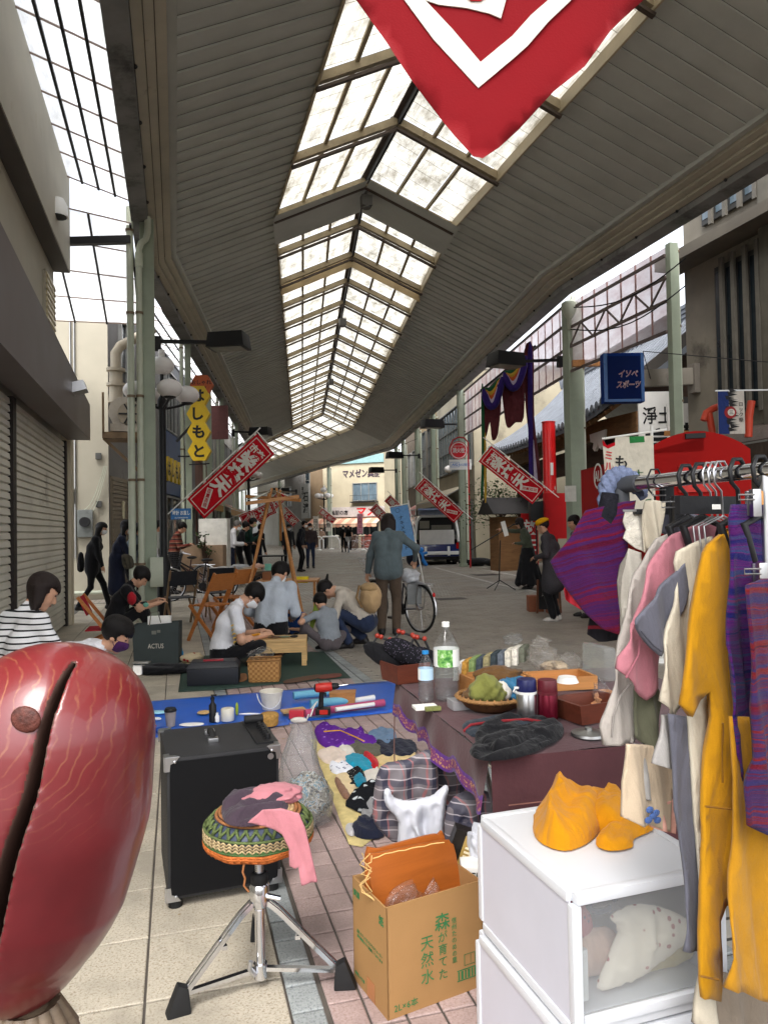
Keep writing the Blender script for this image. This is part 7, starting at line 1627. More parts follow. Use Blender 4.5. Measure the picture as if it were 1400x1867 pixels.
garment('pink_print','peach patterned hem with small marks beside the slate trousers','fabric',1246,Z5((545,1760),(560,1840),(670,1870),(672,1700),(600,1720)),0.03,M((220,166,150),0.9,0,0.2,30,0.2),0.3,0.05,off=0.0)
for k,(x,y)in enumerate(((515,1740),(530,1770),(545,1755),(508,1790),(552,1790))):
 p=onplane(*Z5((x,y))[0],onrail(1238)+pd*0.02,np.cross(np.array(gx),(0,0,1)));nn=Vector(np.cross(np.array(gx),(0,0,1)));nn=nn if nn.dot(FY)<0 else-nn;bf.ball(p+nn*0.016,(0.009,0.003,0.007),8,5)
bf.build('flower_print',cloth((70,96,150)),bpy.data.objects['flower_shirt'])
garment('striped_scarf','long purple and blue striped scarf clipped to a wooden hanger','scarf',1385,Z5((955,265),(945,340),(955,460),(940,600),(930,800),(920,1000),(925,1300),(945,1480),(985,1610),(1005,1590),(1050,1560),(1120,1580),(1160,1200),(1200,560),(1300,540),(1300,270),(1120,262)),0.045,m_kn2,0.35,0.045,off=0.0)
garment('striped_scarf','red and blue striped scarf clipped lower at the picture edge','scarf',1395,Z5((1010,660),(1012,800),(1020,1000),(1025,1250),(1045,1500),(1025,1680),(1030,1830),(1100,1870),(1200,1900),(1300,1900),(1300,620),(1100,628)),0.04,m_kn3,0.35,0.05,off=0.05)
def seam(par,label_start,u,pts,mat,th=0.0022,off=0.02):
 ob=[o for o in bpy.data.objects if str(o.get('label','')).startswith(label_start)][0];p0=onrail(u)+pd*off;n=np.cross(np.array(gx),(0,0,1));b=MB();b.tube([onplane(*q,p0,n)for q in Z5(*pts)],th,5);b.build('seam',mat,ob,60)
seam(0,'long mustard yellow',1345,[(900,1330),(895,1480),(898,1620)],cloth((120,80,8)));seam(0,'long mustard yellow',1345,[(815,1735),(880,1742),(960,1750)],cloth((150,102,10)));seam(0,'long mustard yellow',1345,[(790,2560),(880,2580)],cloth((150,102,10)))
seam(0,'long pale grey',1242,[(360,1400),(368,1300),(400,1200),(450,1140)],cloth((140,134,128)),off=-0.005);seam(0,'dusty pink',1262,[(430,1110),(490,1000),(500,900),(470,850)],cloth((150,90,100)));seam(0,'slate grey overshirt',1285,[(500,880),(560,950),(600,980)],cloth((76,76,86)),off=0.03)
def hook(mb,p,r=0.026,drop=0.045,th=0.0045):
 pts=[p-gx*0.02+Z1*(0.012),p-gx*0.008+Z1*0.027,p+gx*0.014+Z1*0.026,p+gx*0.027+Z1*0.006,p+gx*0.022-Z1*0.02,p+gx*0.004-Z1*0.034,p-Z1*(0.04+drop)]
 mb.tube(pts,th,7)
HG='hangers on the steel rail'
for k,(u,lab,mt_,wd__)in enumerate(((1195,'dark blue hook hanger holding black clips','b',0),(1252,'thick black plastic hanger, far one of the black hooks','p',0.03),(1278,'thick black plastic hanger with a price sticker','p',0.03),(1296,'thin wire hanger, far one of the bunched wires','w',0.05),(1306,'thin wire hanger in the middle of the bunched wires','w',0.05),(1316,'thin wire hanger, near one of the bunched wires','w',0.05),(1346,'black plastic hanger above the yellow dress','p',0.03),(1388,'black plastic hanger at the picture edge','p',0.03))):
 p=onrail(u);t=thing('hanger',lab,'hanger',p,group=HG);m_=m_black if mt_!='w' else m_steel;b=MB();hook(b,p,th=0.0045 if mt_=='p' else 0.0022);b.build('hook',m_,t,60)
 if wd__:
  q=p-Z1*0.085;b=MB()
  for sg in(-1,1):b.tube([q,q+gx*sg*0.06-Z1*0.02,q+gx*sg*wd__-Z1*0.09],[0.008,0.009,0.007]if mt_=='p' else 0.002,7)
  if mt_=='w':b.tube([q-gx*wd__-Z1*0.09,q+gx*wd__-Z1*0.09],0.002,6)
  b.build('shoulder_bar',m_,t,60)
 if 'sticker' in lab:
  b=MB();q=W(1290,921,D(p)-0.05);b.obox(q,gx*0.09,Vector(pd)*0.006,Z1*0.018);b.build('clip_bar',m_black,t);b=MB();q=W(1306,924,D(p)-0.07);b.obox(q,gx*0.012,Vector(pd)*0.001,Z1*0.005);b.build('price_sticker',m_paper,t)
def clip(nm,label,u,v,d,w,h,mat,bar=None):
 c=W(u,v,d);t=thing(nm,label,'clip',c,group='clips holding garments on the rail');b=MB();b.obox(c,FX*w/2,FY*0.008,Z1*h/2);b.obox(c+FY*0.02,FX*w/2,FY*0.004,Z1*h*0.45);b.build('jaw',mat,t,bevel=0.002)
 b=MB();b.tube([c-FX*w*0.4-FY*0.01+Z1*h*0.3,c-FX*(w*0.4+0.03)-FY*0.01+Z1*h*0.3,c-FX*(w*0.4+0.03)-FY*0.01+Z1*h*0.12,c-FX*w*0.4-FY*0.01+Z1*h*0.12],0.0018,6);b.build('wire_loop',m_steel,t,60)
 return t
clip('hanger_clip','black clip gripping the cream trousers',1218,910,1.633,0.022,0.07,m_black);clip('hanger_clip','large black clip gripping the slate trousers',1236,932,1.574,0.022,0.068,m_black);clip('hanger_clip','small black clip on the off white scarf',1166,933,1.650,0.028,0.012,m_black)
clip('hanger_clip','steel clip gripping the purple striped scarf',1377,917,1.371,0.016,0.052,m_steel);clip('hanger_clip','lower steel clip gripping the red striped scarf',1389,1052,1.337,0.016,0.052,m_steel)
for v_,d_,lab in((908,1.404,'wooden clip hanger above the purple striped scarf'),(1048,1.37,'lower wooden clip hanger at the picture edge')):
 c=W(1384,v_,d_);b=MB();b.beam(c,c+FX*0.3+FY*0.02,0.014,0.028);tag(b.build('wooden_hanger',wood((206,146,84),(20,2,20)),None,bevel=0.004),lab,'hanger',HG)
 # sales table with the plum cloth
TZ=0.70
ta,tb,tc=G(896,1383,TZ),G(690,1248,TZ),G(1140,1360,TZ)
ux=(tc-ta).normalized();uy=Vector((-ux.y,ux.x,0));TL=(tb-ta).length;TW=1.15
tt_=thing('folding_table','grey legged folding table under the plum cloth','table',Vector((ta.x,ta.y,0)))
TP=lambda x,y,z:Vector((ta.x,ta.y,0))+ux*x+uy*y+Z1*z
b=MB();b.obox(TP(TW/2,TL/2,TZ-0.022),ux*(TW/2-0.01),uy*(TL/2-0.01),Z1*0.012);b.build('table_top',m_whitep,tt_)
for x in(0.10,TW-0.1):
 for y in(0.22,TL-0.2):
  b=MB();b.cyl(TP(x,y,0),TP(x,y,TZ-0.03),0.013,10);b.cyl(TP(x,y,0.40),TP(x,y,0.44),0.018,10,0);lg=b.build('leg',M((150,154,160),0.4,0.6,0.05),tt_,40)
  b=MB();b.beam(TP(x,y,0.42),TP(x,y+(0.16 if y<.5 else-.16),TZ-0.05),0.012,0.02);b.build('stay',m_alu,lg)
tcl=thing('table_cloth','plum brown cloth with a purple and gold border hanging off the table','tablecloth',Vector((ta.x,ta.y,TZ)))
m_plumc=M((80,48,51),0.9,0,0.14,5,0.4,60,0.15,sheen=0.15,dirt=((68,38,44),2.0,0.55));
def sheet(name,fn,nu,nv,mats,parent,th=0.003,matfn=None):
 b=MB();v=[fn(i/nu,j/nv)for i in range(nu+1)for j in range(nv+1)];w=nv+1
 for i in range(nu):
  for j in range(nv):
   q=(i*w+j,(i+1)*w+j,(i+1)*w+j+1,i*w+j+1);b.f.append(q);b.m.append(matfn(i/nu,(j+0.5)/nv)if matfn else 0)
 b.v=[tuple(p)for p in v];return b.build(name,mats,parent,60)
def topz(x,y):return TZ+0.004+0.0025*math.sin(x*23+y*9)+0.002*math.sin(y*31-x*7)
sheet('top_cloth',lambda s,t:TP(-0.006+s*(TW+0.006),-0.006+t*(TL+0.012),topz(s*TW,t*TL)),26,28,[m_plumc],tcl)
m_gold=NT('purple_gold_border');v_=m_gold.co('Object');vo=m_gold.n('ShaderNodeTexVoronoi');vo.inputs['Scale'].default_value=95;m_gold.l(v_,vo.inputs['Vector'])
m_bord=m_gold.bsdf(m_gold.mix(m_gold.ramp(vo.outputs['Distance'],[(0.3,(0,0,0)),(0.42,(1,1,1))]),(196,150,92),(120,60,110)),0.7,0,m_gold.bump(vo.outputs['Distance'],0.4,0.003),0.3)
m_pur2=cloth((92,44,130),0.1)
def skirt(name,p,q,nrm,dropf,seed,border):
 def fn(s,t):
  e=p+(q-p)*s;L_=(q-p).length;dp_=dropf(s);w=math.sin(s*L_*26+seed)*0.5+math.sin(s*L_*11+seed*2)*0.6
  return e-Z1*(dp_*t)+nrm*(0.004+0.012*math.sin(t*1.5)+0.020*w*t**1.3)
 mf=(lambda s,t:0 if t<1-0.055/dropf(s)else(1 if t<1-0.043/dropf(s)or t>1-0.011/dropf(s)else 2))if border else None
 return sheet(name,fn,60,36,[m_plumc,m_pur2,m_bord]if border else[m_plumc],tcl,matfn=mf)
skirt('side_drop',TP(-0.006,-0.006,TZ+0.003),TP(-0.006,TL+0.006,TZ+0.003),-ux,lambda s:0.165-0.02*s+0.012*math.sin(s*19)+0.008*math.sin(s*41),1.0,True)
skirt('front_drop',TP(-0.006,-0.006,TZ+0.003),TP(TW,-0.006,TZ+0.003),-uy,lambda s:0.36,2.2,False)
skirt('rear_drop',TP(TW,TL+0.006,TZ+0.003),TP(-0.006,TL+0.006,TZ+0.003),uy,lambda s:0.15,3.0,True)
for k in range(3):
 b=MB();b.beam(TP(0.04,-0.030,0.565-k*0.022),TP(0.9,-0.030,0.565-k*0.022),0.002,0.003);b.build('woven_line',M((140,96,84),0.9),tcl)
b=MB();b.tube([TP(-0.02,TL,0.55),TP(-0.025,TL,0.40),TP(-0.02,TL,0.2)],0.003,5);tag(b.build('cord',M((120,90,84),0.9),None),'thin cord hanging from the far corner of the plum cloth','cord')
OT=TZ+0.008
def on(u,v):return G(u,v,OT)
def bottle(label,u,v,h,r,capm,lab,labm2):
 p=on(u,v);t=thing('water_bottle',label,'bottle',p)
 n=26;prof=[(r*0.55,0.0),(r*0.92,0.004),(r,0.015)]
 for k in range(n):z=0.02+k*(h*0.66-0.02)/n;prof.append((r*(0.965+0.035*abs(math.sin(k*0.9)))if not(0.42*h<z<0.66*h)else r*0.985,z))
 prof+=[(r*0.97,h*0.68),(r*0.82,h*0.76),(r*0.5,h*0.86),(0.014 if r>.04 else 0.011,h*0.90),(0.014 if r>.04 else 0.011,h*0.945)]
 b=MB();b.lathe(prof,(0,0,0),28,cap=False);b.build('shell',m_clear2,t,60,True)
 b=MB();b.lathe([(0.001,0.003)]+[(x*0.94,z)for x,z in prof if z<h*0.42]+[(0.001,h*0.42)],(0,0,0),24);b.build('water',m_water,t,60,True)
 b=MB();b.lathe([(0.016 if r>.04 else 0.0135,h*0.935),(0.016 if r>.04 else 0.0135,h*0.995),(0.012,h)],(0,0,0),20);b.build('cap',capm,t,40,True)
 b=MB();b.lathe([(r*1.0,h*0.44),(r*1.0,h*0.66)],(0,0,0),40,cap=False);b.m=[0 if-2.6<math.atan2(*(lambda c:(c[1],c[0]))(np.mean([b.v[i]for i in f],0)[:2]))<labm2[1]else 1 for f in b.f];b.build('label',[labm2[0],m_whitep],t,60,True)
bottle('large clear water bottle with a green label and white cap',815,1276,0.315,0.052,m_whitep,0,(NT('green_label').bsdf((70,140,60),0.5),-1.35))
lt=NT('green_print');lv_=lt.co('Object');bpy.data.objects['label'].data.materials[0]=lt.bsdf(lt.ramp(lt.noise(lv_,40,4),[(0.4,(52,122,50)),(0.55,(130,186,96)),(0.66,(224,234,214))]),0.5)
bottle('small clear water bottle with a light blue label and cap',777,1280,0.205,0.031,M((40,130,196),0.4),0,(M((186,214,236),0.5),3.0))
def tray(name,label,cat,c,w,d,h,mat,rz=0.0,th=0.008,flare=1.0,group=None):
 t=tag(MB().build(name,mat)if False else thing(name,label,cat,c,rz,group));e=[(-1,-1),(1,-1),(1,1),(-1,1)]
 for k in range(4):
  (x0,y0),(x1,y1)=e[k],e[(k+1)%4];b=MB();f=flare
  o=[(x0*w/2,y0*d/2,0),(x1*w/2,y1*d/2,0),(x1*w/2*f,y1*d/2*f,h),(x0*w/2*f,y0*d/2*f,h)];s=1-2*th/min(w,d)
  i_=[(x*s,y*s,z)for x,y,z in o];b.add(o+i_,[(0,1,2,3),(7,6,5,4),(3,2,6,7)]);b.build('side',mat,t,local=True)
 b=MB();b.box(-w/2*0.98,w/2*0.98,-d/2*0.98,d/2*0.98,0.001,th);b.build('base',mat,t,local=True);return t
m_birch=wood((104,52,36),(3,20,20),0.4,0.5)
ry=math.atan2(ux.y,ux.x)
tray('bark_box','dark red brown bark box holding patterned black pouches','box',on(738,1240),0.155,0.155,0.085,m_birch,ry+0.25,0.006,1.12)
m_pat=dots((26,26,30),(120,110,130),120)
for k,(u,v,d_,sx,sz,a,lab)in enumerate(((700,1196,3.42,0.10,0.045,0.5,'black pouch with bead handles leaning out of the bark box on the left'),(740,1190,3.40,0.105,0.05,0.45,'patterned black pouch across the middle of the bark box'),(765,1200,3.36,0.08,0.05,0.2,'black pouch at the right in the bark box'))):
 c=W(u,v,d_);t=thing('pouch',lab,'pouch',c,group='black pouches in the bark box');r_=Matrix.Rotation(a,3,'Y')
 ca,sa=math.cos(a),math.sin(a)
 lump(c,(sx,0.022,sz),'bag_body',m_pat if k else m_blackc,t,30+k,0.08,4,1.5,rz=-YAW,cut=lambda Q:np.stack([Q[:,0]*ca+Q[:,2]*sa,Q[:,1],-Q[:,0]*sa+Q[:,2]*ca],1))
 b=MB();pts=[c+FX*(-sx*0.6)+Z1*(sz*0.4+0.02),c+FX*(-sx*0.3)+Z1*(sz+0.045),c+FX*(sx*0.3)+Z1*(sz+0.04-0.03*a),c+FX*(sx*0.7)+Z1*(sz*0.2)];b.tube(pts,0.006,7);h_=b.build('handle',m_black,t,60)
 b=MB();[b.ball(p+Z1*0.004,0.012,10,6)for p in(pts[1],pts[1]*0.7+pts[2]*0.3,pts[2])];b.build('bead',M((150,50,36),0.3),h_,180)
tray('wooden_crate','small wooden crate packed with folded patterned fabrics','crate',on(896,1262),0.24,0.16,0.075,m_wood1,ry+0.1)
pal=[(206,204,198),(176,132,62),(120,140,90),(66,74,82),(150,140,104),(58,66,70),(98,104,112),(208,202,186),(216,210,196),(104,106,92)]
for k,cc in enumerate(pal):
 u=846+k*12.2;c=W(u,1222-k*3.4,3.16+0.035*k);t=M(cc,0.9,0,0.35,90,0.4,200,0.1);a=Vector(FX)*0.35+FY*0.9;hgt=0.062+0.004*(k%3)
 b=MB();sl=0.018*(1-k/9);n_=8
 v=[];
 for w_ in(-0.012,0.012):
  for i in range(n_+1):s=i/n_-0.5;v+=[c+a*s*0.15+FX*(w_+sl*-1)-Z1*hgt*0.5+FX*0,c+a*s*0.15+FX*(w_+0.5*sl-0.02*(9-k)/9)+Z1*(hgt*0.62-0.006*abs(s))]
 m_=2*(n_+1);f=[]
 for i in range(n_):q=2*i;f+=[(q,q+2,q+3,q+1),(m_+q,m_+q+1,m_+q+3,m_+q+2),(q+1,q+3,m_+q+3,m_+q+1)]
 f+=[(0,1,m_+1,m_),(2*n_,m_+2*n_,m_+2*n_+1,2*n_+1)]
 b.add(v,f);ob=b.build('folded_fabric',t,None,bevel=0.004)
 nm=['white checked','golden tan','sage green','dark slate','olive beige','charcoal','grey blue','cream white','ivory','moss grey'][k];tag(ob,nm+' fabric folded upright in the row beside the large bottle','fabric','folded fabrics in the wooden crate')
tray('wooden_crate','low wooden crate heaped with clear bags at the table end','crate',on(1018,1252),0.28,0.17,0.055,m_wood1,ry-0.05)
for k,(u,v,d_,r_,lab)in enumerate(((935,1165,3.45,0.05,'crinkled clear bag poking up behind the folded fabrics'),(990,1200,3.42,0.085,'large crinkled clear bag in the low crate'),(1035,1208,3.50,0.075,'clear bag with peach cloth in the low crate'),(985,1172,3.5,0.05,'tall wisp of clear plastic over the low crate'))):
 bag('plastic_bag',lab,W(u,v,d_),(r_,r_*0.7,r_*0.62),40+k,emit_free_clear('cellophane',(0.98,0.97,0.95),1.4,0.1,0.10,0.9,(0.95,0.92,0.88))if k else m_clear,0.34,4,2.8,'clear bags on the table')
lump(W(1010,1215,3.46),(0.06,0.05,0.025),'peach_cloth',m_peach,None,4,0.15);tag(bpy.data.objects['peach_cloth'],'peach coloured cloth inside the bags of the low crate','cloth')
bk=thing('wicker_basket','round brown wicker basket heaped with coloured cloths','basket',on(895,1293));bc=Vector((0,0,0))
b=MB();b.lathe([(0.075,0.0),(0.10,0.015),(0.125,0.045),(0.128,0.048),(0.118,0.046),(0.095,0.02),(0.07,0.008)],(0,0,0),40);b.build('bowl',M((96,66,40),0.7,0,0.3,50,0.8,120),bk,60,True)
b=MB();b.tube([(0.127*math.cos(a),0.127*math.sin(a),0.05)for a in np.linspace(0,6.283,40)[:-1]],0.008,8,closed=True)
for k in range(30):a=k*6.283/30;b.tube([(0.122*math.cos(a),0.122*math.sin(a),0.042),(0.137*math.cos(a),0.137*math.sin(a),0.05),(0.122*math.cos(a),0.122*math.sin(a),0.06)],0.0035,5)
b.build('rim',M((150,110,66),0.6,0,0.2,40),bk,60,True)
def heap(nm,lab,cat,u,v,d_,r_,mat,seed,grp=None,amp=0.2,fr=1.6,rz=0.0,floor=None):ob=lump(W(u,v,d_),r_,nm,mat,None,seed,amp,4,fr,floor=floor,rz=rz);return tag(ob,lab,cat,grp)
CB='cloths in the wicker basket'
heap('cloth','brown cloth at the back of the wicker basket','cloth',905,1232,3.0,(0.085,0.05,0.028),cloth((104,74,42),fold=.5),3,CB,0.4,1.6)
heap('cloth','light blue cloth standing up on the right of the wicker basket','cloth',940,1262,2.86,(0.05,0.06,0.055),cloth((60,120,158),fold=.5),5,CB,0.4,1.6)
heap('cloth','olive green cloth twisted in the front of the wicker basket','cloth',888,1262,2.80,(0.055,0.05,0.045),cloth((126,128,66),fold=.5),6,CB,0.42,1.6)
heap('cloth','dark brown cloth on the left of the wicker basket','cloth',862,1272,2.84,(0.035,0.04,0.035),cloth((110,82,52)),7,CB,0.2,2)
heap('cloth','white cloth between the green and the blue one in the basket','cloth',916,1262,2.82,(0.03,0.03,0.035),m_wcloth,8,CB,0.2,2)
def flask(label,u,v,h,r,bodym,capm,strap=False):
 t=thing('vacuum_flask',label,'flask',on(u,v));b=MB();b.lathe([(r*0.94,0),(r,0.006),(r,h*0.66),(r*0.98,h*0.67)],n=28);b.build('body',bodym,t,40,True)
 b=MB();b.lathe([(r*1.03,h*0.67),(r*1.03,h*0.73)],n=28);b.build('collar',m_whitep if strap else capm,t,40,True);b=MB();b.lathe([(r*0.98,h*0.73),(r*1.0,h*0.75),(r*0.97,h*0.97),(r*0.9,h)],n=28);b.build('lid',capm,t,40,True)
 if strap:b=MB();b.tube([(-r-0.005,-0.01,h*0.7),(-r-0.02,-0.015,h*0.76),(-r-0.016,-0.015,h*0.84),(-r-0.002,-0.01,h*0.82)],0.005,7);b.build('strap',m_whitep,t,60,True)
flask('silver vacuum flask with a navy lid and white strap',961,1318,0.155,0.036,m_steel,M((30,34,84),0.35),True)
flask('maroon vacuum flask beside the silver one',999,1318,0.152,0.035,M((104,20,40),0.25,0.6,0.05),M((96,30,40),0.4))
tray('wooden_tray','dark red wooden dish with clear packets by the clothes','dish',on(1076,1308),0.20,0.15,0.07,m_birch,ry+0.2,0.008,1.15)
lump(on(1095,1290)+Z1*0.03,(0.07,0.05,0.03),'wood_chips',M((186,130,90),0.8,0,0.3,60,0.8,80),None,9,0.25);tag(bpy.data.objects['wood_chips'],'reddish shavings in a clear packet in the dark dish','shavings')
bag('plastic_bag','clear packet standing in the dark red dish',W(1095,1262,2.75),(0.035,0.02,0.045),55,m_clear,0.3,group='clear bags on the table')
b=MB();b.lathe([(0.052,0),(0.058,0.004),(0.056,0.012),(0.02,0.016),(0.012,0.02),(0.012,0.028),(0.006,0.03)],on(1073,1342),28);tag(b.build('tin_lid',m_alu,None,40),'round dull metal lid on the plum cloth by the clothes','lid')
b=MB();b.lathe([(0.045,0),(0.035,0.02),(0.035,0.022)],on(1035,1276)+Z1*0.07,20);tag(b.build('paper_doily',m_paper,None,40),'white paper packet on the dark red dish edge','packet')
b=MB();q=on(1092,1236);b.obox(q+Z1*0.075,ux*0.03,uy*0.10,Z1*0.075);tag(b.build('plastic_case',emit_free_clear('yellowed_clear',(0.92,0.94,0.88),1.4,0.1,0.2,0),None,bevel=0.015),'upright clear plastic case half behind the pale shirt','case')
b=MB();q=on(836,1292);b.obox(q+Z1*0.018,ux*0.035,uy*0.04,Z1*0.018);tag(b.build('plastic_tub',emit_free_clear('tub',(0.95,0.96,0.96),1.4,0.15,0.35,0),None,bevel=0.008),'small clear plastic tub left of the wicker basket','tub')
b=MB();q=on(775,1292);b.obox(q+Z1*0.006,ux*0.045,uy*0.03,Z1*0.006);tag(b.build('paper_packet',m_paper,None,bevel=0.003),'flat white packet in front of the small bottle','packet')
b=MB();q=on(789,1296);b.obox(q+Z1*0.008,ux*0.03,uy*0.012,Z1*0.007);tag(b.build('label_card',M((120,124,70),0.7,0,0.3,60),None,bevel=0.002),'small olive printed block lying beside the white packet','block')
BKC=cloth((20,20,23),.2,fold=.5)
bgk=thing('black_bag','folded black cloth bag with red piping at the front of the table','bag',on(930,1360))
for nm,pix,m_,T_,z_ in(('inner_flap',[(843,1328),(862,1315),(960,1310),(1024,1322),(1004,1342),(880,1348)],cloth((44,52,62)),.03,OT),('bag_body',[(866,1342),(900,1320),(985,1314),(1026,1328),(1012,1354),(930,1376),(880,1366)],BKC,.045,OT+.006),('front_fold',[(858,1364),(900,1345),(960,1340),(1002,1354),(960,1378),(900,1388),(864,1382)],BKC,.035,OT+.003)):
 pp_=[G(u,v,z_)for u,v in pix];c=sum(pp_,Vector())/len(pp_);puff([(p.x-c.x,p.y-c.y)for p in pp_],(c.x,c.y,z_),(1,0,0),(0,1,0),T_,nm,m_,bgk,flat=True,fold=.7,fw=.07,edge=.03,fdir=(1,.4),seed=int(T_*1000),res=.006)
b=MB();b.tube([W(850,1345,2.5)-Z1*0.0,W(846,1332,2.5),W(858,1322,2.51),W(900,1316,2.53),W(960,1312,2.53),W(1010,1320,2.5)],0.005,6);b.build('red_piping',cloth((140,40,46)),bgk,60)
PL=NT('plaid');v_=PL.co('Object');sp_=PL.n('ShaderNodeSeparateXYZ');PL.l(v_,sp_.inputs[0])
def band(sock,per,w,ph=0.0):fr=PL.math('FRACT',PL.math('ADD',PL.math('MULTIPLY',sock,1/per),ph));return PL.math('LESS_THAN',fr,w)
hxy=PL.math('ADD',sp_.outputs[0],PL.math('MULTIPLY',sp_.outputs[1],0.6));c_=PL.mix(PL.math('MULTIPLY',band(hxy,0.075,0.28),0.75),(112,106,110),(38,40,62));c_=PL.mix(PL.math('MULTIPLY',band(sp_.outputs[2],0.075,0.28),0.6),c_,(38,40,62));c_=PL.mix(PL.math('MULTIPLY',band(hxy,0.0375,0.12,0.4),0.6),c_,(164,92,92));c_=PL.mix(PL.math('MULTIPLY',band(sp_.outputs[2],0.0375,0.10,0.4),0.6),c_,(200,192,196))
m_plaid=PL.bsdf(c_,0.55,0,PL.bump(PL.noise(v_,45,4),0.4,0.006),0.4)
pb=thing('plaid_bag','open plaid checked carrier bag under the table','bag',G(780,1530,0));
pl_,o=face_on([(693,1398),(740,1385),(790,1368),(800,1440),(800,1530),(740,1530),(715,1535),(682,1500),(680,1460)],2.75);puff(pl_,o,FX,Z1,0.05,'front_side',m_plaid,pb,fold=0.4,fw=0.12,edge=0.03)
pl_,o=face_on([(780,1385),(840,1400),(880,1440),(885,1530),(800,1530),(775,1450)],2.9);puff(pl_,o,FX,Z1,0.05,'rear_side',m_plaid,pb,fold=0.4,fw=0.12,edge=0.03)
soft('plaid_bag','second plaid bag further right below the gold border','bag',[(815,1470),(860,1440),(905,1460),(910,1560),(820,1560)],2.6,0.08,m_plaid,fold=0.4,fw=0.1)
m_film=M((200,202,210),0.3,0,0.05,6,0.3,40,0.5)
soft('shopping_bag','white plastic carrier bag hung on the table leg','shopping bag',[(700,1448),(703,1438),(711,1440),(718,1455),(745,1460),(785,1452),(800,1440),(812,1432),(818,1440),(812,1470),(808,1530),(812,1560),(730,1560),(726,1500),(704,1470)],2.62,0.06,m_film,fold=0.5,fw=0.05,edge=0.03)
mj=thing('chocolate_box','black and gold printed box under the table','box',G(838,1600,0));c=W(838,1560,2.5);Mr=Matrix.Rotation(0.35,3,FY);e1,e2=Mr@FX,Mr@Z1
b=MB();b.obox(c,e1*0.045,FY*0.03,e2*0.09);b.build('carton',M((30,26,22),0.4),mj);b=MB();b.obox(c+e1*0.012-FY*0.0315,e1*0.02,FY*0.001,e2*0.08);b.build('gold_panel',M((176,148,84),0.4),mj);text('meiji',c+e1*0.012-FY*0.033,-e2,e1,0.05,M((240,230,200),0.5),mj,bold=0.02)
bag('plastic_bag','crumpled white bag beside the black and gold box',W(872,1540,2.45),(0.035,0.04,0.075),71,m_film,0.2)
b=MB();c=W(868,1592,2.40);b.obox(c,FX*0.05,FY*0.04,Z1*0.035);wb_=b.build('white_carton',m_paper,None,bevel=0.003);tag(wb_,'white carton with black letters behind the cardboard box','carton');text('FIT',c-FY*0.041+Z1*0.01,FX,Z1,0.03,m_ink,wb_);text('REAL',c-FY*0.041-Z1*0.018+FX*0.02,FX,Z1,0.018,m_ink,wb_)
rs_=thing('clear_sack','tall clear plastic sack of rags beside the amplifier','sack',G(560,1512,0));c=G(557,1505,0)
m_rag=NT('mixed_rags');v_=m_rag.co('Object');m_rag=m_rag.bsdf(m_rag.ramp(m_rag.noise(v_,26,3,0.6,1.5),[(0.30,(40,44,54)),(0.40,(130,126,112)),(0.5,(200,196,186)),(0.56,(92,140,164)),(0.64,(150,148,120)),(0.72,(60,62,66))],'CONSTANT'),0.9,0,m_rag.bump(m_rag.noise(v_,40,4),0.8,0.01))
lump(c+Z1*0.12+FX*0.01,(0.095,0.075,0.12),'rags',m_rag,rs_,5,0.16,4,3,floor=0.004)
prof=[(0.06,0.003),(0.108,0.03),(0.112,0.14),(0.10,0.24),(0.08,0.33),(0.062,0.41),(0.045,0.46),(0.05,0.49)]
b=MB();b.lathe([(r,z)for r,z in prof],(0,0,0),40,cap=False);rr=random.Random(8)
b.v=[(x*(1+0.10*math.sin(9*math.atan2(y,x)+z*25))+0.02*math.sin(z*17)+(0.35-z)*0.0-(z>0.2)*(z-0.2)*0.12+0.006*rr.uniform(-1,1),y*(1+0.10*math.sin(7*math.atan2(y,x)-z*19))+0.006*rr.uniform(-1,1),z)for x,y,z in b.v];b.xf(Matrix.Translation(c));b.build('film',emit_free_clear('sack_film',(0.97,0.98,0.99),1.45,0.12,0.22,0.9),rs_,180)
sm_=[(566,1348),(700,1335),(760,1400),(720,1500),(660,1545),(636,1540)]
flatcloth('straw_mat','pale yellow straw mat spread with small clothes','mat',sm_,M((206,188,132),0.9,0,0.2,14,0.6,220,0.1),0.006,0.004,sm=1,fold=0.0)
KC="children's clothes laid on the straw mat"
m_star=dots((92,40,140),(150,110,190),20)
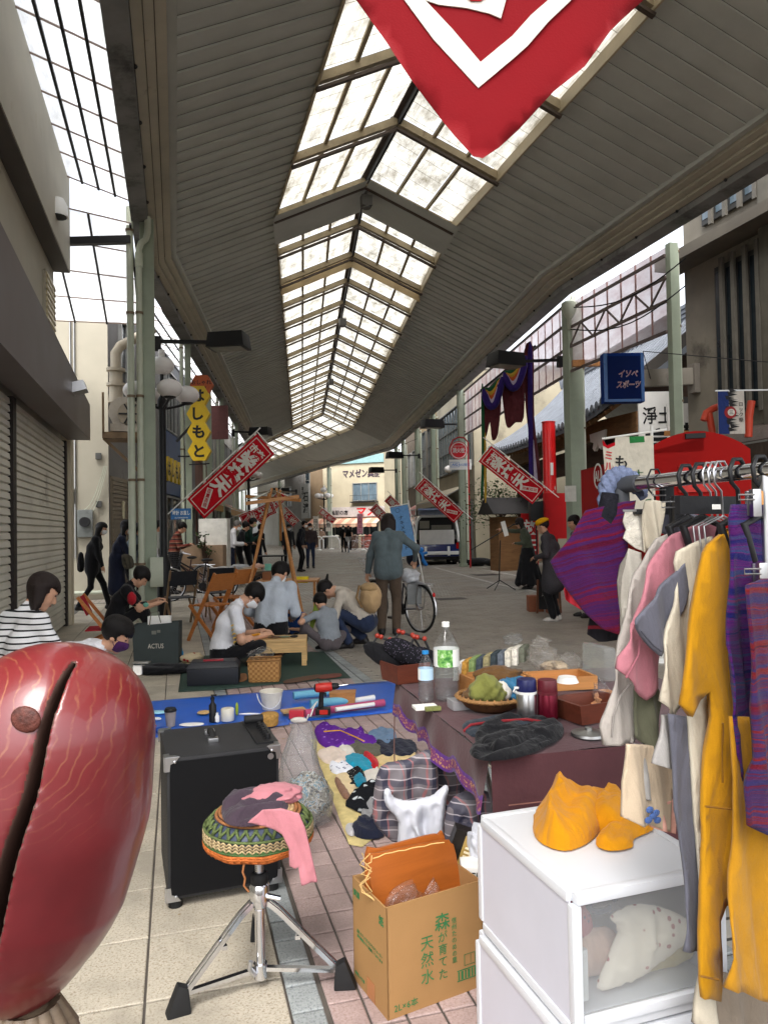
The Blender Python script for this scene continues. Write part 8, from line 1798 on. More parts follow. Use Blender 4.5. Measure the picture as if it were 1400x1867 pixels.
for k,(lab,pix,m_,T)in enumerate((('purple star patterned jacket with a yellow zip on the straw mat',[(574,1330),(590,1322),(640,1335),(660,1328),(668,1345),(686,1348),(684,1362),(640,1362),(612,1368),(590,1362),(578,1350)],m_star,0.055),('pale denim shorts beside the purple jacket',[(672,1335),(715,1330),(722,1352),(700,1360),(676,1352)],cloth((104,132,162)),0.03),('olive hooded top below the purple jacket',[(636,1358),(660,1352),(690,1358),(696,1378),(660,1376),(640,1372)],cloth((98,96,80)),0.03),('dark navy top with an orange badge',[(686,1352),(750,1350),(756,1376),(700,1380),(690,1365)],m_navy,0.025),('cream top with pink strokes',[(580,1370),(615,1364),(640,1376),(632,1392),(600,1394),(585,1385)],cloth((232,214,200)),0.03),('white top next to the olive hooded top',[(616,1362),(642,1364),(650,1378),(630,1380)],m_wcloth,0.03),('turquoise top in the middle of the straw mat',[(630,1380),(655,1376),(680,1396),(676,1408),(650,1402),(632,1396)],cloth((30,150,180)),0.035),('bright red bundle of cloth on the straw mat',[(662,1374),(676,1376),(690,1390),(686,1404),(672,1396)],m_redcloth,0.035),('cream and yellow trousers by the table leg',[(688,1380),(730,1376),(756,1372),(752,1386),(700,1396)],cloth((232,206,150)),0.025),('white top with navy print',[(602,1392),(630,1390),(645,1402),(620,1412),(604,1408)],dots((226,228,236),(60,70,110),30),0.03),('black and white spotted cloth with turquoise',[(632,1408),(656,1402),(668,1420),(660,1434),(636,1432)],dots((30,30,34),(220,216,200),60),0.03),('turquoise shorts under the spotted cloth',[(644,1418),(666,1416),(668,1434),(648,1434)],cloth((20,130,160)),0.035),('white printed shirt near the plaid bag',[(664,1406),(690,1402),(696,1428),(668,1432)],m_wcloth,0.03),('cream bib with brown edging',[(612,1416),(634,1412),(650,1434),(640,1450),(618,1440)],cloth((224,202,160)),0.025),('brown cardigan edge beside the cream bib',[(610,1425),(618,1420),(640,1452),(626,1456)],cloth((140,104,84)),0.03),('black top with white bird prints',[(630,1466),(655,1436),(690,1428),(696,1470),(664,1484),(640,1474)],dots((24,26,30),(200,206,210),14),0.04),('grey and white socks by the black top',[(658,1476),(680,1464),(684,1492),(664,1498)],cloth((150,150,152)),0.05),('navy rolled cloth at the near end of the straw mat',[(640,1516),(660,1496),(690,1490),(700,1525),(660,1530)],m_navy,0.07),('pale grey sock end beside the navy roll',[(630,1508),(648,1504),(646,1524),(634,1522)],cloth((196,194,196)),0.05))):
 flatcloth('small_garment',lab,'clothing',pix,m_,T,0.008+0.002*(k%4),group=KC,seed=k+2,edge=0.03,fold=0.6)
b=MB();b.tube([G(u,v,0.065)for u,v in((590,1334),(620,1332),(650,1345),(664,1352))],0.004,6);b.build('zip',cloth((226,170,40)),bpy.data.objects['small_garment'])
# blue tarp and the craft things on it
m_tarp=M((22,92,196),0.35,0,0.08,3,0.35,26,0.5,name='blue_tarp')
flatcloth('blue_tarp','bright blue tarpaulin spread across the pavement','tarpaulin',[(150,1350),(150,1290),(282,1278),(480,1262),(690,1243),(800,1240),(800,1290),(690,1302),(560,1315),(480,1330),(380,1340),(270,1346)],m_tarp,0.012,0.006,sm=1,fold=0.9,fw=0.4,edge=0.02,seed=4)
def pot(nm,lab,cat,u,v,prof,m_,n=24,z=0.015,grp=None,par=None):b=MB();b.lathe(prof,G(u,v,z),n);return tag(b.build(nm,m_,par,40),lab,cat,grp)if par is None else b.build(nm,m_,par,40)
def cupthing(lab,u,v):
 t=thing('paper_cup',lab,'cup',G(u,v,0.015));b=MB();b.lathe([(0.03,0),(0.042,0.105)],n=20);b.build('cup',M((150,140,134),0.6),t,40,True);b=MB();b.lathe([(0.044,0.105),(0.045,0.115),(0.038,0.122),(0.036,0.13)],n=20);b.build('lid',m_black,t,40,True)
cupthing('grey paper coffee cup with a black lid on the tarp',311,1324)
t=thing('pump_bottle','slim black pump bottle on the tarp','bottle',G(388,1316,0.015));b=MB();b.lathe([(0.026,0),(0.027,0.12),(0.012,0.14),(0.012,0.16)],n=16);b.build('body',m_black,t,40,True);b=MB();b.lathe([(0.016,0.16),(0.016,0.175),(0.007,0.18),(0.007,0.19)],n=12);b.box(-0.01,0.03,-0.008,0.008,0.185,0.197);b.build('pump',m_black,t,40,True)
pot('glue_pot','round cream tub beside the black pump bottle','tub',415,1314,[(0.045,0),(0.048,0.004),(0.048,0.085),(0.044,0.09)],M((222,216,196),0.4))
pot('small_bottle','tiny white bottle with a mauve cap by the cream tub','bottle',396,1316,[(0.018,0),(0.018,0.04),(0.010,0.05),(0.010,0.065)],m_whitep,12)
bt_=thing('bucket','small white paint bucket with a stained rim','bucket',G(495,1292,0.015));b=MB();b.lathe([(0.07,0),(0.09,0.13),(0.094,0.132),(0.092,0.14),(0.086,0.135),(0.066,0.01)],n=28);b.build('pail',M((214,208,194),0.45,0,0.1,8,0.05,30,dirt=((140,116,84),9,0.6)),bt_,40,True);b=MB();b.tube([(0.093*math.cos(a)-0.02,-0.02-0.09*abs(math.sin(a))*1.0,0.125-0.10*math.sin(a))for a in np.linspace(0,3.14,12)],0.004,6);b.build('handle',m_whitep,bt_,60,True)
bs2=thing('lidded_basket','round lidded straw basket on the tarp edge','basket',G(491,1322,0.015));m_straw=M((176,136,74),0.8,0,0.3,60,0.9,130,0.2);b=MB();b.lathe([(0.060,0),(0.066,0.02),(0.066,0.055)],n=28);b.build('base',m_straw,bs2,60,True);b=MB();b.lathe([(0.069,0.055),(0.069,0.075),(0.055,0.085),(0.01,0.088)],n=28);b.build('lid',m_straw,bs2,60,True)
dl=thing('cordless_drill','red and black cordless drill standing on its battery','drill',G(588,1304,0.03));o=G(588,1304,0.03);A=lambda x,z,y=0:o+FX*x+Z1*z+FY*y
m_dr=M((190,44,36),0.4,0,0.05);b=MB();b.tube([A(-0.045,0.20),A(0.0,0.203),A(0.06,0.208),A(0.075,0.21)],[0.032,0.036,0.034,0.028],14);b.build('motor_housing',m_dr,dl,40)
b=MB();b.tube([A(-0.05,0.2),A(-0.058,0.199)],[0.03,0.02],12);b.tube([A(0.075,0.21),A(0.09,0.211),A(0.12,0.214),A(0.128,0.215)],[0.024,0.026,0.02,0.01],14);b.build('chuck',m_black,dl,40)
b=MB();b.cyl(A(0.12,0.214),A(0.19,0.222),0.003,6);b.build('drill_bit',m_steel,dl);b=MB();b.tube([A(0.0,0.18),A(-0.008,0.12),A(-0.012,0.06)],[0.022,0.018,0.022],10);b.obox(A(0.024,0.15),FX*0.006,FY*0.008,Z1*0.014);b.build('grip',m_black,dl,40)
b=MB();b.obox(A(0.005,0.03),FX*0.055,FY*0.035,Z1*0.025);bt2=b.build('battery',m_black,dl,bevel=0.008);b=MB();b.obox(A(0.012,0.03,-0.037),FX*0.03,FY*0.002,Z1*0.016);b.build('red_panel',m_dr,bt2)
def roll(lab,p,q,r,m_,grp='rolls lying on the tarp'):b=MB();a,c=Vector(p),Vector(q);b.cyl(a+Z1*r,c+Z1*r,r,18);tag(b.build('roll',m_,None,40),lab,'roll',grp)
m_lb=M((110,176,200),0.5);roll('pale blue roll behind the drill',G(535,1276,0.03),G(610,1268,0.03),0.032,m_lb);roll('pale blue roll right of the drill grip',G(566,1292,0.02),G(645,1284,0.02),0.034,m_lb);roll('pink fabric roll nearest along the tarp',G(556,1308,0.02),G(700,1288,0.02),0.028,cloth((190,84,120)));roll('white paper roll at the right of the blue rolls',G(640,1284,0.02),G(682,1277,0.02),0.022,m_paper);roll('white printed tube lying over the pink roll',G(612,1298,0.05),G(682,1288,0.05),0.016,m_whitep)
b=MB();p=G(625,1285,0.015);b.obox(p+Z1*0.05,FX*0.10,FY*0.06,Z1*0.045);b.obox(p+Z1*0.1-FX*0.0,FX*0.105,FY*0.065,Z1*0.006);tag(b.build('wooden_chest',m_wood1,None,bevel=0.004),'pale wooden box behind the rolls on the tarp','box')
b=MB();p=G(535,1300,0.02);b.obox(p+Z1*0.02,(FX*0.9+FY*0.5)*0.09,(FX*-0.4+FY*0.9)*0.05,Z1*0.006);tag(b.build('flat_board',m_wood2,None),'flat pale board leaning among the craft things on the tarp','board')
b=MB();p=G(541,1302,0.05);b.obox(p,FX*0.055,FY*0.03,Z1*0.03);tag(b.build('red_packet',M((196,54,66),0.3),None,bevel=0.008),'red cellophane packet left of the drill','packet')
b=MB();b.tube([G(560,1310,0.03),G(566,1294,0.06),G(578,1280,0.10),G(572,1290,0.09),G(566,1306,0.05)],0.006,7);tag(b.build('white_cable',m_whitep,None,60),'white loop of cable beside the drill','cable')
for k,(lab,u,v,w_,d_,h_,m_)in enumerate((('white paper sheet at the left of the tarp',350,1322,.09,.05,.004,m_paper),('round wooden lid on white paper',372,1302,.05,.05,.012,m_wood2),('white brush handle right of the cream tub',455,1304,.08,.008,.008,m_whitep),('orange scissors handle on the tarp',466,1308,.03,.012,.01,M((206,120,60),.4)),('yellow paint blocks in front of the straw basket',446,1322,.05,.02,.012,M((226,180,60),.5,0,.2,60)),('white folded cloth behind the clear sack',545,1318,.06,.03,.02,m_wcloth),('green and yellow paint tube by the cream tub',432,1305,.012,.012,.05,M((160,180,50),.4)),('light blue tray with paints near the red drum',288,1302,.07,.04,.012,M((150,206,220),.4)),('white oval soap on the tarp',287,1314,.03,.015,.012,m_whitep),('crumpled blue cloth at the tarp edge by the amplifier',296,1338,.05,.04,.025,cloth((40,80,160))),('red plastic tool lying near the red drum',280,1326,.02,.012,.01,m_red))):
 p=G(u,v,0.014);ob=lump((p.x,p.y,0.014+h_),(w_,d_,h_),'craft_piece',m_,None,80+k,0.05,3,1.2,floor=0.014,rz=-YAW);tag(ob,lab,'craft supply','small craft supplies on the tarp')
 # green mat with the leather worker's things
flatcloth('green_mat','dark green ground sheet under the seated craftsman','mat',[(325,1262),(330,1225),(360,1196),(590,1188),(640,1236),(520,1246),(400,1258)],M((46,66,58),0.8,0,0.12,4,0.4,30),0.008,0.006,sm=1,fold=0.6,fw=0.3,edge=0.02)
tbx=G(388,1250,0.012);tb_=thing('tool_box','black plastic tool box with a red latch plate','tool box',tbx,-YAW+0.12);b=MB();b.box(-0.23,0.23,-0.0,0.24,0,0.155);b.build('case',M((30,32,38),0.45),tb_,bevel=0.012,local=True);b=MB();b.add([(-0.24,-0.01,0.157),(0.24,-0.01,0.157),(0.24,0.25,0.157),(-0.24,0.25,0.157),(-0.2,0.03,0.21),(0.2,0.03,0.21),(0.2,0.21,0.21),(-0.2,0.21,0.21)],[(4,5,6,7),(0,1,5,4),(1,2,6,5),(2,3,7,6),(3,0,4,7),(3,2,1,0)]);ld=b.build('lid',M((26,28,34),0.4),tb_,bevel=0.01,local=True);b=MB();b.box(-0.09,0.09,0.06,0.11,0.208,0.222);b.build('red_latch',M((150,34,46),0.4),ld,bevel=0.004,local=True)
m_bas=NT('bamboo_weave');v_=m_bas.co('Object',(1,1,1));ch=m_bas.n('ShaderNodeTexChecker');ch.inputs['Scale'].default_value=42;m_bas.l(v_,ch.inputs['Vector']);m_bas=m_bas.bsdf(m_bas.mix(ch.outputs['Fac'],(184,138,82),(150,106,58)),0.6,0,m_bas.bump(ch.outputs['Fac'],0.5,0.004),0.3)
bb=thing('bamboo_basket','square woven bamboo basket with clear bags on top','basket',G(479,1245,0.012),-YAW+0.05);b=MB();b.add([(-0.13,0,0),(0.15,0,0),(0.15,0.2,0),(-0.13,0.2,0),(-0.14,-0.01,0.20),(0.155,-0.01,0.205),(0.155,0.21,0.2),(-0.14,0.21,0.2)],[(0,1,5,4),(1,2,6,5),(2,3,7,6),(3,0,4,7),(0,3,2,1)]);b.build('weave',m_bas,bb,local=True,bevel=0.02);b=MB();b.tube([(-0.14,-0.01,0.2),(0.155,-0.01,0.205),(0.155,0.21,0.2),(-0.14,0.21,0.2)],0.009,8,closed=True);b.build('rim',M((150,106,58),0.6),bb,60,True)
bag('plastic_bag','clear bag of parts on top of the bamboo basket',W(475,1192,6.95),(0.13,0.08,0.06),91,m_clear,0.25)
bench=thing('work_bench','low pale wooden work bench with leather tools on it','bench',G(520,1215,0.01),-YAW+0.08);b=MB();b.box(-0.32,0.22,-0.02,0.34,0.25,0.275);b.build('top',m_wood2,bench,local=True,bevel=0.004);b=MB();b.box(-0.32,0.215,-0.012,0.008,0.14,0.25);b.box(-0.32,0.215,0.31,0.33,0.14,0.25);b.build('apron',m_wood2,bench,local=True)
for x in(-0.3,0.17):
 for y in(0.0,0.28):b=MB();b.box(x,x+0.05,y,y+0.04,0,0.25);b.build('leg',m_wood2,bench,local=True)
q=G(520,1215,0.01)
for lab,dx,dz,r_,m_ in(('dark leather piece on the low bench',-0.1,0.285,(0.09,0.05,0.008),M((96,70,50),.6)),('black awl and mallet on the low bench',0.08,0.29,(0.04,0.02,0.014),m_black),('green leather piece on the low bench edge',-0.02,0.287,(0.07,0.035,0.007),M((110,120,96),.6))):lump(q+FX*dx+FY*0.12+Z1*dz,r_,'leather_piece',m_,None,int(dx*100)+50,0.08,3);tag(bpy.data.objects[[o.name for o in bpy.data.objects if o.name.startswith('leather_piece')][-1]],lab,'leather','leather things on the low bench')
for k,(lab,pix,m_)in enumerate((('brown leather offcut in front of the bench',[(522,1240),(580,1230),(584,1236),(524,1246)],M((92,66,50),.7)),('red brown leather strip on the green mat edge',[(582,1232),(618,1228),(620,1234),(584,1238)],M((112,62,50),.7)),('tan leather round beside the tool box',[(432,1232),(448,1228),(450,1240),(434,1243)],M((150,104,66),.6)))):flatcloth('leather_offcut',lab,'leather',pix,m_,0.008,0.016,group='leather offcuts on the green mat',fold=0.2)
soft('green_folder','green and yellow striped folder held between the children','folder',[(574,1098),(580,1092),(585,1100),(571,1146),(563,1150)],8.6,0.015,M((120,140,40),.5),fold=0.1)
ab=thing('paper_carrier','big dark grey paper carrier with pale capital letters','shopping bag',G(285,1212,0),-YAW+0.05);b=MB();wA=0.235;b.add([(-wA,0,0),(wA,0,0),(wA,0.16,0),(-wA,0.16,0),(-wA-0.01,-0.03,0.42),(wA+0.01,-0.02,0.45),(wA+0.01,0.15,0.45),(-wA-0.01,0.15,0.43)],[(0,1,5,4),(1,2,6,5),(2,3,7,6),(3,0,4,7),(0,3,2,1)]);b.build('bag_body',M((58,66,66),0.6,0,0.1,5,0.3,20),ab,local=True)
bm_=MW[ab];fpos=lambda x,z:bm_@Vector((x,-0.026*z/0.43-0.001,z));axb=(bm_.to_3x3()@Vector((1,0,0)))
text('ACTUS',fpos(0.0,0.20),axb,(0,0,1),0.072,M((206,200,186),.6),ab,wmax=0.165);b=MB();[b.obox(fpos(x,0.345+dz)-FY*0.004,axb*s,FY*0.001,Z1*s*0.8)for x,dz,s in((-0.015,0,.024),(0.035,.012,.018))];b.build('sticker_square',M((110,112,104),.6),ab)
b=MB();b.tube([fpos(-0.06,0.42),fpos(-0.04,0.56),fpos(0.03,0.57),fpos(0.06,0.45)],0.006,7);b.build('string_handle',M((120,116,104),.8),ab,60);b=MB();c_=bm_@Vector((0.02,0.08,0.46));b.obox(c_,axb*0.12,FY*0.03,Z1*0.05);ob=b.build('paper_packet',m_paper,None,bevel=0.004);tag(ob,'white packet sticking out of the dark grey carrier','packet')
for k,(u,lab)in enumerate(((318,'left of two small turquoise bottles by the dark carrier'),(330,'right of two small turquoise bottles by the dark carrier'))):pot('turquoise_bottle',lab,'bottle',u,1203,[(0.032,0),(0.034,0.05),(0.026,0.065),(0.03,0.08),(0.018,0.1),(0.016,0.125),(0.01,0.128)],M((30,140,196),.3),16,grp='turquoise bottles')
lump(G(300,1228,0)+Z1*0.04,(0.30,0.12,0.05),'black_jacket',m_blackc,None,95,0.18,4,1.8,floor=0.005,rz=-YAW);tag(bpy.data.objects['black_jacket'],'black jacket lying in a heap before the dark carrier','jacket')
lump(G(350,1208,0)+Z1*0.05,(0.12,0.10,0.05),'rag_bundle',dots((196,180,150),(150,40,40),12),None,96,0.15,4,1.8,floor=0.005);tag(bpy.data.objects['rag_bundle'],'cream bundle with a red pattern left of the white T-shirt','bundle')
flatcloth('striped_mat','green and cream striped mat left of the craftsman','mat',[(330,1235),(335,1200),(372,1196),(372,1232)],stripes([(150,150,110),(200,190,160),(90,100,70)],[.03,.03,.02],1),0.01,0.004,sm=1)
# mid ground things
def head_of(a):d=FY*math.cos(R(a))+FX*math.sin(R(a));return math.atan2(-d.x,d.y)
def gp(u,d):p=W(u,1000,d);return Vector((p.x,p.y,0))
def bicycle(label,rear,dirv,frame_m,basket=None,seat=True,rack=True,scale=1.0,group=None):
 d=Vector(dirv);d.z=0;d.normalize();t=thing('bicycle',label,'bicycle',rear,math.atan2(d.y,d.x),group);r=0.32
 for x,nm in((0,'rear_wheel'),(1.08,'front_wheel')):
  b=MB();b.tube([(x+r*math.cos(a),0,r+r*math.sin(a))for a in np.linspace(0,6.283,32)[:-1]],0.017,8,closed=True);wh=b.build(nm,m_rubber,t,60,True)
  b=MB();b.tube([(x+(r-.02)*math.cos(a),0,r+(r-.02)*math.sin(a))for a in np.linspace(0,6.283,32)[:-1]],0.009,6,closed=True);b.cyl((x,-.04,r),(x,.04,r),0.025,10)
  for k in range(18):a=k*6.283/18;b.beam((x,.015*(-1)**k,r),(x+(r-.02)*math.cos(a),0,r+(r-.02)*math.sin(a)),0.0025,0.0025)
  b.build('spokes',m_steel,wh,60,True)
  b=MB();b.tube([(x+(r+.035)*math.cos(a),0,r+(r+.035)*math.sin(a))for a in np.linspace(0.1 if x else 0.5,2.6 if x else 3.3,14)],0.018,6);b.build('mudguard',m_steel,t,60,True)
 b=MB()
 for p in(((0,0,r),(.42,0,.28)),((.42,0,.28),(.34,0,.78)),((0,0,r),(.35,0,.62)),((.42,0,.28),(.86,0,.72)),((.38,0,.50),(.87,0,.80)),((1.08,0,r),(.87,0,.80)),((.87,0,.8),(.84,0,.98))):b.cyl(p[0],p[1],0.015,8)
 b.build('frame',frame_m,t,40,True);b=MB();b.tube([(.70,-.28,.96),(.84,-.2,1.0),(.86,0,.98),(.84,.2,1.0),(.70,.28,.96)],0.012,8);b.build('handlebar',m_steel,t,60,True)
 b=MB();b.cyl((.42,-.03,.28),(.42,.03,.28),0.08,16);b.cyl((.42,.05,.28),(.5,.06,.17),0.01,6);b.box(.45,.55,.06,.15,.15,.18);b.build('crank',m_black,t,40,True)
 if seat:b=MB();b.ball((.32,0,.83),(.13,.09,.035),14,8);b.build('saddle',m_black,t,60,True)
 if rack:b=MB();[b.cyl((-.25,y,.66),(.3,y,.66),0.007,6)for y in(-.06,0,.06)];[b.cyl((0,y,r),(-.05,y,.66),0.006,6)for y in(-.07,.07)];b.build('rack',m_steel,t,40,True);b=MB();b.ball((-.31,0,.52),(.02,.02,.035),8,6);b.build('red_reflector',m_red,t,60,True)
 if basket:
  b=MB();e=0
  for k in range(7):z=.72+k*.045;w=.12+k*.012;b.tube([(1.02-w,-w,z),(1.02+w,-w,z),(1.02+w,w,z),(1.02-w,w,z)],.005,5,closed=True)
  for k in range(24):a=k*6.283/24;c,s=math.cos(a),math.sin(a);m_=max(abs(c),abs(s));b.cyl((1.02+.12*c/m_,.12*s/m_,.72),(1.02+.19*c/m_,.19*s/m_,.99),.004,4)
  b.build('basket',basket,t,60,True)
 return t
rw=W(765,1103,9.95);fw_=W(690,1100,10.75)
bicycle('silver town bicycle with a wire basket held by the grey sweater',Vector((rw.x,rw.y,0)),fw_-rw,M((120,120,124),.3,.5),m_steel)
bag('plastic_bag','bulging clear bag on the rear rack of the silver bicycle',W(748,1050,10.1),(0.14,0.12,0.11),33,M((190,192,196),.3,0,.1,8,.6,30,.5),0.14)
b=MB();b.obox(W(755,1083,10.0),FX*.10,FY*.05,Z1*.14);tag(b.build('pannier',M((120,122,122),.6),None,bevel=.02),'grey pannier on the rear wheel of the silver bicycle','pannier')
PB_='bicycles parked along the left shops'
bicycle('dark bicycle parked nearest behind the folding chairs',gp(405,15.5),gp(340,15.2)-gp(405,15.5),m_black,m_dark,group=PB_)
bicycle('dark bicycle parked behind the plaid shirted man',gp(372,17),gp(322,17.2)-gp(372,17),M((60,30,34),.4),None,group=PB_)
bicycle('far pale bicycle under the pink awning',gp(672,52),FX*-1,m_steel,None)
def chair(label,p,a,mw,mc,h=.42,slat=False,w=.42,cat='chair'):
 t=thing('folding_chair',label,'chair',p,head_of(a)+math.pi);x_=w/2
 for sg in(-1,1):
  b=MB();b.beam((sg*x_,.22,0),(sg*x_,-.26,h+.42),.025,.04);b.build('leg',mw,t,local=True);b=MB();b.beam((sg*(x_-.03),-.24,0),(sg*(x_-.03),.22,h),.025,.04);b.build('leg',mw,t,local=True)
 if slat:
  for k in range(6):b=MB();b.box(-x_+.02,x_-.02,-.16+k*.065,-.12+k*.065,h-.01,h+.008);b.build('seat_slat',mw,t,local=True)
 else:b=MB();b.box(-x_+.02,x_-.02,-.18,.22,h-.006,h+.006);b.build('seat',mc,t,local=True)
 b=MB();b.obox((0,-.26+.055,h+.30),(x_,0,0),(0,.006,.0),(0,-.05,.11));b.build('backrest',mc,t,local=True);return t
m_honey=wood((186,116,60),(6,6,30),.25,.4);m_canv=cloth((40,42,46))
chair('tall honey wood folding chair with a slatted seat left of the T-shirt',gp(385,9.6),120,m_honey,m_honey,.46,True)
chair('honey wood folding chair behind the first one',gp(425,10.8),120,m_honey,m_honey,.45,True)
chair('black canvas folding chair by the tall lamp',gp(328,11.2),150,M((120,96,70),.5),m_canv)
chair('black canvas folding chair right of the parked bicycle',gp(400,12.0),160,M((120,96,70),.5),m_canv)
chair('low red canvas chair under the man in the black shirt',gp(186,9.25),255,m_honey,M((170,18,40),.8,0,.1,8,.2,80),.22,False,.5)
def tabl(label,u0,u1,d,dep,h,mat):
 a,c=gp(u0,d),gp(u1,d);t=thing('stall_table',label,'table',(a+c)/2,-YAW);w=(c-a).length;b=MB();b.box(-w/2,w/2,-dep/2,dep/2,h-.025,h);b.build('table_top',mat,t,local=True,bevel=.004)
 for x in(-w/2+.04,w/2-.04):
  for y in(-dep/2+.04,dep/2-.04):b=MB();b.box(x-.02,x+.02,y-.02,y+.02,0,h-.025);b.build('leg',mat,t,local=True)
 return t
tabl('stall table heaped with folded clothes behind the chairs',405,500,13.5,.8,.66,M((70,56,46),.7));tabl('pale stall table with papers under the easel canopy',470,580,12.2,.7,.60,m_wood1);tabl('black draped stall table behind the easel legs',470,520,20,.8,.75,m_blackc)
CP='clothes heaped on the stall table'
for k,(lab,u,v,d,r_,cc)in enumerate((('light blue garment at the left of the clothes heap',420,1042,13.3,(.16,.15,.05),(150,176,200)),('grey white garment on top of the clothes heap',438,1034,13.5,(.17,.15,.05),(176,176,176)),('beige garment across the clothes heap',455,1040,13.4,(.2,.2,.05),(168,148,122)),('brown garment low in the clothes heap',445,1050,13.2,(.3,.2,.05),(84,70,58)),('peach garment at the right of the clothes heap',470,1033,13.6,(.12,.15,.05),(200,160,140)))):heap('garment',lab,'garment',u,v,d,r_,cloth(cc),20+k,CP,.18,2)
for lab,u,v,d,r_,cc in(('yellow bin on the pale stall table',549,1057,12.2,(.12,.1,.05),(226,206,30)),('white paper stack on the pale stall table',465,1063,12,(.14,.12,.012),(226,224,214)),('brown paper box on the pale stall table',487,1050,12.2,(.07,.06,.07),(140,92,60)),('mint cup on the pale stall table',489,1034,12.3,(.05,.05,.055),(120,190,170)),('blue tray on the pale stall table',487,1063,11.9,(.06,.06,.02),(50,64,150))):
 b=MB();c=W(u,v,d);b.obox(c,FX*r_[0],FY*r_[1],Z1*r_[2]);tag(b.build('stall_item',M(cc,.6),None,bevel=.006),lab,'stall item','things on the pale stall table')
ez=thing('easel_canopy','tall tripod of pale timber legs with a small cloth canopy on top','easel',gp(505,11))
ap=W(497,893,11)
for(u0,v0,u1,v1,d)in((496,890,432,1165,10.6),(490,900,455,1065,11.6),(504,890,562,1165,10.6),(508,900,536,1065,11.6),(511,895,512,985,11.4)):
 b=MB();e=W(u1,v1,d);p=W(u0,v0,11);
 if v1>1000:e=p+(e-p)*((p.z)/(p.z-e.z))
 b.beam(p,e,.045,.03,0,FX);b.build('pole',m_wood1,ez)
for q in((448,918,10.5,545,905,10.7),(448,905,11.5,548,912,11.2)):b=MB();b.beam(W(*q[:3]),W(*q[3:]),.03,.05);b.build('cross_rail',m_wood1,ez)
b=MB();b.add([ap,W(448,912,10.5),W(470,908,10.5),W(525,905,10.6),W(545,910,10.7),W(540,898,11.5),W(460,900,11.5)],[(0,1,2),(0,3,4),(0,5,6)]);b.build('canopy_cloth',cloth((206,206,190)),ez)
ms=thing('microphone_stand','black boom microphone stand before the singer','microphone stand',gp(910,16.6));b=MB();b.cyl(W(910,1060,16.6),W(912,985,16.6),.014,8);b.beam(W(858,1003,16.6),W(937,956,16.6),.022,.022);b.build('boom',m_black,ms)
for u in(886,900,938):b=MB();b.cyl(W(911,1058,16.6),Vector((*gp(u,16.3 if u>895 else 16.8)[:2],.01)),.010,6);b.build('leg',m_black,ms)
b=MB();b.ball(W(942,955,16.6),.035,10,6);b.cyl(W(942,955,16.6),W(934,957,16.6),.016,8);b.build('microphone',m_black,ms,60)
sp=thing('loudspeaker','black loudspeaker on a pole behind the singer','loudspeaker',gp(978,18));c=W(977,932,18);b=MB();b.obox(c,FX*.16,FY*.15,Z1*.24);b.build('cabinet',m_black,sp,bevel=.02);b=MB();b.cyl((c.x,c.y,0),(c.x,c.y,c.z-.2),.02,8);b.build('pole',m_black,sp)
cbd=thing('chalkboard','small black chalkboard easel at the feet of the ochre beret','chalkboard',gp(995,11.8));c=W(1000,1086,11.8);b=MB();b.obox(c,FX*.16,FY*.01,Z1*.22);b.build('board',m_ink,cbd);b=MB();[b.beam(c+FX*s*.17+Z1*.26,c+FX*s*.19-Z1*(c.z-.01),.03,.03)for s in(-1,1)];b.build('frame',m_woodd,cbd)
text('本日の\nメニュー',c-FY*.011+Z1*.05,FX,Z1,.06,m_paper,cbd)
for u,d,w_,h_,lab in((973,12.2,.12,.13,'small brown carton left of the chalkboard'),(1004,11.9,.08,.12,'brown carton behind the chalkboard legs')):b=MB();q=gp(u,d);b.obox(q+Z1*h_,FX*w_,FY*.12,Z1*h_);tag(b.build('carton',M((150,92,66),.8),None,bevel=.004),lab,'carton')
for u,d,w_,z,cc,lab in((392,18.2,.35,1.75,(206,204,196),'tall pale cabinet against the left shops'),(372,17.8,.5,1.1,(140,116,92),'brown board leaning behind the parked bicycles'),(405,20,.35,1.0,(176,130,86),'stacked brown cartons by the hooded man')):b=MB();q=gp(u,d);b.obox(q+Z1*z/2,FX*w_,FY*.2,Z1*z/2);tag(b.build('cabinet',M(cc,.7),None,bevel=.01),lab,'cabinet')
pt=G(376,1010,0);tree('small potted plant on the brown board behind the bicycles',(gp(373,17.4).x,gp(373,17.4).y,0),1.5,.2,160,m_leaf,'potted_plant','plant',.07)
for lab,u,d in(('white hoop barrier far off by the ochre shop',601,56),('white hoop barrier at the left of the far shops',572,57)):q=gp(u,d);b=MB();b.tube([q-FX*.75,q-FX*.75+Z1*.7,q-FX*.5+Z1*.95,q+FX*.5+Z1*.95,q+FX*.75+Z1*.7,q+FX*.75],.06,8);tag(b.build('hoop_barrier',m_white,None,60),lab,'barrier','white hoop barriers')
for k,(u,d,cc)in enumerate(((640,56,(90,70,60)),(655,57,(150,140,120)),(672,57,(120,60,50)),(612,58,(180,176,164)))):b=MB();q=gp(u,d);b.obox(q+Z1*.45,FX*.55,FY*.3,Z1*.42);[b.ball(q+FX*x+Z1*.95,(.2,.2,.12),8,5)for x in(-.3,.1,.4)];tag(b.build('goods_stand',M(cc,.7),None),['dark','beige','reddish','pale'][k]+' goods stand under the pink awning','goods stand','goods stands at the far shop')
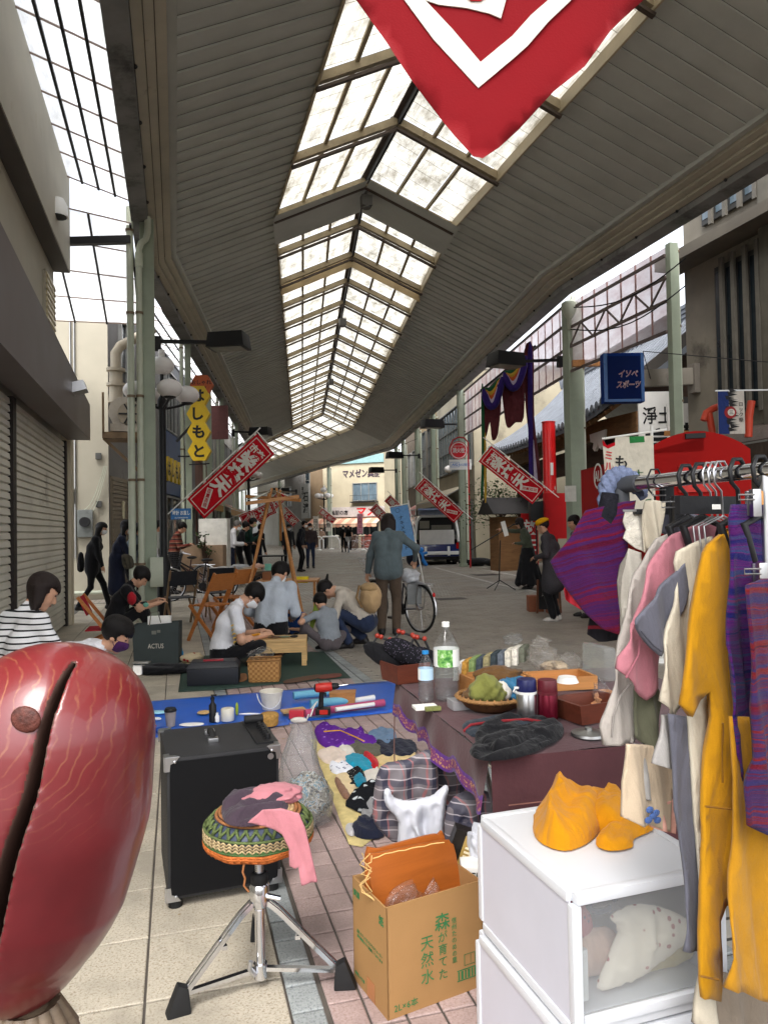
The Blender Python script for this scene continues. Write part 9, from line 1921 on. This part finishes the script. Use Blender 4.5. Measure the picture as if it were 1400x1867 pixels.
# people
WT,BK,NV=cloth((226,226,230),.04),m_blackc,m_navy
m_shoe=M((30,28,28),.5);m_shoew=M((190,186,180),.6);m_trz=cloth((88,74,62));m_teal=cloth((94,106,110));m_denimL=cloth((186,194,204),.06);m_khaki=cloth((196,186,172))
def P(label,u,d,face,top,bot,**k):
 z=k.pop('z',0);k.setdefault('res',.014 if d<12 else(.018 if d<22 else.026));k.setdefault('shoes',m_shoe);k.setdefault('hair',m_hair);k.setdefault('seed',int(u));q=gp(u,d)
 return person(label,q+Z1*z,head_of(face),top,bot,k.pop('shoes'),k.pop('hair'),**k)
SIT=dict(pelvis=(0,0,.44),feet={'L':(-.1,.42,.085),'R':(.1,.42,.085)})
GND=dict(pelvis=(0,0,.13),feet={'L':(.12,.30,.06),'R':(-.12,.34,.06),'Ld':(1,.3,0),'Rd':(-1,.3,0)},kpole={'L':(-1,.4,.5),'R':(1,.4,.5)})
P('person with shoulder length dark hair in a striped top, seated at the far left',14,4.5,30,stripes([(228,228,230),(30,30,34)],[.026,.010],2),BK,hair=m_hairb,hairstyle='bob',male=False,h=1.58,lean=8,head=(14,-22),res=.011,sleeve='three',hands={'L':(-.2,.4,.6),'R':(.15,.42,.6)},**SIT)
st_=thing('camp_stool','dark green camp stool under the striped top','stool',gp(14,4.5));b=MB();b.obox(gp(14,4.5)+Z1*.34,FX*.2,FY*.2,Z1*.012);b.build('seat',cloth((40,70,54)),st_);[MB().cyl(gp(14,4.5)+FX*x*.2+FY*y*.2,gp(14,4.5)+FX*x*.16-FY*y*.16+Z1*.33,.012,6).build('leg',m_alu,st_)for x in(-1,1)for y in(-1,1)]
P('person in a white shirt and purple mask bending low over a phone and card',52,5.05,80,WT,m_denim,mask=cloth((70,34,84)),hairstyle='thick',lean=48,hunch=12,head=(-38,0),res=.010,sleeve='three',pelvis=(0,0,.36),feet={'L':(-.12,-.34,.07),'R':(.12,-.34,.07),'Ld':(0,-1,-.3),'Rd':(0,-1,-.3)},kpole={'L':(-.1,1,-.6),'R':(.1,1,-.6)},hands={'L':(-.1,.62,.30),'R':(.12,.66,.20)},epole={'L':(-.6,-.2,-.8),'R':(.6,-.2,-.8)})
b=MB();c=W(251,1222,4.95);b.obox(c,FX*.027,FY*.012,Z1*.032);tag(b.build('white_card',m_paper,None),'white printed card in the hand of the person in the purple mask','card')
b=MB();c=W(258,1208,4.95);b.obox(c,FX*.055,FY*.03,Z1*.004);tag(b.build('phone',m_steel,None,bevel=.002),'silver phone held above the white card','phone')
P('person in a black shirt with a red neckerchief on the low red chair',205,9.2,75,m_blackc,BK,hairstyle='thick',sleeve='short',lean=12,hunch=10,head=(16,0),pelvis=(0,0,.28),feet={'L':(-.12,.48,.085),'R':(.12,.5,.085)},hands={'L':(-.10,.52,.54),'R':(.08,.54,.52)},res=.012)
heap('neckerchief','red neckerchief at the collar of the black shirt','neckerchief',240,1092,9.02,(.05,.06,.075),cloth((176,30,44)),3,None,.15);b=MB();c=W(266,1103,9.0);b.ball(c,(.035,.02,.03),8,6);tag(b.build('green_thread',M((110,170,150),.8),None,60),'green thing held by the person in the black shirt','craft supply')
P('person with long dark hair in a black suit walking past the cream alley wall',168,13.3,78,BK,BK,hairstyle='long',male=False,mask=m_mask,h=1.60,coat=(.10,.125),feet={'L':(-.09,.28,.085),'R':(.09,-.22,.12)},hands={'L':(-.2,.14,.78),'R':(.16,.22,.76)})
soft('tote_bag','black shoulder bag behind the walking person in the suit','bag',[(143,1010),(152,1010),(153,1040),(141,1040)],13.35,.08,BK,fold=.1)
P('person in a navy cardigan holding up a phone left of the white pipes',212,11.9,70,NV,NV,hairstyle='bob',male=False,mask=m_mask,h=1.60,coat=(.35,.14),hands={'L':(-.05,.30,1.18),'R':(.08,.33,1.20)})
soft('shoulder_bag','olive shoulder bag on the navy cardigan','bag',[(222,1012),(240,1014),(244,1034),(226,1036)],11.6,.1,cloth((74,70,60)),fold=.2)
P('dark haired person half hidden between the navy cardigan and the pipes',236,12.9,80,cloth((90,100,110)),BK,hairstyle='bob',male=False,h=1.58,mask=m_mask,hands={'L':(-.05,.3,1.1),'R':(.08,.3,1.1)})
P('person in a white shirt mostly hidden behind the thick green post',273,13.6,60,WT,m_denim,h=1.62)
P('person in a red and brown plaid shirt beside the tall black lamp',317,17,85,stripes([(120,60,50),(60,46,44),(150,110,90)],[.05,.03,.02],2),BK,h=1.64,head=(20,0),hands={'L':(-.08,.36,1.12),'R':(.1,.36,1.14)},hairstyle='thick')
P('grey haired person in a white hooded top reading a phone',419,19.2,75,WT,m_navy,hair=m_hairg,mask=m_mask,h=1.70,bulk=1.08,head=(18,0),hands={'L':(-.06,.34,1.08),'R':(.1,.34,1.10)})
P('person in a black top behind the white hooded top',436,19.9,80,BK,BK,h=1.66,head=(14,0),hairstyle='thick',hands={'L':(-.06,.34,1.08),'R':(.1,.34,1.1)})
P('tall person in dark green with a pale mask behind the easel legs',450,20.4,85,cloth((30,58,50)),BK,h=1.76,mask=M((200,196,150),.8),hairstyle='thick',hands={'L':(-.06,.34,1.2),'R':(.1,.34,1.3)})
P('person in black turned away beside the easel canopy poles',468,20.8,40,BK,NV,h=1.6)
P('craftsman in a white T-shirt and mask sitting on the green mat',402,7.65,78,WT,BK,mask=m_mask,hairstyle='thick',sleeve='short',lean=5,hunch=12,head=(30,0),res=.010,h=1.76,hands={'L':(-.06,.40,.34),'R':(.10,.42,.32)},epole={'L':(-.5,-.5,-.7),'R':(.5,-.5,-.7)},**GND)
b=MB();b.cyl(W(455,1160,7.55),W(473,1156,7.5),.012,8);tag(b.build('yellow_tool',M((220,150,40),.4),None),'yellow handled knife in the craftsman’s hands','tool'.replace('’',''))
b=MB();[b.tube([W(421+k*1.5,1142+k*8,7.42),W(426,1139+k*8,7.42),W(430,1142+k*7,7.43)],.006,5)for k in range(5)];b.build('shirt_print',M((206,170,60),.8),bpy.data.objects[[o.name for o in bpy.data.objects if str(o.get('label','')).startswith('craftsman in a white')][0]],60)
P('person in a pale denim shirt seen from behind at the work bench',490,8.3,12,m_denimL,BK,hairstyle='short',lean=12,hunch=8,head=(22,-10),res=.011,h=1.74,pelvis=(0,0,.30),feet={'L':(-.1,-.22,.06),'R':(.1,-.22,.06),'Ld':(0,-1,-.3),'Rd':(0,-1,-.3)},kpole={'L':(-.1,1,-.6),'R':(.1,1,-.6)},hands={'L':(-.2,.32,.40),'R':(.16,.34,.40)},mask=m_mask,bulk=1.05)
b=MB();b.obox(gp(490,8.15)+Z1*.1,FX*.13,FY*.12,Z1*.1);tag(b.build('low_stool',m_woodd,None,bevel=.01),'low wooden block under the pale denim shirt','stool')
P('small child in a bright blue T-shirt facing us between the adults',543,8.95,-150,cloth((40,84,160)),BK,h=1.05,res=.010,hairstyle='thick',sleeve='short',lean=8,head=(25,0),pelvis=(0,0,.10),feet={'L':(.1,.2,.05),'R':(-.1,.22,.05),'Ld':(1,.3,0),'Rd':(-1,.3,0)},kpole={'L':(-1,.4,.5),'R':(1,.4,.5)},hands={'L':(-.1,.25,.24),'R':(.1,.25,.24)})
P('child in a grey T-shirt sitting on the ground with the back to us',598,8.45,-35,cloth((140,146,152)),cloth((96,88,90)),h=1.20,res=.010,sleeve='short',lean=10,head=(15,0),pelvis=(0,0,.11),feet={'L':(-.22,.30,.06),'R':(.1,.26,.06),'Ld':(-.6,.8,0),'Rd':(-1,.3,0)},kpole={'L':(-.7,.3,1),'R':(1,.4,.5)},hands={'L':(-.22,.22,.42),'R':(.02,.32,.38)})
r_,J=P('crouching person in a beige blouse with a blue headband',668,8.75,-82,m_khaki,m_denim,hairstyle='thick',tail=True,male=False,h=1.60,res=.011,sleeve='three',band=cloth((96,136,186)),lean=30,hunch=10,head=(34,0),pelvis=(0,0,.30),feet={'L':(-.1,.22,.085),'R':(.12,.08,.1)},kpole={'L':(-.2,1,.9),'R':(.2,1,.9)},hands={'L':(-.1,.56,.42),'R':(.08,.54,.44)})
bpk=thing('backpack','sand coloured rucksack on the crouching person','backpack',W(672,1088,8.7));m_sand=cloth((190,158,116));lump(W(676,1090,8.62),(.125,.15,.18),'pack',m_sand,bpk,5,.07,4,1.4,rz=-YAW);lump(W(672,1072,8.6),(.10,.12,.06),'flap',cloth((176,146,104)),bpk,6,.08,3,1.2);b=MB();b.tube([W(655,1068,8.6),W(650,1090,8.55),W(660,1108,8.55)],.016,6);b.build('strap',cloth((150,120,84)),bpk,60)
P('person in a grey blue sweater and brown trousers standing with the back to us',707,9.75,6,m_teal,m_trz,hair=m_hairb,hairstyle='bob',male=False,h=1.60,bulk=1.07,res=.011,hands={'L':(-.30,.14,.80),'R':(.34,.26,.98)},epole={'L':(-1,-.3,0),'R':(1,-.5,-.2)},head=(8,0),coat=(.02,.125))
P('person in a dark suit and mask standing on the left of the pair',547,25.4,100,cloth((30,32,40)),BK,mask=m_mask,h=1.74)
P('person in a brown shirt and jeans walking beside the dark suit',566,27.6,175,cloth((74,64,66)),m_denim,mask=m_mask,h=1.66)
P('person in dark clothes and mask behind the suit, left of the pair',524,27.5,150,cloth((44,44,48)),cloth((40,40,44)),mask=m_mask,h=1.64)
cy=gp(636,46.5);P('cyclist in a black T-shirt riding towards us',636,46.5,180,BK,BK,h=1.68,pelvis=(0,-.1,.95),feet={'L':(-.12,.2,.25),'R':(.12,.1,.45)},hands={'L':(-.25,.5,1.0),'R':(.25,.5,1.0)},lean=14,sleeve='short',mask=m_dark)
bicycle('bicycle under the cyclist in the black T-shirt',cy+FY*.4,-FY,m_steel,m_steel)
P('person in black walking left of the cyclist',627,47.5,185,BK,BK,h=1.7,mask=m_mask)
P('person in a beige jacket far off by the white flags',588,58,200,cloth((190,160,140)),cloth((120,112,104)),h=1.6,mask=m_mask)
P('singer in a green jacket and long black skirt holding up a paper',962,16.6,-75,cloth((74,80,66)),BK,hair=m_hairb,hairstyle='long',male=False,h=1.60,res=.014,skirt=(.72,.24),hands={'L':(-.04,.26,1.04),'R':(.10,.62,1.36)},epole={'L':(-.4,-.5,-.8),'R':(.6,0,-.6)},head=(5,-10))
b=MB();c=W(920,964,16.5);b.obox(c,(FX*.9+Z1*.25).normalized()*.05,FY*.01,(Z1-FX*.25).normalized()*.17);tag(b.build('lyric_sheet',m_paper,None),'white sheet held up by the singer','paper')
P('person in a speckled grey coat and ochre beret beside the purple poncho',1008,10.9,-60,M((66,64,68),.95,0,.5,160,.4,200,.1),BK,hair=m_hairb,hairstyle='short',male=False,h=1.50,hat=M((204,150,20),.9,0,.15,30,.5,150,.1),coat=(.25,.165),shoes=m_shoew,bulk=1.1,hands={'L':(-.12,.22,.95),'R':(.14,.2,.92)})
P('person in pale trousers mostly hidden behind the purple poncho',1064,11.3,-100,cloth((70,74,80)),cloth((196,190,180)),h=1.55,male=False,hairstyle='bob')
# small things on the walls and floor
for lab,u,v,d,w_,h_,cc in(('white paper notice on the thick green post',281,985,12.25,.10,.14,(222,220,210)),('yellowed notice on the grey shop shutter',216,930,16.9,.14,.2,(196,190,160)),('pale poster on the broad green post',1040,900,15.6,.12,.17,(206,204,196)),('small red sticker poster on the left cream wall',148,905,16.6,.1,.14,(170,60,50))):
 b=MB();b.obox(W(u,v,d),FX*w_,FY*.004,Z1*h_);tag(b.build('notice',M(cc,.8),None),lab,'notice','paper notices on posts and walls')
for k,(u0,v0,u1,v1,d,sg_)in enumerate(((1046,560,1250,470,13.5,.25),(1040,600,1250,520,13.8,.3),(560,840,760,800,40,.4))):
 a,c=W(u0,v0,d),W(u1,v1,d*.9);b=MB();b.tube([a+(c-a)*t-Z1*sg_*math.sin(t*3.1416)for t in np.linspace(0,1,12)],.012,5);tag(b.build('overhead_wire',m_dark,None,60),['upper slack wire from the broad green post to the concrete building','lower slack wire from the broad green post to the concrete building','far slack wire under the bend of the arcade'][k],'wire','slack overhead wires')
rr=random.Random(12);b=MB()
for k in range(70):
 x,y=rr.uniform(-.5,3),rr.uniform(2.2,9);s=rr.uniform(.004,.012);a=rr.uniform(0,6);p=Vector((x,y,.004));e=Vector((math.cos(a),math.sin(a),rr.uniform(-.1,.3)))*s;f=Vector((-math.sin(a),math.cos(a),0))*s*.6;b.quad(p-e-f,p+e-f,p+e+f,p-e+f)
tag(b.build('litter',M((150,132,96),.9,0,.4,40),pave),kind='stuff')
finish_texts()
